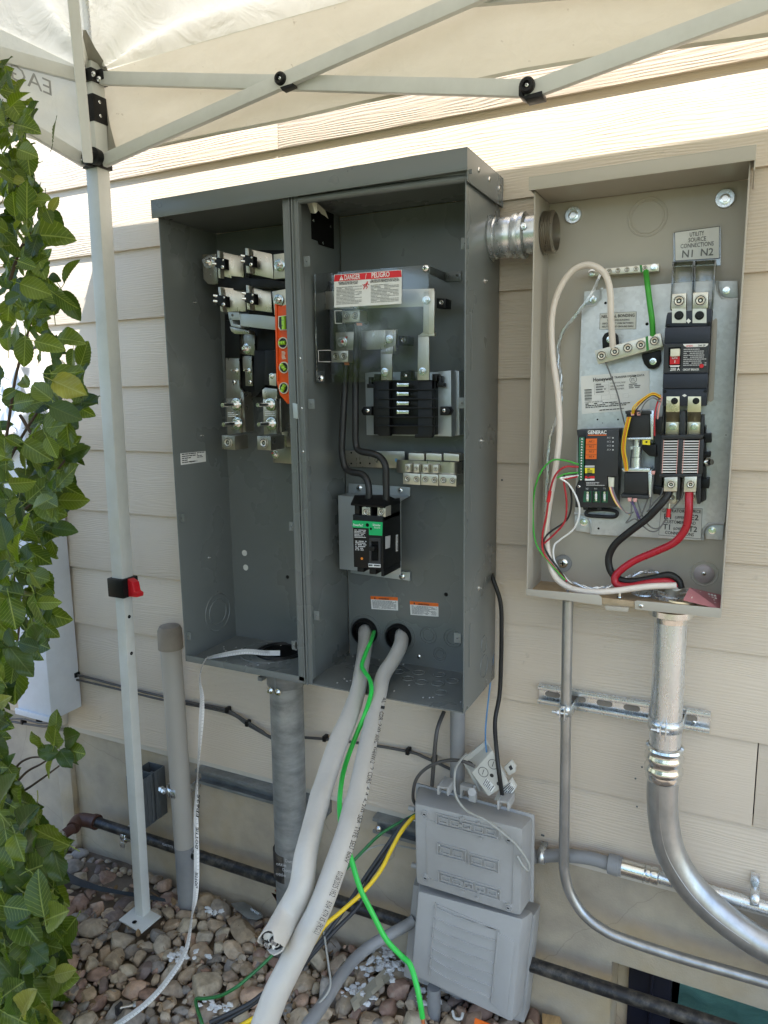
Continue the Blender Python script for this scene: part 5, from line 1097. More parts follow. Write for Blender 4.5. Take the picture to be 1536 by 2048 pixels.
# ---- galvanised mounting plate
YP = -.026
pl = P('mounting_plate', 'galv_plate', lambda b: b.slab([(1203, 578), (1345, 566), (1416, 561), (1430, 561), (1434, 585), (1443, 598), (1476, 600), (1474, 640), (1462, 900), (1450, 1045), (1416, 1046), (1404, 1058), (1402, 1081), (1184, 1069), (1182, 1040), (1170, 1026), (1149, 1025), (1163, 617), (1190, 612), (1203, 598)], YP, YP + .003), bevel=.001)
for pts in ([(1168, 583), (1201, 579), (1201, 600), (1190, 610), (1167, 611)], [(1436, 562), (1475, 561), (1476, 596), (1444, 595), (1437, 584)], [(1149, 1030), (1170, 1030), (1180, 1042), (1180, 1066), (1152, 1062), (1149, 1056)], [(1416, 1050), (1448, 1048), (1445, 1080), (1412, 1078), (1408, 1062)]):
    part('corner_foot', 'galv_plate', pl, lambda b: b.slab(pts, YP + .012, YP + .0145), bevel=.0008)
def rim(pts): part('pressed_rim', 'galv_plate', pl, lambda b: b.tube([A(x, y, YP + .005) for x, y in pts], .0032, 8, 5), smooth=True)
rim([(1203, 576), (1203, 592), (1196, 606), (1184, 612), (1165, 615)]); rim([(1432, 562), (1434, 582), (1442, 595), (1452, 599), (1476, 600)]); rim([(1149, 1027), (1168, 1028), (1179, 1038), (1183, 1052), (1184, 1068)]); rim([(1404, 1080), (1405, 1062), (1414, 1050), (1426, 1046), (1448, 1046)])
for (x, y) in ((1185, 599), (1453, 581), (1167.6, 1044), (1424.6, 1061)): fast('hexs', 'bolt', ts, x, y, YP + .012, 8.5)
for (x, y, r) in ((1211, 606, 2.8), (1294, 648, 3.2), (1195, 839, 1.8), (1236, 839, 1.8), (1197, 1057, 2.2), (1205, 846, .9), (1452, 870, 1)): part('plate_hole', 'dark_hole', pl, lambda b: b.lathe(A(x, y, YP - .0001), (0, -1, 0), [(0, pxr(x, y, YP, r)), (.0003, pxr(x, y, YP, r * .95)), (.0003, .0001)], 12))
# ---- labels
o, g, q = lines_label('terminal_label', [(1349, 464.5), (1439.5, 452), (1439, 517), (1350, 522)], -.0125)
P('label_bracket', 'clear_plastic', lambda b: b.slab([(1347, 466), (1441, 455), (1441, 530), (1347, 534)], -.0120, -.0085))
for s_, u0, u1, v, h in (('UTILITY', .34, .66, .22, .0066), ('SOURCE', .31, .70, .40, .0066), ('CONNECTIONS', .13, .87, .58, .0066), ('N1', .16, .40, .90, .0112), ('N2', .58, .86, .885, .0112)): text(s_, g(u0, v), g(u1, v), h, 'lettering', 'ink_grey', o, bold=.012, eps=.0007)
def frame(name, g, par, th=.006, m='ink'):
    b = MB(); e = Vector((0, -.0004, 0)); k = th
    for (a0, b0, a1, b1) in ((0, 0, 1, k * 1.5), (0, 1 - k * 1.5, 1, 1), (0, 0, k, 1), (1 - k, 0, 1, 1)): b.add([g(a0, b0) + e, g(a1, b0) + e, g(a1, b1) + e, g(a0, b1) + e], [(0, 1, 2, 3)])
    return b.build(name, m, par)
frame('border', g, o, .01)
q = quad([(1200, 627), (1273, 623), (1272, 658), (1199, 659)], YP - .0005); g = lambda u, v, q=q: lerp(lerp(q[0], q[1], u), lerp(q[3], q[2], u), v)
nl = card('bonding_label', 'label_clear', ts, q, .0003); frame('border', g, nl, .008)
for s_, u0, u1, v, h in (('NEUTRAL BONDING', .05, .95, .29, .0050), ('TO REMOVE BONDING', .20, .82, .50, .0028), ('DISCONNECT WIRE BETWEEN', .08, .92, .69, .0028), ('NEUTRAL AND GROUND BARS', .07, .93, .88, .0028)): text(s_, g(u0, v), g(u1, v), h, 'lettering', 'ink', nl, bold=.014, eps=.0006)
q = quad([(1322, 1016), (1405, 1017), (1402, 1078), (1317, 1070)], YP - .0005); g = lambda u, v, q=q: lerp(lerp(q[0], q[1], u), lerp(q[3], q[2], u), v)
gl = card('source_label', 'label_clear', ts, q, .0003); frame('border', g, gl, .008)
for s_, u0, u1, v, h in (('GENERATOR SOURCE', .03, .97, .15, .0052), ('E1', .10, .27, .39, .0092), ('(UPPER)', .36, .60, .37, .0048), ('E2', .73, .92, .39, .0092), ('CUSTOMER LOAD', .12, .86, .54, .0052), ('T1', .09, .26, .77, .0092), ('(LOWER)', .34, .60, .76, .0048), ('T2', .70, .90, .78, .0092), ('CONNECTIONS', .15, .83, .93, .0052)): text(s_, g(u0, v), g(u1, v), h, 'lettering', 'ink', gl, eps=.0006, bold=.012)
q = quad([(1161, 752.5), (1270, 743), (1299, 741), (1299, 818), (1164, 828)], YP - .0006); hl = card('data_label', 'label_white', ts, q, .0005)
q = quad([(1161, 752.5), (1299, 741), (1299, 818), (1164, 828)], YP - .0008); g = lambda u, v, q=q: lerp(lerp(q[0], q[1], u), lerp(q[3], q[2], u), v)
text('Honeywell', g(.19, .17), g(.48, .17), .0064, 'lettering', 'ink', hl, bold=.02, eps=.0008); text('TRANSFER SYSTEM DATA', g(.50, .13), g(.93, .13), .0034, 'lettering', 'ink', hl, bold=.008, eps=.0008)
part('barcode', 'ink', hl, lambda b: [b.add([g(.05, v) + Vector((0, -.0005, 0)), g(.16, v) + Vector((0, -.0005, 0)), g(.16, v + w_) + Vector((0, -.0005, 0)), g(.05, v + w_) + Vector((0, -.0005, 0))], [(0, 1, 2, 3)]) for v, w_ in [(.36 + k * .026, .008 + .009 * ((k * 7) % 3 == 0)) for k in range(12)]])
for (u0, v0, u1, v1) in ((.20, .21, .42, .28), (.20, .29, .42, .36), (.20, .37, .42, .44), (.20, .45, .42, .52), (.30, .55, .52, .66), (.44, .55, .54, .66), (.62, .55, .70, .66)): frame('field', lambda a, c, u0=u0, v0=v0, u1=u1, v1=v1: g(u0 + (u1 - u0) * a, v0 + (v1 - v0) * c), hl, .012, 'ink_grey')
for s_, u0, u1, v in (('SYSTEM VOLTAGE', .44, .66, .27), ('SERIAL NUMBER', .44, .64, .35), ('MODEL NUMBER', .44, .64, .43), ('COUNTRY OF ORIGIN: USA', .05, .32, .72)): text(s_, g(u0, v), g(u1, v), .0026, 'lettering', 'ink', hl, eps=.0008)
print_lines([g(.03, .73), g(.75, .73), g(.75, .88), g(.03, .88)], 3, 'fine_print', 'ink', hl, word=(.03, .08), eps=.0008, seed=5); print_lines([g(.2, .22), g(.44, .22), g(.44, .52), g(.2, .52)], 4, 'fine_print', 'ink_grey', hl, word=(.1, .3), u0=.1, u1=.7, eps=.0008); print_lines([g(.70, .30), g(.88, .30), g(.88, .45), g(.70, .45)], 3, 'fine_print', 'ink_grey', hl, word=(.2, .4), eps=.0008); print_lines([g(.25, .92), g(.8, .92), g(.8, .97), g(.25, .97)], 1, 'fine_print', 'ink', hl, word=(.05, .1), eps=.0008)
text('ETL', g(.745, .24), g(.795, .24), .005, 'lettering', 'ink', hl, eps=.0008); part('mark_ring', 'ink', hl, lambda b: b.lathe(g(.77, .20) + Vector((0, -.0004, 0)), (0, -1, 0), [(0, .0058), (.0001, .0058), (.0001, .0052), (0, .0052)], 20))

# ---- ground bar, bonding bar
yg = -.030
gb = P('ground_bar', 'tin_light', lambda b: b.slab([(1175.6, 540.5), (1317.7, 527), (1318, 542), (1176, 552.5)], yg, yg + .014), bevel=.0008)
for k, x in enumerate((1183.7, 1218.5, 1236, 1254, 1272, 1290, 1308)):
    y = 546.5 - (x - 1176) * .0915; fast('hexs' if k in (0, 6) else 'socket', 'bar_screw', gb, x, y, yg - .0003, 7.5 if k in (0, 6) else 5.6)
part('green_mark', 'bus_green', gb, lambda b: b.slab([(1279, 530.5), (1284, 530), (1285, 545), (1281, 545)], yg - .0006, yg - .0003))
P('bar_post', 'black_plastic', lambda b: b.slab([(1200, 536), (1208, 535), (1208, 540), (1200, 541)], yg + .001, GBK))
yn = -.052
for pts, (sx, sy) in (([(1205, 700), (1204, 676), (1209, 667), (1218, 663), (1228, 664), (1235, 670), (1237, 684), (1237, 700)], (1220, 679)), ([(1283, 708), (1321, 700), (1322, 722), (1317, 733), (1308, 738), (1296, 737), (1288, 728), (1284, 716)], (1306, 723))):
    o = P('bar_insulator', 'black_plastic', lambda b: b.slab(pts, YP - .010, YP - .0005), bevel=.0015); fast('hexb', 'bolt', o, sx, sy, YP - .0105, 7.5)
P('bar_insulator', 'black_plastic', lambda b: b.slab([(1200, 705), (1318, 675), (1321, 694), (1204, 722)], yn + .013, YP - .0006))
nb = P('neutral_bar', 'tin_light', lambda b: b.slab([(1188.5, 701.5), (1321, 666), (1327, 693), (1195.6, 728.5)], yn, yn + .013), bevel=.0012)
for (x, y) in ((1203, 711.5), (1229.6, 703.5), (1255.7, 696), (1281.5, 690), (1309, 682)): fast('socket', 'bar_screw', nb, x, y, yn - .0003, 11)
part('green_mark', 'bus_green', nb, lambda b: b.slab([(1291, 673.5), (1296, 672), (1298, 700), (1293, 701.5)], yn - .0006, yn - .0003))
# ---- clear terminal shields
P('terminal_shield', 'clear_plastic', lambda b: (b.slab([(1345, 524), (1348, 524), (1343, 620), (1340, 620)], -.058, -.020), b.slab([(1385, 522), (1387, 522), (1385, 620), (1383, 620)], -.058, -.020), b.slab([(1345, 523), (1387, 521), (1387, 523), (1345, 525)], -.058, -.02), b.slab([(1347, 524), (1386, 522), (1384, 620), (1342, 620)], -.021, -.020)), bevel=.0004)
P('terminal_shield', 'clear_plastic', lambda b: (b.slab([(1389, 522), (1391, 522), (1388, 620), (1386, 620)], -.058, -.020), b.slab([(1429, 520), (1432, 520), (1425, 620), (1422, 620)], -.058, -.020), b.slab([(1389, 521), (1432, 519), (1432, 521), (1389, 523)], -.058, -.02), b.slab([(1390, 522), (1430, 520), (1424, 620), (1387, 620)], -.021, -.020)), bevel=.0004)
def lug(pts, yf, yb, scr, m='tin_light'):
    o = P('terminal_lug', m, lambda b: b.slab(pts, yf, yb), bevel=.0012)
    for (x, y, r) in scr: fast('socket', 'set_screw', o, x, y, yf - .0002, r)
lug([(1344, 588), (1373, 586), (1372, 619), (1342, 619)], -.062, -.040, [(1358, 602, 13)]); lug([(1386, 585), (1417, 584), (1416, 617), (1385, 617)], -.062, -.040, [(1401, 601, 13)])
# ---- main breaker
ym = -.075
mb = P('main_breaker', 'navy_plastic', lambda b: (b.slab([(1335, 625), (1424, 617), (1423, 652), (1330, 654), (1333, 632)], ym + .006, YP - .0005), b.slab([(1330, 655), (1421, 652), (1420, 686), (1328, 687)], ym - .002, YP - .0005), b.slab([(1328, 687), (1419, 686), (1416, 746), (1326, 747)], ym - .006, YP - .0005), b.slab([(1326, 747), (1416, 746), (1415, 776), (1325, 777)], ym - .002, YP - .0005), b.slab([(1325, 777), (1415, 776), (1412, 812), (1325, 812)], ym + .004, YP - .0005)), bevel=.0012)
part('side_flap', 'beige_paint', mb, lambda b: b.slab([(1424, 642), (1432, 636), (1435, 640), (1427, 800), (1421, 804), (1416, 800)], ym + .02, ym + .023), bevel=.0006)
for x in (1358, 1399):
    part('terminal_recess', 'tin_light', mb, lambda b: b.rect(x - 14, 617, x + 14, 646, ym + .0055, ym + .006)); fast('hexblack', 'terminal_screw', mb, x, 631, ym + .005, 10)
for (x, y) in ((1336, 651), (1418, 647), (1330, 783), (1411, 782)): fast('hexblack', 'screw', mb, x, y, ym + .004, 4)
for (x, y) in ((1377, 642), (1369, 791)): part('mark', 'white_print', mb, lambda b: b.slab([(x - 5, y), (x, y - 5 if y < 700 else y - 3), (x + 5, y), (x, y + 5 if y < 700 else y + 3)], ym + .0035, ym + .004))
q = quad([(1329, 689), (1418, 687), (1416, 744), (1327, 745)], ym - .0068); fc = card('face_plate', 'charcoal', mb, q, .0006); g = lambda u, v, q=q: lerp(lerp(q[0], q[1], u), lerp(q[3], q[2], u), v)
yq = ym - .0075
part('toggle_slot', 'dark_hole', mb, lambda b: b.slab([(1337, 695), (1362, 694), (1361, 735), (1337, 736)], yq, yq + .0003)); part('toggle', 'cream', mb, lambda b: b.slab([(1341, 698), (1359.5, 697), (1359, 712), (1340.5, 713)], yq - .014, yq), bevel=.001)
part('on_flag', 'red_plastic', mb, lambda b: b.slab([(1340, 711), (1359.5, 710), (1359, 728), (1339.5, 729)], yq - .003, yq), bevel=.0006); text('ON', A(1343.5, 718, yq - .0032), A(1354.5, 717.5, yq - .0032), .004, 'lettering', 'white_print', mb, bold=.02); text('I', A(1349, 726, yq - .0032), A(1350.3, 726, yq - .0032), .0045, 'lettering', 'white_print', mb)
part('arrow_mark', 'white_print', mb, lambda b: b.slab([(1339, 731), (1360, 730.5), (1358, 733.5), (1341, 734)], yq - .0006, yq - .0003)); text('200 A', g(.15, .94), g(.37, .94), .0050, 'lettering', 'white_print', mb, bold=.02)
part('brand_band', 'white_print', mb, lambda b: b.slab([(1366, 688), (1417, 687), (1415, 691), (1411, 693.5), (1373, 694.5), (1368, 692)], yq - .0004, yq)); text('GENERAC', A(1372, 693.4, yq - .0006), A(1386, 693, yq - .0006), .0024, 'lettering', 'label_red', mb, bold=.02); text('200 2P', A(1396, 692.8, yq - .0006), A(1411, 692.4, yq - .0006), .0026, 'lettering', 'ink', mb, bold=.02)
print_lines([g(.42, .14), g(.98, .14), g(.98, .84), g(.42, .84)], 9, 'fine_print', 'ink_light', mb, word=(.05, .14), seed=6, eps=.0008, th=.42); text('CIRCUIT BREAKER', g(.44, .94), g(.80, .94), .0030, 'lettering', 'white_print', mb, bold=.02)
part('test_button', 'red_plastic', mb, lambda b: b.lathe(A(1403, 732, yq - .0006), (0, -1, 0), [(0, .0033), (.0008, .003), (.0008, .0001)], 14))
# ---- load straps and contactor
for x0 in (1333, 1376):
    st = P('load_strap', 'brass_plate', lambda b: (b.slab([(x0, 793), (x0 + 26, 793), (x0 + 26, 824), (x0 - 1, 824)], ym + .000, ym + .003), b.hexa([A(x0 - 1, 824, ym), A(x0 + 26, 824, ym), A(x0 + 26, 844, ym + .028), A(x0 - 1, 844, ym + .028)], [A(x0 - 1, 826, ym + .003), A(x0 + 26, 826, ym + .003), A(x0 + 26, 846, ym + .031), A(x0 - 1, 846, ym + .031)]), b.slab([(x0 - 1, 844), (x0 + 25, 844), (x0 + 24, 871), (x0 - 2, 871)], ym + .026, ym + .030)), bevel=.0008)
    fast('hexblack', 'terminal_screw', st, x0 + 16, 802, ym - .0005, 7.5); fast('hexs', 'strap_bolt', st, x0 + 13, 853, ym + .0255, 8)
yc = -.078
cn = P('contactor', 'charcoal', lambda b: (b.slab([(1321, 872), (1326, 812), (1329, 812), (1326, 872)], yc + .02, YP), b.slab([(1361, 822), (1371, 822), (1370, 872), (1359, 872)], yc + .01, YP), b.slab([(1402, 830), (1408, 830), (1408, 872), (1401, 872)], yc + .02, YP), b.slab([(1323, 871), (1408, 869), (1405, 878), (1324, 879)], yc, YP - .0005), b.slab([(1319, 948), (1404, 948), (1402, 955), (1318, 955)], yc, YP - .0005), b.slab([(1323, 879), (1327, 879), (1323, 948), (1319, 948)], yc, YP - .0005), b.slab([(1356.5, 879), (1366, 879), (1363, 948), (1354, 948)], yc, YP - .0005), b.slab([(1400, 879), (1408, 878), (1405, 948), (1397, 948)], yc, YP - .0005),
    b.slab([(1310, 860), (1330, 870), (1322, 992), (1308, 985)], yc + .022, YP - .0005), b.slab([(1353, 955), (1361, 955), (1359, 1000), (1352, 1000)], yc + .004, YP), b.slab([(1393, 955), (1402, 955), (1401, 1008), (1394, 1008)], yc + .004, YP), b.slab([(1408, 870), (1412, 850), (1412, 1000), (1402, 1006)], yc + .03, YP)), bevel=.001)
part('arc_chamber', 'dark_hole', cn, lambda b: (b.slab([(1326, 878), (1357, 878), (1355, 949), (1322, 949)], yc + .006, yc + .008), b.slab([(1366, 878), (1400, 878), (1398, 949), (1363, 949)], yc + .006, yc + .008)))
for k in range(13):
    y = 881.5 + k * 5.15; x = 1326 - k * .28
    for (a, c) in ((x, x + 31), (x + 40.5, x + 72.5)): part('splitter_fin', 'white_print', cn, lambda b: b.slab([(a, y), (c, y - .2), (c, y + 1.9), (a, y + 2.1)], yc + .0005, yc + .006))
part('chamber_edge', 'pink_wire', cn, lambda b: [b.slab([(x, 880), (x + 1.3, 880), (x - 2.2, 947), (x - 3.5, 947)], yc - .0004, yc + .001) for x in (1327, 1355.5, 1367.5, 1398)])
for pts, y in (([(1406, 868), (1422, 867), (1423, 885), (1406, 886)], 0), ([(1404, 906), (1421, 905), (1421, 914), (1404, 915)], 0), ([(1402, 959), (1419, 958), (1418, 977), (1402, 976)], 0)): part('side_block', 'black_plastic', cn, lambda b: b.slab(pts, yc + .02, YP - .001), bevel=.0008)
P('side_terminal', 'chrome', lambda b: (b.cyl(A(1408, 925, yc + .03), A(1424, 924, yc + .02), .0045, 12), b.cyl(A(1409, 924, yc + .03), A(1416, 924, yc + .024), .0075, 6)), smooth=True)
lug([(1329, 955), (1355, 954), (1354, 983), (1327, 983)], yc - .006, yc + .02, [(1342, 969, 9.5)]); lug([(1369, 954), (1394, 953), (1392, 984), (1367, 984)], yc - .006, yc + .02, [(1381, 969, 9.5)])
lug([(1336, 984), (1355, 984), (1353, 1009), (1337, 1007)], yc + .016, yc + .03, [(1344, 995, 6.5)]); lug([(1378, 984), (1393, 984), (1392, 1002), (1377, 1001)], yc + .016, yc + .03, [(1385, 993, 6)])
# ---- coils, shaft
yk = -.072
for (y0, y1, dx) in ((824, 876, 0), (944, 991, -4)):
    co = P('solenoid_coil', 'black_rubber', lambda b: b.slab([(1252 + dx, y0), (1302 + dx, y0), (1300 + dx, y1), (1251 + dx, y1)], yk, YP - .004), bevel=.004)
    part('coil_bracket', 'galv', co, lambda b: (b.slab([(1248 + dx, y1), (1302 + dx, y1 - 1), (1303 + dx, y1 + 3), (1248 + dx, y1 + 3)] if y0 < 900 else [(1243, 937), (1300, 937), (1300, 944), (1246, 943)], yk - .003, YP), b.slab([(1300 + dx, y0 - 3), (1308 + dx, y0 - 3), (1306 + dx, y1 + 3), (1302 + dx, y1 + 3)], yk - .002, YP)), bevel=.0006)
part('coil_terminal_board', 'charcoal', co, lambda b: b.slab([(1241, 989), (1298, 991), (1297, 999), (1243, 996)], yk - .004, YP), bevel=.0006)
P('coil_cap', 'charcoal', lambda b: b.slab([(1250, 822), (1303, 822), (1303, 828), (1251, 828)], yk - .004, YP), bevel=.0006)
for (x, y) in ((1265, 827), (1277, 827), (1259, 999), (1270, 1000), (1306, 945)): P('spade_terminal', 'pink_wire', lambda b: b.slab([(x - 4, y - 3), (x + 4, y - 3), (x + 3, y + 4), (x - 3, y + 4)], yk - .009, yk - .004), bevel=.0004, label='faded red spade terminal')
P('plunger', 'galv', lambda b: (b.cyl(A(1274, 879, yk + .012), A(1273, 893, yk + .012), .006, 14), b.cyl(A(1274, 893, yk + .012), A(1272, 914, yk + .012), .0085, 14), b.cyl(A(1272, 915, yk + .012), A(1271, 939, yk + .012), .0095, 16), b.slab([(1261, 893), (1269, 892), (1269, 899), (1261, 899)], yk + .006, yk + .014)), smooth=True)
P('yellow_tag', 'label_yellow', lambda b: b.slab([(1285, 880), (1300, 880), (1300, 890), (1285, 889)], yk - .004, yk - .002)); fast('hexblack', 'screw', ts, 1293, 884, yk - .0042, 2.2)
P('linkage', 'black_plastic', lambda b: b.slab([(1283, 890), (1312, 889), (1313, 914), (1298, 912), (1285, 900)], yk + .004, YP), bevel=.001); P('wire_clip', 'black_plastic', lambda b: (b.slab([(1311, 836), (1324, 834), (1324, 868), (1311, 866)], yk, YP), b.slab([(1306, 972), (1326, 974), (1326, 990), (1306, 988)], yk + .01, YP)), bevel=.001)
# ---- controller
yo = -.060
ct = P('controller', 'charcoal', lambda b: (b.slab([(1153, 860), (1240, 857), (1238, 940), (1234, 1015), (1150, 1015), (1151, 975), (1156, 962), (1155, 874)], yo, YP - .0005), b.slab([(1172, 862), (1238, 860), (1236, 952), (1214, 953), (1214, 973), (1169, 970)], yo - .012, yo)), bevel=.0015)
g = lambda x, y: A(x, y, yo - .0128)
text('GENERAC', g(1175.5, 868), g(1213, 868), .0062, 'lettering', 'white_print', ct, bold=.025); part('red_line', 'label_orange', ct, lambda b: b.slab([(1175.5, 869.5), (1213, 869), (1213, 871), (1175.5, 871.5)], yo - .0126, yo - .0122))
o = card('ac_label', 'label_orange', ct, [g(1172, 877.5), g(1194, 877), (g(1193, 918)), g(1171, 918)], .0003)
for k in range(4):
    y = 884.5 + k * 10.2; text('A/C %d' % (k + 1), A(1178, y, yo - .0134), A(1188, y, yo - .0134), .0032, 'lettering', 'ink', ct, bold=.01); part('rule', 'ink', ct, lambda b: b.slab([(1172, y + 4.6), (1193, y + 4.4), (1193, y + 5), (1172, y + 5.2)], yo - .0133, yo - .013))
for k in range(4): text('A/C %d' % (k + 1), A(1214, 877 + k * 8, yo - .0126), A(1222, 876.8 + k * 8, yo - .0126), .0028, 'lettering', 'ink_light', ct); part('indicator', 'ink_light', ct, lambda b: b.lathe(A(1226, 875.7 + k * 8, yo - .0122), (0, -1, 0), [(0, .0013), (.0004, .0013), (.0004, .0001)], 10))
for m, y0, y1 in (('ink_light', 931, 935), ('label_yellow', 936, 946.5), ('red_plastic', 952, 957), ('white_print', 957.4, 961)): card('strip_label', m, ct, [g(1170, y0), g(1189, y0), g(1189, y1), g(1170, y1)], .0003)
print_lines([A(1171, 936, yo - .0135), A(1188, 936, yo - .0135), A(1188, 961, yo - .0135), A(1171, 961, yo - .0135)], 6, 'fine_print', 'ink', ct, word=(.2, .5), u0=.2, u1=.8); print_lines([g(1171, 964), g(1211, 964), g(1211, 973), g(1171, 973)], 3, 'fine_print', 'ink_light', ct, word=(.05, .1))
for s_, x in (('N2', 1172), ('N1', 1189), ('T1', 1206.5)): text(s_, A(x, 979, yo - .0006), A(x + 5, 979, yo - .0006), .003, 'lettering', 'white_print', ct)
tg = part('terminal_strip', 'gasket_green', ct, lambda b: b.slab([(1158, 875), (1169, 874.5), (1167, 960), (1156, 960)], yo - .010, yo), bevel=.0006)
for k in range(16): x = 1163.5 - k * .13; y = 878.5 + k * 5.4; fast('pan', 'screw', tg, x, y, yo - .0102, 1.9)
part('fuse_board', 'gasket_green', ct, lambda b: b.slab([(1168, 982), (1216, 983), (1215, 1005), (1166, 1004)], yo - .001, yo - .0005))
for x in (1175, 1192, 1209):
    f = part('fuse', 'white_print', ct, lambda b: b.cyl(A(x, 986, yo - .005), A(x, 999, yo - .005), .0021, 10), smooth=True); part('fuse_cap', 'chrome', f, lambda b: (b.cyl(A(x, 983, yo - .005), A(x, 987, yo - .005), .0028, 10), b.cyl(A(x, 998, yo - .005), A(x, 1002, yo - .005), .0028, 10)), smooth=True)
for x in (1183.5, 1200.5): part('fuse_divider', 'charcoal', ct, lambda b: b.slab([(x - 1, 983), (x + 1, 983), (x + 1, 1006), (x - 1, 1006)], yo - .008, yo), bevel=.0003)
fast('pan', 'screw', ct, 1158, 973, yo - .0005, 3.2); part('connector', 'cream', ct, lambda b: b.slab([(1216, 954), (1228, 955), (1227, 975), (1217, 974)], yo - .008, yo), bevel=.0008)
P('rubber_loop', 'black_rubber', lambda b: b.tube([A(x, y, YP - .008) for x, y in ((1178, 1020), (1172, 1026), (1176, 1031), (1200, 1033), (1226, 1034), (1234, 1029), (1230, 1022), (1205, 1019), (1178, 1020))], .0032, 8, 5), smooth=True)
P('snap_foot', 'charcoal', lambda b: (b.slab([(1165, 1013), (1176, 1013), (1175, 1020), (1167, 1020)], YP - .015, YP - .001), b.slab([(1194, 1014), (1203, 1014), (1202, 1020), (1195, 1020)], YP - .015, YP - .001)))

# ---- wiring
def wire(name, m, pts, r, seg=8, sub=6, lab=None): return ptube(name, m, ts, pts, r, seg, sub, lab)
wire('neutral_wire', 'white_wire', [(1226.5, 698, -.046), (1225.5, 690, -.050), (1222, 635, -.062), (1220, 580, -.066), (1208, 546, -.068), (1180, 530, -.066), (1150, 538, -.062), (1127, 564, -.058), (1110, 603, -.055), (1103, 651, -.055), (1106, 716, -.055), (1116, 790, -.058), (1119, 863, -.060), (1112, 931, -.060), (1101, 995, -.060), (1093, 1057, -.062), (1098, 1115, -.066), (1111, 1154, -.072), (1140, 1176, -.085), (1185, 1184, -.092), (1234, 1181, -.090), (1298, 1173, -.082), (1352, 1171, -.070)], .0054, 12, lab='thick white insulated wire looping from the neutral bar')
for ph in (0, 2.1, 4.2):
    base = smooth([A(*p) for p in [(1201, 550, -.030), (1182, 590, -.040), (1153, 629, -.036), (1124, 667, -.030), (1116, 709, -.030), (1122, 758, -.034), (1120, 815, -.04), (1100, 879, -.03), (1095, 944, -.03), (1092, 1041, -.03), (1101, 1115, -.040), (1137, 1160, -.055), (1185, 1176, -.065), (1227, 1170, -.055), (1266, 1150, -.040), (1308, 1144, -.035), (1350, 1167, -.05)]], 14)
    pts = [p + Vector((math.cos(i * .55 + ph), 0, math.sin(i * .55 + ph))) * .0017 for i, p in enumerate(base)]
    part('ground_strand', 'galv', ts, lambda b: b.tube(pts, .0015, 6, 1), smooth=True)
wire('ground_wire', 'thin_green', [(1292, 543, -.034), (1295, 570, -.052), (1300, 610, -.060), (1304, 640, -.058), (1306, 672, -.048)], .0046, 12, lab='short green wire between ground bar and neutral bar')
wire('sense_wire', 'ink_grey', [(1211, 724, -.046), (1234, 785, -.04), (1243, 824, -.05), (1250, 850, -.065)], .0012, 6)
wire('load_cable', 'black_rubber', [(1341, 975, -.072), (1334, 992, -.078), (1320, 1010, -.082), (1294, 1037, -.078), (1260, 1063, -.070), (1230, 1089, -.062), (1217.5, 1115, -.058), (1221, 1141, -.058), (1237, 1158, -.060), (1266, 1163, -.062), (1305, 1157, -.062), (1337, 1150, -.062), (1356, 1160, -.060), (1362, 1176, -.060)], .0062, 14)
wire('load_cable', 'red_wire', [(1379, 975, -.072), (1378, 1000, -.080), (1377, 1028, -.082), (1371, 1057, -.080), (1350, 1084, -.075), (1314, 1102, -.070), (1272, 1120, -.066), (1243, 1139, -.066), (1230, 1155, -.068), (1234, 1169, -.070), (1259, 1173, -.072), (1298, 1166, -.070), (1335, 1163, -.066), (1352, 1172, -.06)], .0062, 14)
wire('control_wire', 'thin_green', [(1157, 929, -.072), (1130, 921, -.080), (1104, 921, -.084), (1082, 944, -.084), (1069, 982, -.080), (1066, 1041, -.078), (1073, 1089, -.078), (1098, 1124, -.076), (1130, 1160, -.070)], .0016)
wire('control_wire', 'thin_green', [(1156, 945, -.072), (1130, 948, -.078), (1114, 956, -.08)], .0016)
wire('control_wire', 'red_wire', [(1157, 934, -.072), (1130, 934, -.082), (1111, 950, -.084), (1100, 982, -.080), (1093, 1030, -.078), (1085, 1070, -.078), (1087, 1104, -.078), (1106, 1132, -.074), (1134, 1163, -.068)], .0017)
wire('control_wire', 'red_wire', [(1155, 953, -.072), (1136, 957, -.076), (1128, 962, -.078), (1133, 1002, -.076), (1130, 1041, -.072), (1111, 1066, -.074), (1088, 1087, -.077)], .0017)
wire('control_wire', 'white_print', [(1157, 951, -.070), (1130, 955, -.078), (1121, 957, -.080), (1137, 968, -.080), (1153, 995, -.078), (1159, 1024, -.076), (1148, 1057, -.074), (1121, 1079, -.070), (1108, 1092, -.068), (1109, 1121, -.066), (1127, 1152, -.064)], .0016)
wire('control_wire', 'black_rubber', [(1154, 947, -.072), (1128, 950, -.078), (1140, 976, -.074), (1143, 1008, -.072), (1133, 1040, -.070), (1098, 1066, -.074), (1087, 1086, -.076), (1098, 1112, -.074), (1117, 1137, -.07), (1133, 1162, -.066)], .0017)
wire('control_wire', 'cream', [(1098, 1010, -.074), (1094, 1045, -.074), (1088, 1085, -.074)], .002)
wire('splice', 'red_plastic', [(1100, 982, -.082), (1096, 1004, -.081)], .0032)
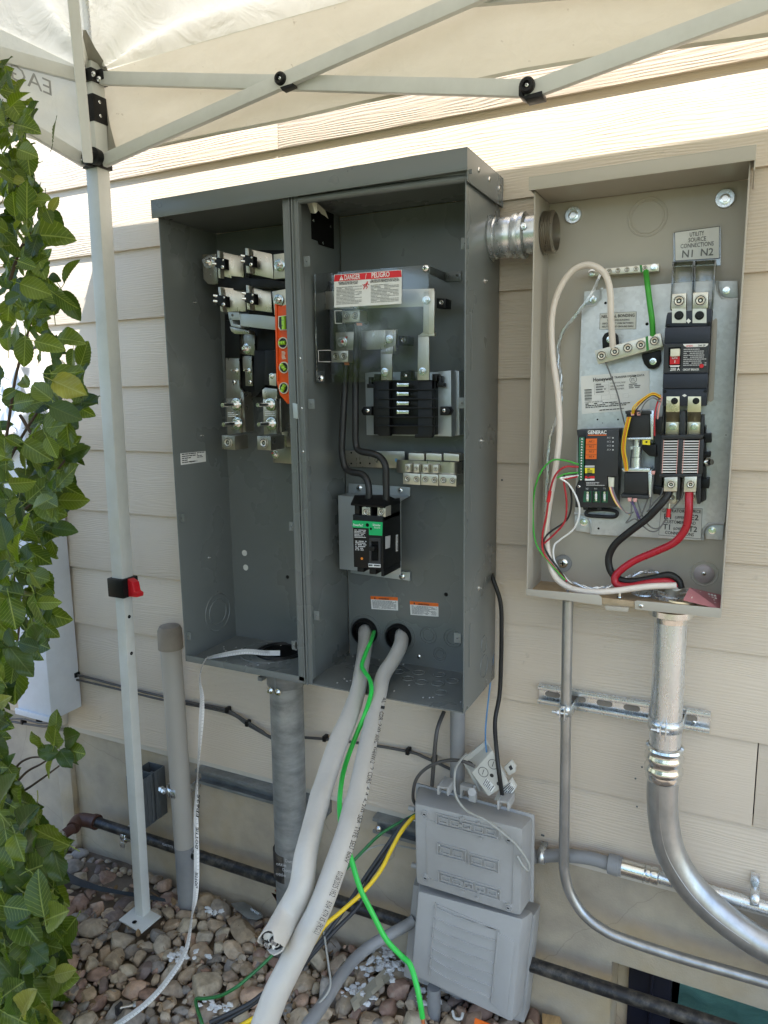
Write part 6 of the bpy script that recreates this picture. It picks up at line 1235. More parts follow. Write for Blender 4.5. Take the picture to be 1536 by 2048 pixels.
# harness round the coils
for m, dx, y in (('yellow_wire', 0, -.078), ('orange_wire', 2.5, -.08), ('ink_grey', 5, -.076), ('yellow_wire', 6, -.080)):
    wire('harness_wire', m, [(1255 + dx, 834, y), (1246 + dx, 873, y), (1244 + dx, 902, y), (1248 + dx, 925, y), (1251 + dx * .7, 942, y)], .0012, 6)
for m, d, x0 in (('yellow_wire', 0, 1264), ('yellow_wire', 3, 1267), ('brown_pipe', 6, 1270), ('ink_grey', 12, 1277), ('red_wire', 1, 1268)):
    wire('harness_wire', m, [(x0, 828, -.080), (x0 + 4, 812 + d, -.088), (1290, 794 + d, -.088), (1306, 786 + d * .8, -.085), (1321, 792 + d, -.078)], .0012, 6)
wire('harness_wire', 'red_wire', [(1321, 790, -.07), (1313, 812, -.082), (1309, 840, -.084), (1309, 872, -.082)], .0014, 6); wire('harness_wire', 'pink_wire', [(1324, 794, -.07), (1318, 815, -.08), (1315, 838, -.08)], .0014, 6)
for m, dx in (('yellow_wire', 0), ('pink_wire', 2), ('purple_wire', 4), ('ink_grey', 6), ('white_print', 1), ('orange_wire', 3)):
    wire('harness_wire', m, [(1219 + dx, 974, -.070), (1224 + dx, 990, -.074), (1234 + dx, 1009, -.074), (1250 + dx * .6, 1023 + dx * .6, -.070), (1261 + dx, 1030 - dx, -.066)], .0011, 6)
for pts in ([(1263, 1000), (1262, 1030), (1252, 1046), (1268, 1038), (1279, 1043)], [(1268, 1002), (1272, 1020), (1276, 1040), (1284, 1050), (1300, 1062), (1316, 1060), (1332, 1038), (1337, 1030)], [(1265, 1002), (1272, 1025), (1280, 1038), (1272, 1018), (1260, 1002)], [(1274, 1000), (1284, 1030), (1300, 1053), (1318, 1056), (1334, 1034)],
            [(1306, 950), (1303, 975), (1291, 1010), (1281, 1034)], [(1307, 950), (1303, 990), (1299, 1018), (1296, 1022)], [(1326, 976), (1322, 990), (1308, 1006), (1294, 1024)], [(1365, 975), (1366, 990), (1355, 1006), (1340, 1022)]):
    wire('harness_wire', 'purple_wire' if len(pts) == 5 and pts[0][0] == 1265 else 'ink_grey', [(x, y, -.068 - .002 * (i % 2)) for i, (x, y) in enumerate(pts)], .0012, 6)
P('ferrule', 'red_plastic', lambda b: (b.cyl(A(1338, 1017, -.074), A(1336, 1034, -.074), .0036, 10),), smooth=True); P('ferrule_tip', 'tin_light', lambda b: (b.cyl(A(1339, 1006, -.074), A(1338, 1017, -.074), .0026, 10),), smooth=True)
# ---- hubs in the floor
c = AZ(1339, 1192, GB + T); hub = c.copy()
P('hub_bushing', 'galv', lambda b: b.lathe((c.x, c.y, GB + T), (0, 0, 1), [(0, .036), (.005, .036), (.006, .031), (.012, .031), (.013, .026), (.006, .024), (.001, .024)], 36), smooth=True)
P('cable_jacket_end', 'label_clear', lambda b: b.cyl((c.x, c.y, GB), A(1352, 1170, -.062), .0125, 14, .011), smooth=True)
c2 = AZ(1287, 1187, GB + T); P('plug_washer', 'galv', lambda b: b.lathe(c2, (0, 0, 1), [(0, .021), (.002, .0205), (.003, .012), (.003, .0001)], 26), smooth=True)
c3 = AZ(1135, 1190, GB + T); P('conduit_end', 'galv', lambda b: b.lathe((c3.x, c3.y, GB), (0, 0, 1), [(0, .0030), (.016, .0030), (.016, .0001)], 8), smooth=True)
P('clamp_band', 'brass_plate', lambda b: b.tube([A(1339, 1203, GF + .012), A(1352, 1206, GF + .008), A(1376, 1208, GF + .01), A(1392, 1207, GF + .02)], .003, 6, 4), smooth=True)
# ---- pink perforated strip lying in the corner
pk_ = [A(1379, 1175, -.082), A(1443, 1190, -.050), A(1441, 1219, -.098), A(1366, 1200, -.104)]
pc = card('perforated_strip', 'pink_metal', None, pk_, .0006); tag(pc, "pink perforated metal strip propped in the lower right corner of the beige enclosure", "metal strip")
gg = lambda u, v: lerp(lerp(pk_[0], pk_[1], u), lerp(pk_[3], pk_[2], u), v)
def holes(b):
    n = (pk_[1] - pk_[0]).cross(pk_[3] - pk_[0]).normalized(); n = n if n.dot(CAM - pk_[0]) > 0 else -n
    for (u0, nn) in ((.18, 4), (.62, 4)):
        for i in range(nn):
            for j in range(3): c = gg(u0 + j * .09 + (i % 2) * .03, .2 + i * .17); b.lathe(c, n, [(.0008, .0024), (.001, .0023), (.001, .0001)], 8)
part('perforations', 'white_print', pc, holes)
# ================================================================ CONDUITS, CHANNELS, PIPES
def lath(b, c, ax, prof, seg=28): b.lathe(c, ax, prof, seg)
# short conduit joining the two enclosures
cx = AX(1102, 465, -.305); cy, cz = cx.y, cx.z
nip = thing('coupled_conduit', (XR, cy, cz), "short shiny galvanized conduit with coupling joining the grey and beige enclosures", "conduit")
r = .0335
part('tube', 'galv', nip, lambda b: b.lathe((XR, cy, cz), (1, 0, 0), [(.004, r * .86), (.012, r * .93), (.090, r * .93)], 36), smooth=True)
part('compression_nut', 'galv', nip, lambda b: b.lathe((XR, cy, cz), (1, 0, 0), [(.001, r * .9), (.002, r * 1.04), (.008, r * 1.04), (.010, r * .97), (.014, r), (.026, r), (.034, r * 1.0), (.038, r * .93)], 36), smooth=True)
part('coupling', 'galv', nip, lambda b: b.lathe((XR, cy, cz), (1, 0, 0), [(.038, r * .94), (.040, r * 1.10), (.046, r * 1.12), (.050, r * 1.02), (.054, r * 1.14), (.060, r * 1.14), (.063, r * .95)], 36), smooth=True)
put(FS['hexs'], 'set_screw', nip, (XR + .064, cy - r * .98, cz + .008), .0055)
part('threaded_end', 'tin', nip, lambda b: b.lathe((GL, cy, cz), (1, 0, 0), sum([[(.003 + k * .0032, r * .98), (.0045 + k * .0032, r * 1.06)] for k in range(6)], []) + [(.024, r * .9), (.003, r * .86)], 36), smooth=True)
part('hub_lip', 'grey_paint', nip, lambda b: b.lathe((XR, cy, cz), (1, 0, 0), [(0, r * 1.15), (.002, r * 1.14), (.002, r * .9)], 36), smooth=True)

# large conduit below the beige box
yb_ = -.060; xk = hub.x + .004
big = thing('large_conduit', (-.082, yb_, -1.2), "thick galvanized conduit under the beige enclosure, sweeping down to the right", "conduit")
part('straight_tube', 'galv', big, lambda b: b.cyl((-.084, yb_, GB - .004), (-.0825, yb_, -1.112), .0262, 28), smooth=True)
part('box_connector', 'chrome', big, lambda b: b.lathe((-.084, yb_, GB - .001), (0, 0, -1), [(0, .031), (.006, .031), (.008, .036), (.018, .036), (.021, .029), (.030, .028), (.030, .026)], 32), smooth=True)
part('coupling', 'chrome', big, lambda b: b.lathe((-.0825, yb_, -1.104), (0, 0, -1), [(0, .027), (.002, .031), (.006, .0325), (.010, .030), (.016, .030), (.020, .0325), (.026, .0325), (.030, .030), (.038, .030), (.042, .0325), (.048, .0325), (.052, .0295), (.060, .030), (.064, .0285), (.066, .026)], 36), smooth=True)
part('bent_tube', 'conduit_metal', big, lambda b: b.tube([(-.0825, yb_, -1.165), (-.0825, yb_, -1.20)] + [A(*p, yb_) for p in ((1327, 1640), (1338, 1695), (1362, 1745), (1400, 1793), (1450, 1838), (1510, 1880), (1580, 1914), (1680, 1950), (1900, 2020))], .0262, 28, 7), smooth=True)
part('weld_seam', 'conduit_metal', big, lambda b: b.tube([A(x, y, yb_ - .0262) for x, y in ((1318, 1580), (1319, 1640), (1330, 1700), (1355, 1750), (1392, 1800), (1440, 1845), (1500, 1888))], .0007, 5, 6), smooth=True)
# small conduit
sm = thing('small_conduit', (-.25, -.05, -1.2), "thin steel conduit bending right below the left corner of the beige enclosure", "conduit")
part('tube', 'conduit_metal', sm, lambda b: b.tube([A(1136, 1200, -.052), A(1134, 1300, -.052), A(1131, 1500, -.052)] + [A(x, y, -.052) for x, y in ((1129, 1640), (1128, 1700), (1129, 1742), (1140, 1785), (1168, 1829), (1211, 1862), (1261, 1883), (1359, 1914.5), (1458, 1943), (1560, 1972), (1750, 2026))], .0098, 18, 7), smooth=True)
part('lock_nut', 'galv', sm, lambda b: b.lathe((A(1136, 1203, -.052).x, -.052, GB - .002), (0, 0, -1), [(0, .014), (.005, .014), (.006, .010)], 12), smooth=True)
# slotted channel behind both
st = thing('slotted_channel', (-.166, -.02, -1.091), "slotted galvanized channel bolted to the siding behind the two steel conduits", "strut channel")
sx0, sx1, sz0, sz1 = -.3185, -.014, -1.0905, -1.0535
def chan(b, x0, x1, z0, z1, d=.0155, slots=True):
    b.box(x0, x1, -.0045, -.0025, z0, z1); b.box(x0, x1, -d, -.0047, z1 - .002, z1); b.box(x0, x1, -d, -.0047, z0, z0 + .002)
    b.box(x0, x1, -d - .0002, -d + .0045, z1 - .0085, z1 - .0021); b.box(x0, x1, -d - .0002, -d + .0045, z0 + .0021, z0 + .0085)
part('channel', 'galv', st, lambda b: chan(b, sx0, sx1, sz0, sz1), bevel=.0008)
for k in range(6):
    x = sx0 + .027 + k * .0485; zc_ = (sz0 + sz1) / 2
    part('slot', 'pvc_cap', st, lambda b: b.prism([(x + (.009 if c > 0 else -.009) + .0055 * c_, -.0052, zc_ + .0055 * s_) for c_, s_, c in [(math.cos(a), math.sin(a), math.cos(a)) for a in [math.radians(t) for t in (-90 + .1, -60, -30, 0, 30, 60, 90 - .1, 90 + .1, 120, 150, 180, 210, 240, 270 - .1)]]], (0, .0006, 0)))
fast('pan', 'screw', st, 1388, 1445, -.0056, 5)
def strap(par, c, r, m='galv', wdt=.014, ax='z'):
    c = Vector(c); n = 16; b = MB()
    pts = [(-r - .004, -c.y - .004)] + [(-(r + .0008) * math.cos(math.pi * k / n), -(r + .0008) * math.sin(math.pi * k / n)) for k in range(n + 1)] + [(r + .004, -c.y - .004)]
    for (u, v) in pts:
        for s in (-1, 1):
            b.v.append(c + (Vector((u, v, s * wdt / 2)) if ax == 'z' else Vector((s * wdt / 2, v, u))))
    for i in range(len(pts) - 1): a = 2 * i; b.f.append((a, a + 1, a + 3, a + 2)); b.mi.append(0)
    o = b.build('pipe_strap', m, par, smooth=True); md = o.modifiers.new('thick', 'SOLIDIFY'); md.thickness = .0016; md.offset = 1; return o
for c, r_, par in (((A(1331, 1448, yb_).x, yb_, A(1331, 1445, yb_).z), .0262, big), ((A(1131, 1418, -.052).x, -.052, A(1131, 1418, -.052).z), .0098, sm)):
    o = strap(par, c, r_, wdt=.020)
    part('strap_ear', 'galv', o, lambda b: (b.box(c[0] - .006, c[0] - .0035, c[1] - r_ - .018, c[1] - r_, c[2] - .014, c[2] + .012), b.box(c[0] + .0025, c[0] + .005, c[1] - r_ - .018, c[1] - r_, c[2] - .014, c[2] + .012)), bevel=.0008)
    part('strap_bolt', 'galv', o, lambda b: (b.cyl((c[0] - .020, c[1] - r_ - .011, c[2]), (c[0] + .009, c[1] - r_ - .011, c[2]), .0028, 10), b.cyl((c[0] - .010, c[1] - r_ - .011, c[2]), (c[0] - .006, c[1] - r_ - .011, c[2]), .0052, 6)), smooth=True)
# horizontal run at the sill, right
hr = thing('sill_conduit', (-.15, -.03, -1.39), "horizontal run at the sill changing from grey plastic pipe to shiny steel conduit", "conduit")
yh = -.026; H = lambda *p: [A(x, y, yh) for x, y in p]
part('plastic_pipe', 'grey_pvc', hr, lambda b: b.tube(H((1050, 1716), (1084, 1712), (1129, 1711), (1178, 1716), (1218, 1727)), .0125, 20, 6), smooth=True)
d_ = (A(1330, 1757, yh) - A(1215, 1726, yh)).normalized(); s0_ = A(1215, 1726, yh)
part('female_adapter', 'grey_pvc', hr, lambda b: b.lathe(s0_, d_, [(0, .0135), (.002, .0185), (.020, .019), (.021, .0175), (.026, .0175), (.026, .001)], 24), smooth=True)
part('steel_nipple', 'chrome', hr, lambda b: b.lathe(s0_ + d_ * .026, d_, [(0, .0145), (.0385, .0145), (.039, .0175), (.0405, .0175), (.041, .0135), (.045, .0155), (.050, .0155), (.0505, .0135), (.056, .0155), (.064, .0155), (.066, .012)], 24), smooth=True)
part('steel_tube', 'galv', hr, lambda b: b.cyl(s0_ + d_ * .09, s0_ + d_ * .09 + Vector((d_.x, 0, d_.z - .02)).normalized() * .6, .0115, 20), smooth=True)
strap(hr, (A(1084, 1712, yh).x, yh, A(1084, 1712, yh).z), .0125, ax='x'); k = A(1509, 1796, yh); o = strap(hr, (k.x, yh, k.z), .0115, 'galv', ax='x'); 
part('strap_tab', 'galv', hr, lambda b: b.box(k.x - .007, k.x + .007, -.0045, -.0025, k.z + .012, k.z + .034), bevel=.0006); fast('pan', 'screw', hr, 1510, 1771, -.0048, 4)
# 3-inch service conduit under the grey box
dc = A(573, 1370, -.09); hx = hc.x
sv = thing('service_conduit', (dc.x, -.09, GZ), "wide weathered grey steel conduit rising from the stones under the grey enclosure", "conduit")
part('tube', 'old_conduit', sv, lambda b: b.tube([(dc.x, -.09, ZB - .002), (dc.x - .003, -.09, -1.4), (dc.x - .008, -.09, GZ - .05)], .0365, 36, 3), smooth=True)
part('clamp_hub', 'old_conduit', sv, lambda b: (b.lathe((dc.x, -.09, ZB - .001), (0, 0, -1), [(0, .042), (.050, .042), (.053, .040), (.053, .037)], 36), b.box(dc.x - .040, dc.x - .030, -.138, -.120, ZB - .036, ZB - .028), b.box(dc.x + .0, dc.x + .003, -.134, -.128, ZB - .052, ZB - .002)), smooth=True)
for (x, y) in ((541, 1381), (556, 1384)): fast('hexs', 'clamp_screw', sv, x, y, -.136, 6)
tp = part('tape_wrap', 'gas_pipe', sv, lambda b: b.tube([(dc.x - .0085, -.09, A(572, 1712, -.12).z), (dc.x - .009, -.09, A(572, 1765, -.12).z)], .0372, 36, 1), smooth=True)
for (x, y, s_) in ((571, 1724, 'Dottie'), (553, 1730, 'ottie'), (566, 1742, 'Dottie'), (552, 1750, 'ottie')): text(s_, A(x, y, -.129), A(x + 20, y + 4, -.1285), .0075, 'lettering', 'ink_light', tp)
# capped pipe
cp = A(341, 1285, -.05); cq = A(377, 1800, -.05)
pv = thing('capped_pipe', (cq.x, -.05, GZ), "beige painted plastic pipe with brown cap standing left of the grey enclosure", "pipe")
part('tube', 'pvc_painted', pv, lambda b: b.cyl((cp.x, -.05, cp.z - .01), (cq.x, -.05, GZ - .05), .0252, 28), smooth=True)
part('cap', 'pvc_cap', pv, lambda b: b.lathe((cp.x, -.05, cp.z - .014), (0, 0, 1), [(0, .026), (0, .0300), (.046, .0290), (.056, .024), (.060, .012), (.061, .0005)], 28), smooth=True)
part('pipe_sleeve', 'grey_pvc', pv, lambda b: b.cyl((cq.x, -.05, A(370, 1690, -.05).z), (cq.x, -.05, GZ - .05), .0262, 28), smooth=True)
k = A(357, 1577, -.05); o = strap(pv, (k.x, -.05, k.z), .0252, wdt=.022)
part('strap_bolt', 'galv', o, lambda b: (b.cyl((k.x - .045, -.07, k.z), (k.x - .018, -.075, k.z), .004, 10), b.cyl((k.x - .038, -.071, k.z), (k.x - .031, -.072, k.z), .008, 6), b.cyl((k.x - .028, -.074, k.z), (k.x - .022, -.075, k.z), .0075, 6)), smooth=True)
# long channel along the foundation
ls = thing('wall_channel', (-.86, -.01, -1.46), "long dull metal channel fixed along the foundation just under the siding", "strut channel")
def lchan(b, x0, x1):
    z0, z1 = -1.452, -1.431; b.box(x0, x1, .000, .0115, z0 - .008, z1 + .008); b.box(x0, x1, -.022, -.0002, z1 + .006, z1 + .008); b.box(x0, x1, -.022, -.0002, z0 - .008, z0 - .006); b.box(x0, x1, -.0225, -.0175, z1, z1 + .0058); b.box(x0, x1, -.0225, -.0175, z0 - .0058, z0)
part('channel', 'old_conduit', ls, lambda b: lchan(b, A(392, 1560, -.02).x, A(650, 1630, -.02).x), bevel=.0006)
part('channel', 'old_conduit', ls, lambda b: lchan(b, A(746, 1656, -.02).x, A(868, 1690, -.02).x), bevel=.0006); fast('hexs', 'bolt', ls, 757, 1657, -.022, 6)
# double channel piece standing by the leg
qx = A(262, 1600, -.05).x
dcn = thing('double_channel', (A(290, 1660, -.05).x, -.05, A(290, 1660, -.05).z), "dark grey double channel piece on the foundation behind the canopy leg", "strut channel")
a0, a1 = A(258, 1545, -.095), A(331, 1528, -.012); zt = A(290, 1540, -.05).z; zb_ = A(262, 1650, -.095).z
def dch(b):
    x0, x1 = A(257, 1600, -.09).x, A(312, 1600, -.05).x; 
    for (ya, yb2) in ((-.092, -.054), (-.050, -.012)):
        b.box(x0, x0 + .002, ya, yb2, zb_, zt); b.box(x1 - .002, x1, ya, yb2, zb_, zt); b.box(x0, x1, yb2 - .002, yb2, zb_, zt); b.box(x0 + .002, x0 + .012, ya, ya + .002, zb_, zt); b.box(x1 - .012, x1 - .002, ya, ya + .002, zb_, zt)
    b.box(x1, x1 + .002, -.08, -.074, zb_ + .001, zt - .001); b.box(x1, x1 + .002, -.066, -.060, zb_ + .001, zt - .001); b.box(x1, x1 + .002, -.040, -.034, zb_ + .001, zt - .001); b.box(x0 + .002, x1 - .002, -.09, -.015, zb_, zb_ + .003)
part('channel', mat('dark_zinc', (0.15, 0.165, 0.175), .45, .5, var=.12), dcn, dch, bevel=.0006)
# gas pipe
gy = -.045
gp = thing('gas_pipe', (-.8, gy, -1.66), "black coated pipe running low along the foundation with brown elbow and red valve", "pipe")
part('pipe', 'gas_pipe', gp, lambda b: b.cyl(A(187, 1642, gy), A(1600, 2105, gy), .0138, 20), smooth=True)
# gather brown fittings coming forward
e0 = A(189, 1643, gy); e1 = A(160, 1640, gy - .012); e2 = A(146, 1656, gy - .045); e3 = A(120, 1674, gy - .085); e4 = A(104, 1681, gy - .115)
part('elbow', 'brown_pipe', gp, lambda b: (b.tube([e0 + Vector((.006, 0, 0)), e1, e2], .0185, 18, 7), b.lathe(e0 + Vector((.010, 0, 0)), (-1, 0, 0), [(0, .014), (0, .0205), (.012, .0205), (.012, .017)], 20)), smooth=True)
part('nipple', 'brown_pipe', gp, lambda b: b.cyl(e2, e3, .0135, 18), smooth=True)
part('valve_body', 'galv', gp, lambda b: b.lathe(e3, e4 - e3, [(-.004, .0165), (.010, .0165), (.012, .014), (.030, .014), (.030, .001)], 18), smooth=True)
part('valve_handle', 'red_plastic', gp, lambda b: b.slab([(66, 1678), (72, 1668), (92, 1660), (99, 1662), (98, 1672), (84, 1684), (70, 1687)], gy - .14, gy - .122), bevel=.003)
k = A(254, 1670, gy); o = strap(gp, (k.x, gy, k.z), .0142, 'galv', .016, ax='x'); part('strap_ear', 'galv', gp, lambda b: b.box(k.x - .008, k.x + .008, gy - .020, gy - .017, k.z - .026, k.z - .010), bevel=.003); fast('pan', 'screw', gp, 252, 1681, gy - .0205, 3.5)
text('GASTITE FLASHSHIELD HDPE', A(325, 1690, gy - .0142), A(400, 1712, gy - .0142), .006, 'lettering', 'ink_light', gp)
# small pipe stubs
rc = A(915, 1500, -.035)
p2 = thing('riser_pipe', (rc.x, -.035, GZ), "slim grey plastic pipe rising behind the grey utility boxes to the enclosure", "pipe")
part('tube', 'grey_pvc', p2, lambda b: b.cyl((rc.x, -.035, ZB - .001), (rc.x, -.035, GZ - .03), .0150, 20), smooth=True)
k = AZ(868, 2024, GZ + .01); part('stub', 'grey_pvc', p2, lambda b: b.cyl((k.x, k.y, GZ - .03), (k.x, k.y, -1.72), .014, 18), smooth=True)

# ================================================================ UTILITY BOXES
def loft(b, F, yf, B_, yb): b.hexa([A(*p, yf) for p in F], [A(*p, yb) for p in B_])
ub2 = thing('upper_utility_box', (-.43, -.09, -1.49), "tilted grey plastic utility box with rows of square mouldings, above the ribbed box", "utility box")
FQ = [(829, 1606), (1046, 1657), (1041, 1834), (832, 1768)]; BQ = [(836, 1567), (1067, 1633), (1063, 1800), (840, 1735)]
part('body', 'nid_plastic', ub2, lambda b: loft(b, FQ, -.130, BQ, -.050), bevel=.009)
part('flange', 'nid_light', ub2, lambda b: loft(b, [(831, 1566), (1069, 1630), (1067, 1806), (834, 1741)], -.058, [(833, 1564), (1070, 1628), (1068, 1804), (836, 1739)], -.050), bevel=.003)
FX = lambda u, v, e=0: lerp(lerp(A(*FQ[0], -.130), A(*FQ[1], -.130), u), lerp(A(*FQ[3], -.130), A(*FQ[2], -.130), u), v) + Vector((0, -e, 0))
def fr(b, u0, v0, u1, v1, e=.0034, t=.010, tv=.014):
    for (a0, b0, a1, b1) in ((u0, v0, u1, v0 + tv), (u0, v1 - tv, u1, v1), (u0, v0 + tv, u0 + t, v1 - tv), (u1 - t, v0 + tv, u1, v1 - tv)):
        b.prism([FX(a0, b0, e), FX(a1, b0, e), FX(a1, b1, e), FX(a0, b1, e)], (0, e + .0002, 0))
def raised(b):
    fr(b, .11, .16, .93, .88, .0016, .006, .008)
    for (u0, v0, u1, v1, n) in ((.21, .05, .80, .19, 5), (.22, .40, .50, .55, 2), (.52, .42, .80, .57, 2), (.23, .74, .82, .88, 5)):
        fr(b, u0, v0, u1, v1)
        for k in range(n): w0 = u0 + .03 + (u1 - u0 - .04) * k / n; fr(b, w0, v0 + .035, w0 + (u1 - u0 - .04) / n - .025, v1 - .035)
part('moulded_ribs', 'nid_plastic', ub2, raised, bevel=.0003)
for (u, v) in ((.10, .10), (.88, .16), (.10, .88), (.89, .93)):
    o = part('screw_boss', 'nid_plastic', ub2, lambda b: b.lathe(FX(u, v), (0, -1, 0), [(-.001, .0085), (.002, .0085), (.0025, .0065), (.001, .006), (.001, .0045), (.003, .004), (.003, .0001)], 20), smooth=True); part('screw_slot', 'dark_hole', o, lambda b: b.prism([FX(u - .012, v - .007, .0032), FX(u + .012, v - .004, .0032), FX(u + .012, v + .009, .0032), FX(u - .012, v + .006, .0032)], (0, .0006, 0)))
for (u, v) in ((.45, .12), (.52, .14), (.63, .22), (.46, .80), (.53, .82), (.62, .84), (.47, .90), (.60, .93), (.46, .04), (.61, .05)): part('peg', 'nid_plastic', ub2, lambda b: b.cyl(FX(u, v, -.001), FX(u, v, .005), .0032, 12), smooth=True)
for (u, v) in ((.78, .17), (.80, .80), (.24, .43)): part('cut_mark', 'white_print', ub2, lambda b: b.lathe(FX(u, v), (0, -1, 0), [(.001, .0014), (.0022, .001), (.0022, .0001)], 6))
for (x0, y0, x1, y1) in ((874, 1572, 897, 1592), (994, 1601, 1018, 1622)): part('hinge_loop', 'nid_light', ub2, lambda b: (b.slab([(x0, y0), (x1, y0 + 3), (x1, y0 + 7), (x0, y0 + 4)], -.102, -.064), b.slab([(x0, y0), (x0 + 4, y0), (x0 + 4, y1 - 2), (x0, y1 - 3)], -.104, -.064), b.slab([(x1 - 4, y0 + 2), (x1, y0 + 3), (x1, y1), (x1 - 4, y1 - 1)], -.104, -.064)), bevel=.0008)
part('latch_tab', 'nid_light', ub2, lambda b: (b.slab([(920, 1570), (942, 1576), (942, 1584), (926, 1581), (923, 1597), (919, 1596)], -.075, -.060), b.cyl(A(944, 1584, -.090), A(944, 1585, -.070), .008, 16), b.slab([(937, 1584), (951, 1588), (951, 1606), (937, 1602)], -.090, -.080), b.cyl(A(950, 1570, -.07), A(948, 1580, -.07), .0028, 10)), bevel=.0006)
for (x, y) in ((818, 1616), (824, 1730)): part('side_peg', 'nid_light', ub2, lambda b: b.cyl(A(x, y, -.08), A(x + 12, y + 3, -.08), .0052, 14), smooth=True)
lb2 = thing('lower_utility_box', (-.43, -.08, GZ + .08), "light grey plastic utility box with curved horizontal ribs low on the wall", "utility box")
LQ = [(836, 1782), (1046, 1838), (1024, 2046), (822, 1950)]; LB = [(840, 1750), (1068, 1822), (1046, 2022), (826, 1918)]
part('cover', 'nid_light', lb2, lambda b: loft(b, LQ, -.120, LB, -.062), bevel=.008)
part('back_box', 'nid_plastic', lb2, lambda b: loft(b, [(826, 1770), (1070, 1830), (1048, 2048), (806, 1954)], -.060, [(838, 1730), (1082, 1808), (1060, 2018), (824, 1915)], -.002), bevel=.005)
LX_ = lambda u, v, e=0: lerp(lerp(A(*LQ[0], -.120), A(*LQ[1], -.120), u), lerp(A(*LQ[3], -.120), A(*LQ[2], -.120), u), v) + Vector((0, -e, 0))
def ribs(b):
    b.prism([LX_(.20, .08, .003), LX_(.80, .16, .003), LX_(.80, .175, .003), LX_(.20, .095, .003)], (0, .0034, 0))
    for k in range(7):
        v = .14 + k * .115; pts = [(.17, v - .03), (.35, v + .005), (.55, v + .015), (.78, v + .012)]
        for (a, c), (d, e) in zip(pts, pts[1:]): b.prism([LX_(a, c, .003), LX_(d, e, .003), LX_(d, e + .012, .003), LX_(a, c + .012, .003)], (0, .0034, 0))
    for u in (.18, .79): b.prism([LX_(u, .07 + (u - .18) * .15, .003), LX_(u + .010, .07 + (u - .18) * .15, .003), LX_(u + .010, .90, .003), LX_(u, .90, .003)], (0, .0034, 0))
    b.prism([LX_(.80, .19, .002), LX_(.95, .22, .002), LX_(.95, .96, .002), LX_(.80, .90, .002)], (0, .0026, 0))
part('cover_rib', 'nid_light', lb2, ribs, bevel=.0003)
part('latch_loop', 'label_clear', lb2, lambda b: b.tube([A(905, 2022, -.10), A(910, 2036, -.11), A(922, 2037, -.11), A(926, 2026, -.10)], .003, 8, 5), smooth=True)
og = card('orange_tag', 'label_orange', None, [A(950, 2036, -.13), A(1005, 2058, -.12), A(1000, 2110, -.13), A(940, 2090, -.14)], .001); tag(og, "orange tag with a dark X lying under the lower utility box", "tag")
text('X', A(972, 2062, -.1335), A(988, 2068, -.133), .012, 'lettering', 'ink', og, eps=.004)

# white junction box dangling above
jb = thing('junction_box', (-.42, -.06, -1.27), "small off-white cable junction box tilted on its corner above the grey utility box", "junction box")
JF = [(951, 1541), (984, 1502), (1016, 1564), (980, 1592)]; JB = [(927, 1510), (962, 1486), (1000, 1538), (962, 1568)]
JF = [(943, 1546), (985, 1500), (1018, 1566), (978, 1594)]; JBk = [(926, 1520), (972, 1484), (1010, 1548), (958, 1580)]
part('body', 'offwhite_plastic', jb, lambda b: loft(b, JF, -.085, JBk, -.045), bevel=.004)
JX = lambda u, v, e=0: lerp(lerp(A(*JF[0], -.085), A(*JF[1], -.085), u), lerp(A(*JF[3], -.085), A(*JF[2], -.085), u), v) + Vector((0, -e, 0))
part('back_flange', 'offwhite_plastic', jb, lambda b: loft(b, [(923, 1520), (973, 1480), (1013, 1550), (958, 1584)], -.056, [(923, 1518), (972, 1478), (1012, 1548), (957, 1582)], -.046), bevel=.002)
for u, v in ((.36, .26), (.80, .30)): 
    o = part('locking_disc', 'offwhite_plastic', jb, lambda b: (b.lathe(JX(u, v), (0, -1, 0), [(0, .0105), (.001, .0105), (.001, .0088), (.0004, .0085), (.0008, .007), (.0008, .0001)], 24)), smooth=True)
    part('disc_gap', 'charcoal', o, lambda b: (b.lathe(JX(u, v), (0, -1, 0), [(.0012, .0102), (.0013, .0100), (.0013, .0094), (.0012, .0092)], 24), b.prism([JX(u - .07, v + .02, .0014), JX(u + .07, v - .05, .0014), JX(u + .075, v - .03, .0014), JX(u - .065, v + .04, .0014)], (0, .0004, 0))))
q = [JX(.10, .52, .0006), JX(.34, .44, .0006), JX(.46, .86, .0006), JX(.20, .92, .0006)]; card('printed_label', 'white_print', jb, q, .0003); print_lines(q, 6, 'fine_print', 'ink_grey', jb, seed=3, word=(.2, .5), eps=.0008)
for u, v in ((.55, .52), (.62, .84)): part('hole', 'charcoal', jb, lambda b: b.lathe(JX(u, v), (0, -1, 0), [(.0002, .004), (.0004, .0038), (.0004, .0001)], 14))
part('lug_tab', 'offwhite_plastic', jb, lambda b: (b.slab([(1007, 1535), (1022, 1521), (1031, 1534), (1030, 1545), (1018, 1552)], -.058, -.050),), bevel=.002); part('hole', 'charcoal', jb, lambda b: b.slab([(1017, 1534), (1022, 1530), (1026, 1538), (1021, 1541)], -.0585, -.058))
q = quad([(1006, 1575), (1021, 1563), (1030, 1578), (1010, 1604)], -.070); part('barcode_flap', 'offwhite_plastic', jb, lambda b: b.slab([(1000, 1578), (1022, 1558), (1032, 1576), (1012, 1606), (988, 1600)], -.069, -.060), bevel=.0006); card('barcode_label', 'white_print', jb, q, .0003); print_lines(q, 5, 'fine_print', 'ink', jb, seed=9, word=(.05, .1), eps=.0008)
part('wire_ends', 'black_rubber', jb, lambda b: [b.tube([A(949, 1534, -.085), A(944 + k, 1526 + k * 2, -.088), A(936, 1522 + k, -.085)], .0012, 6, 4) for k in range(3)], smooth=True)

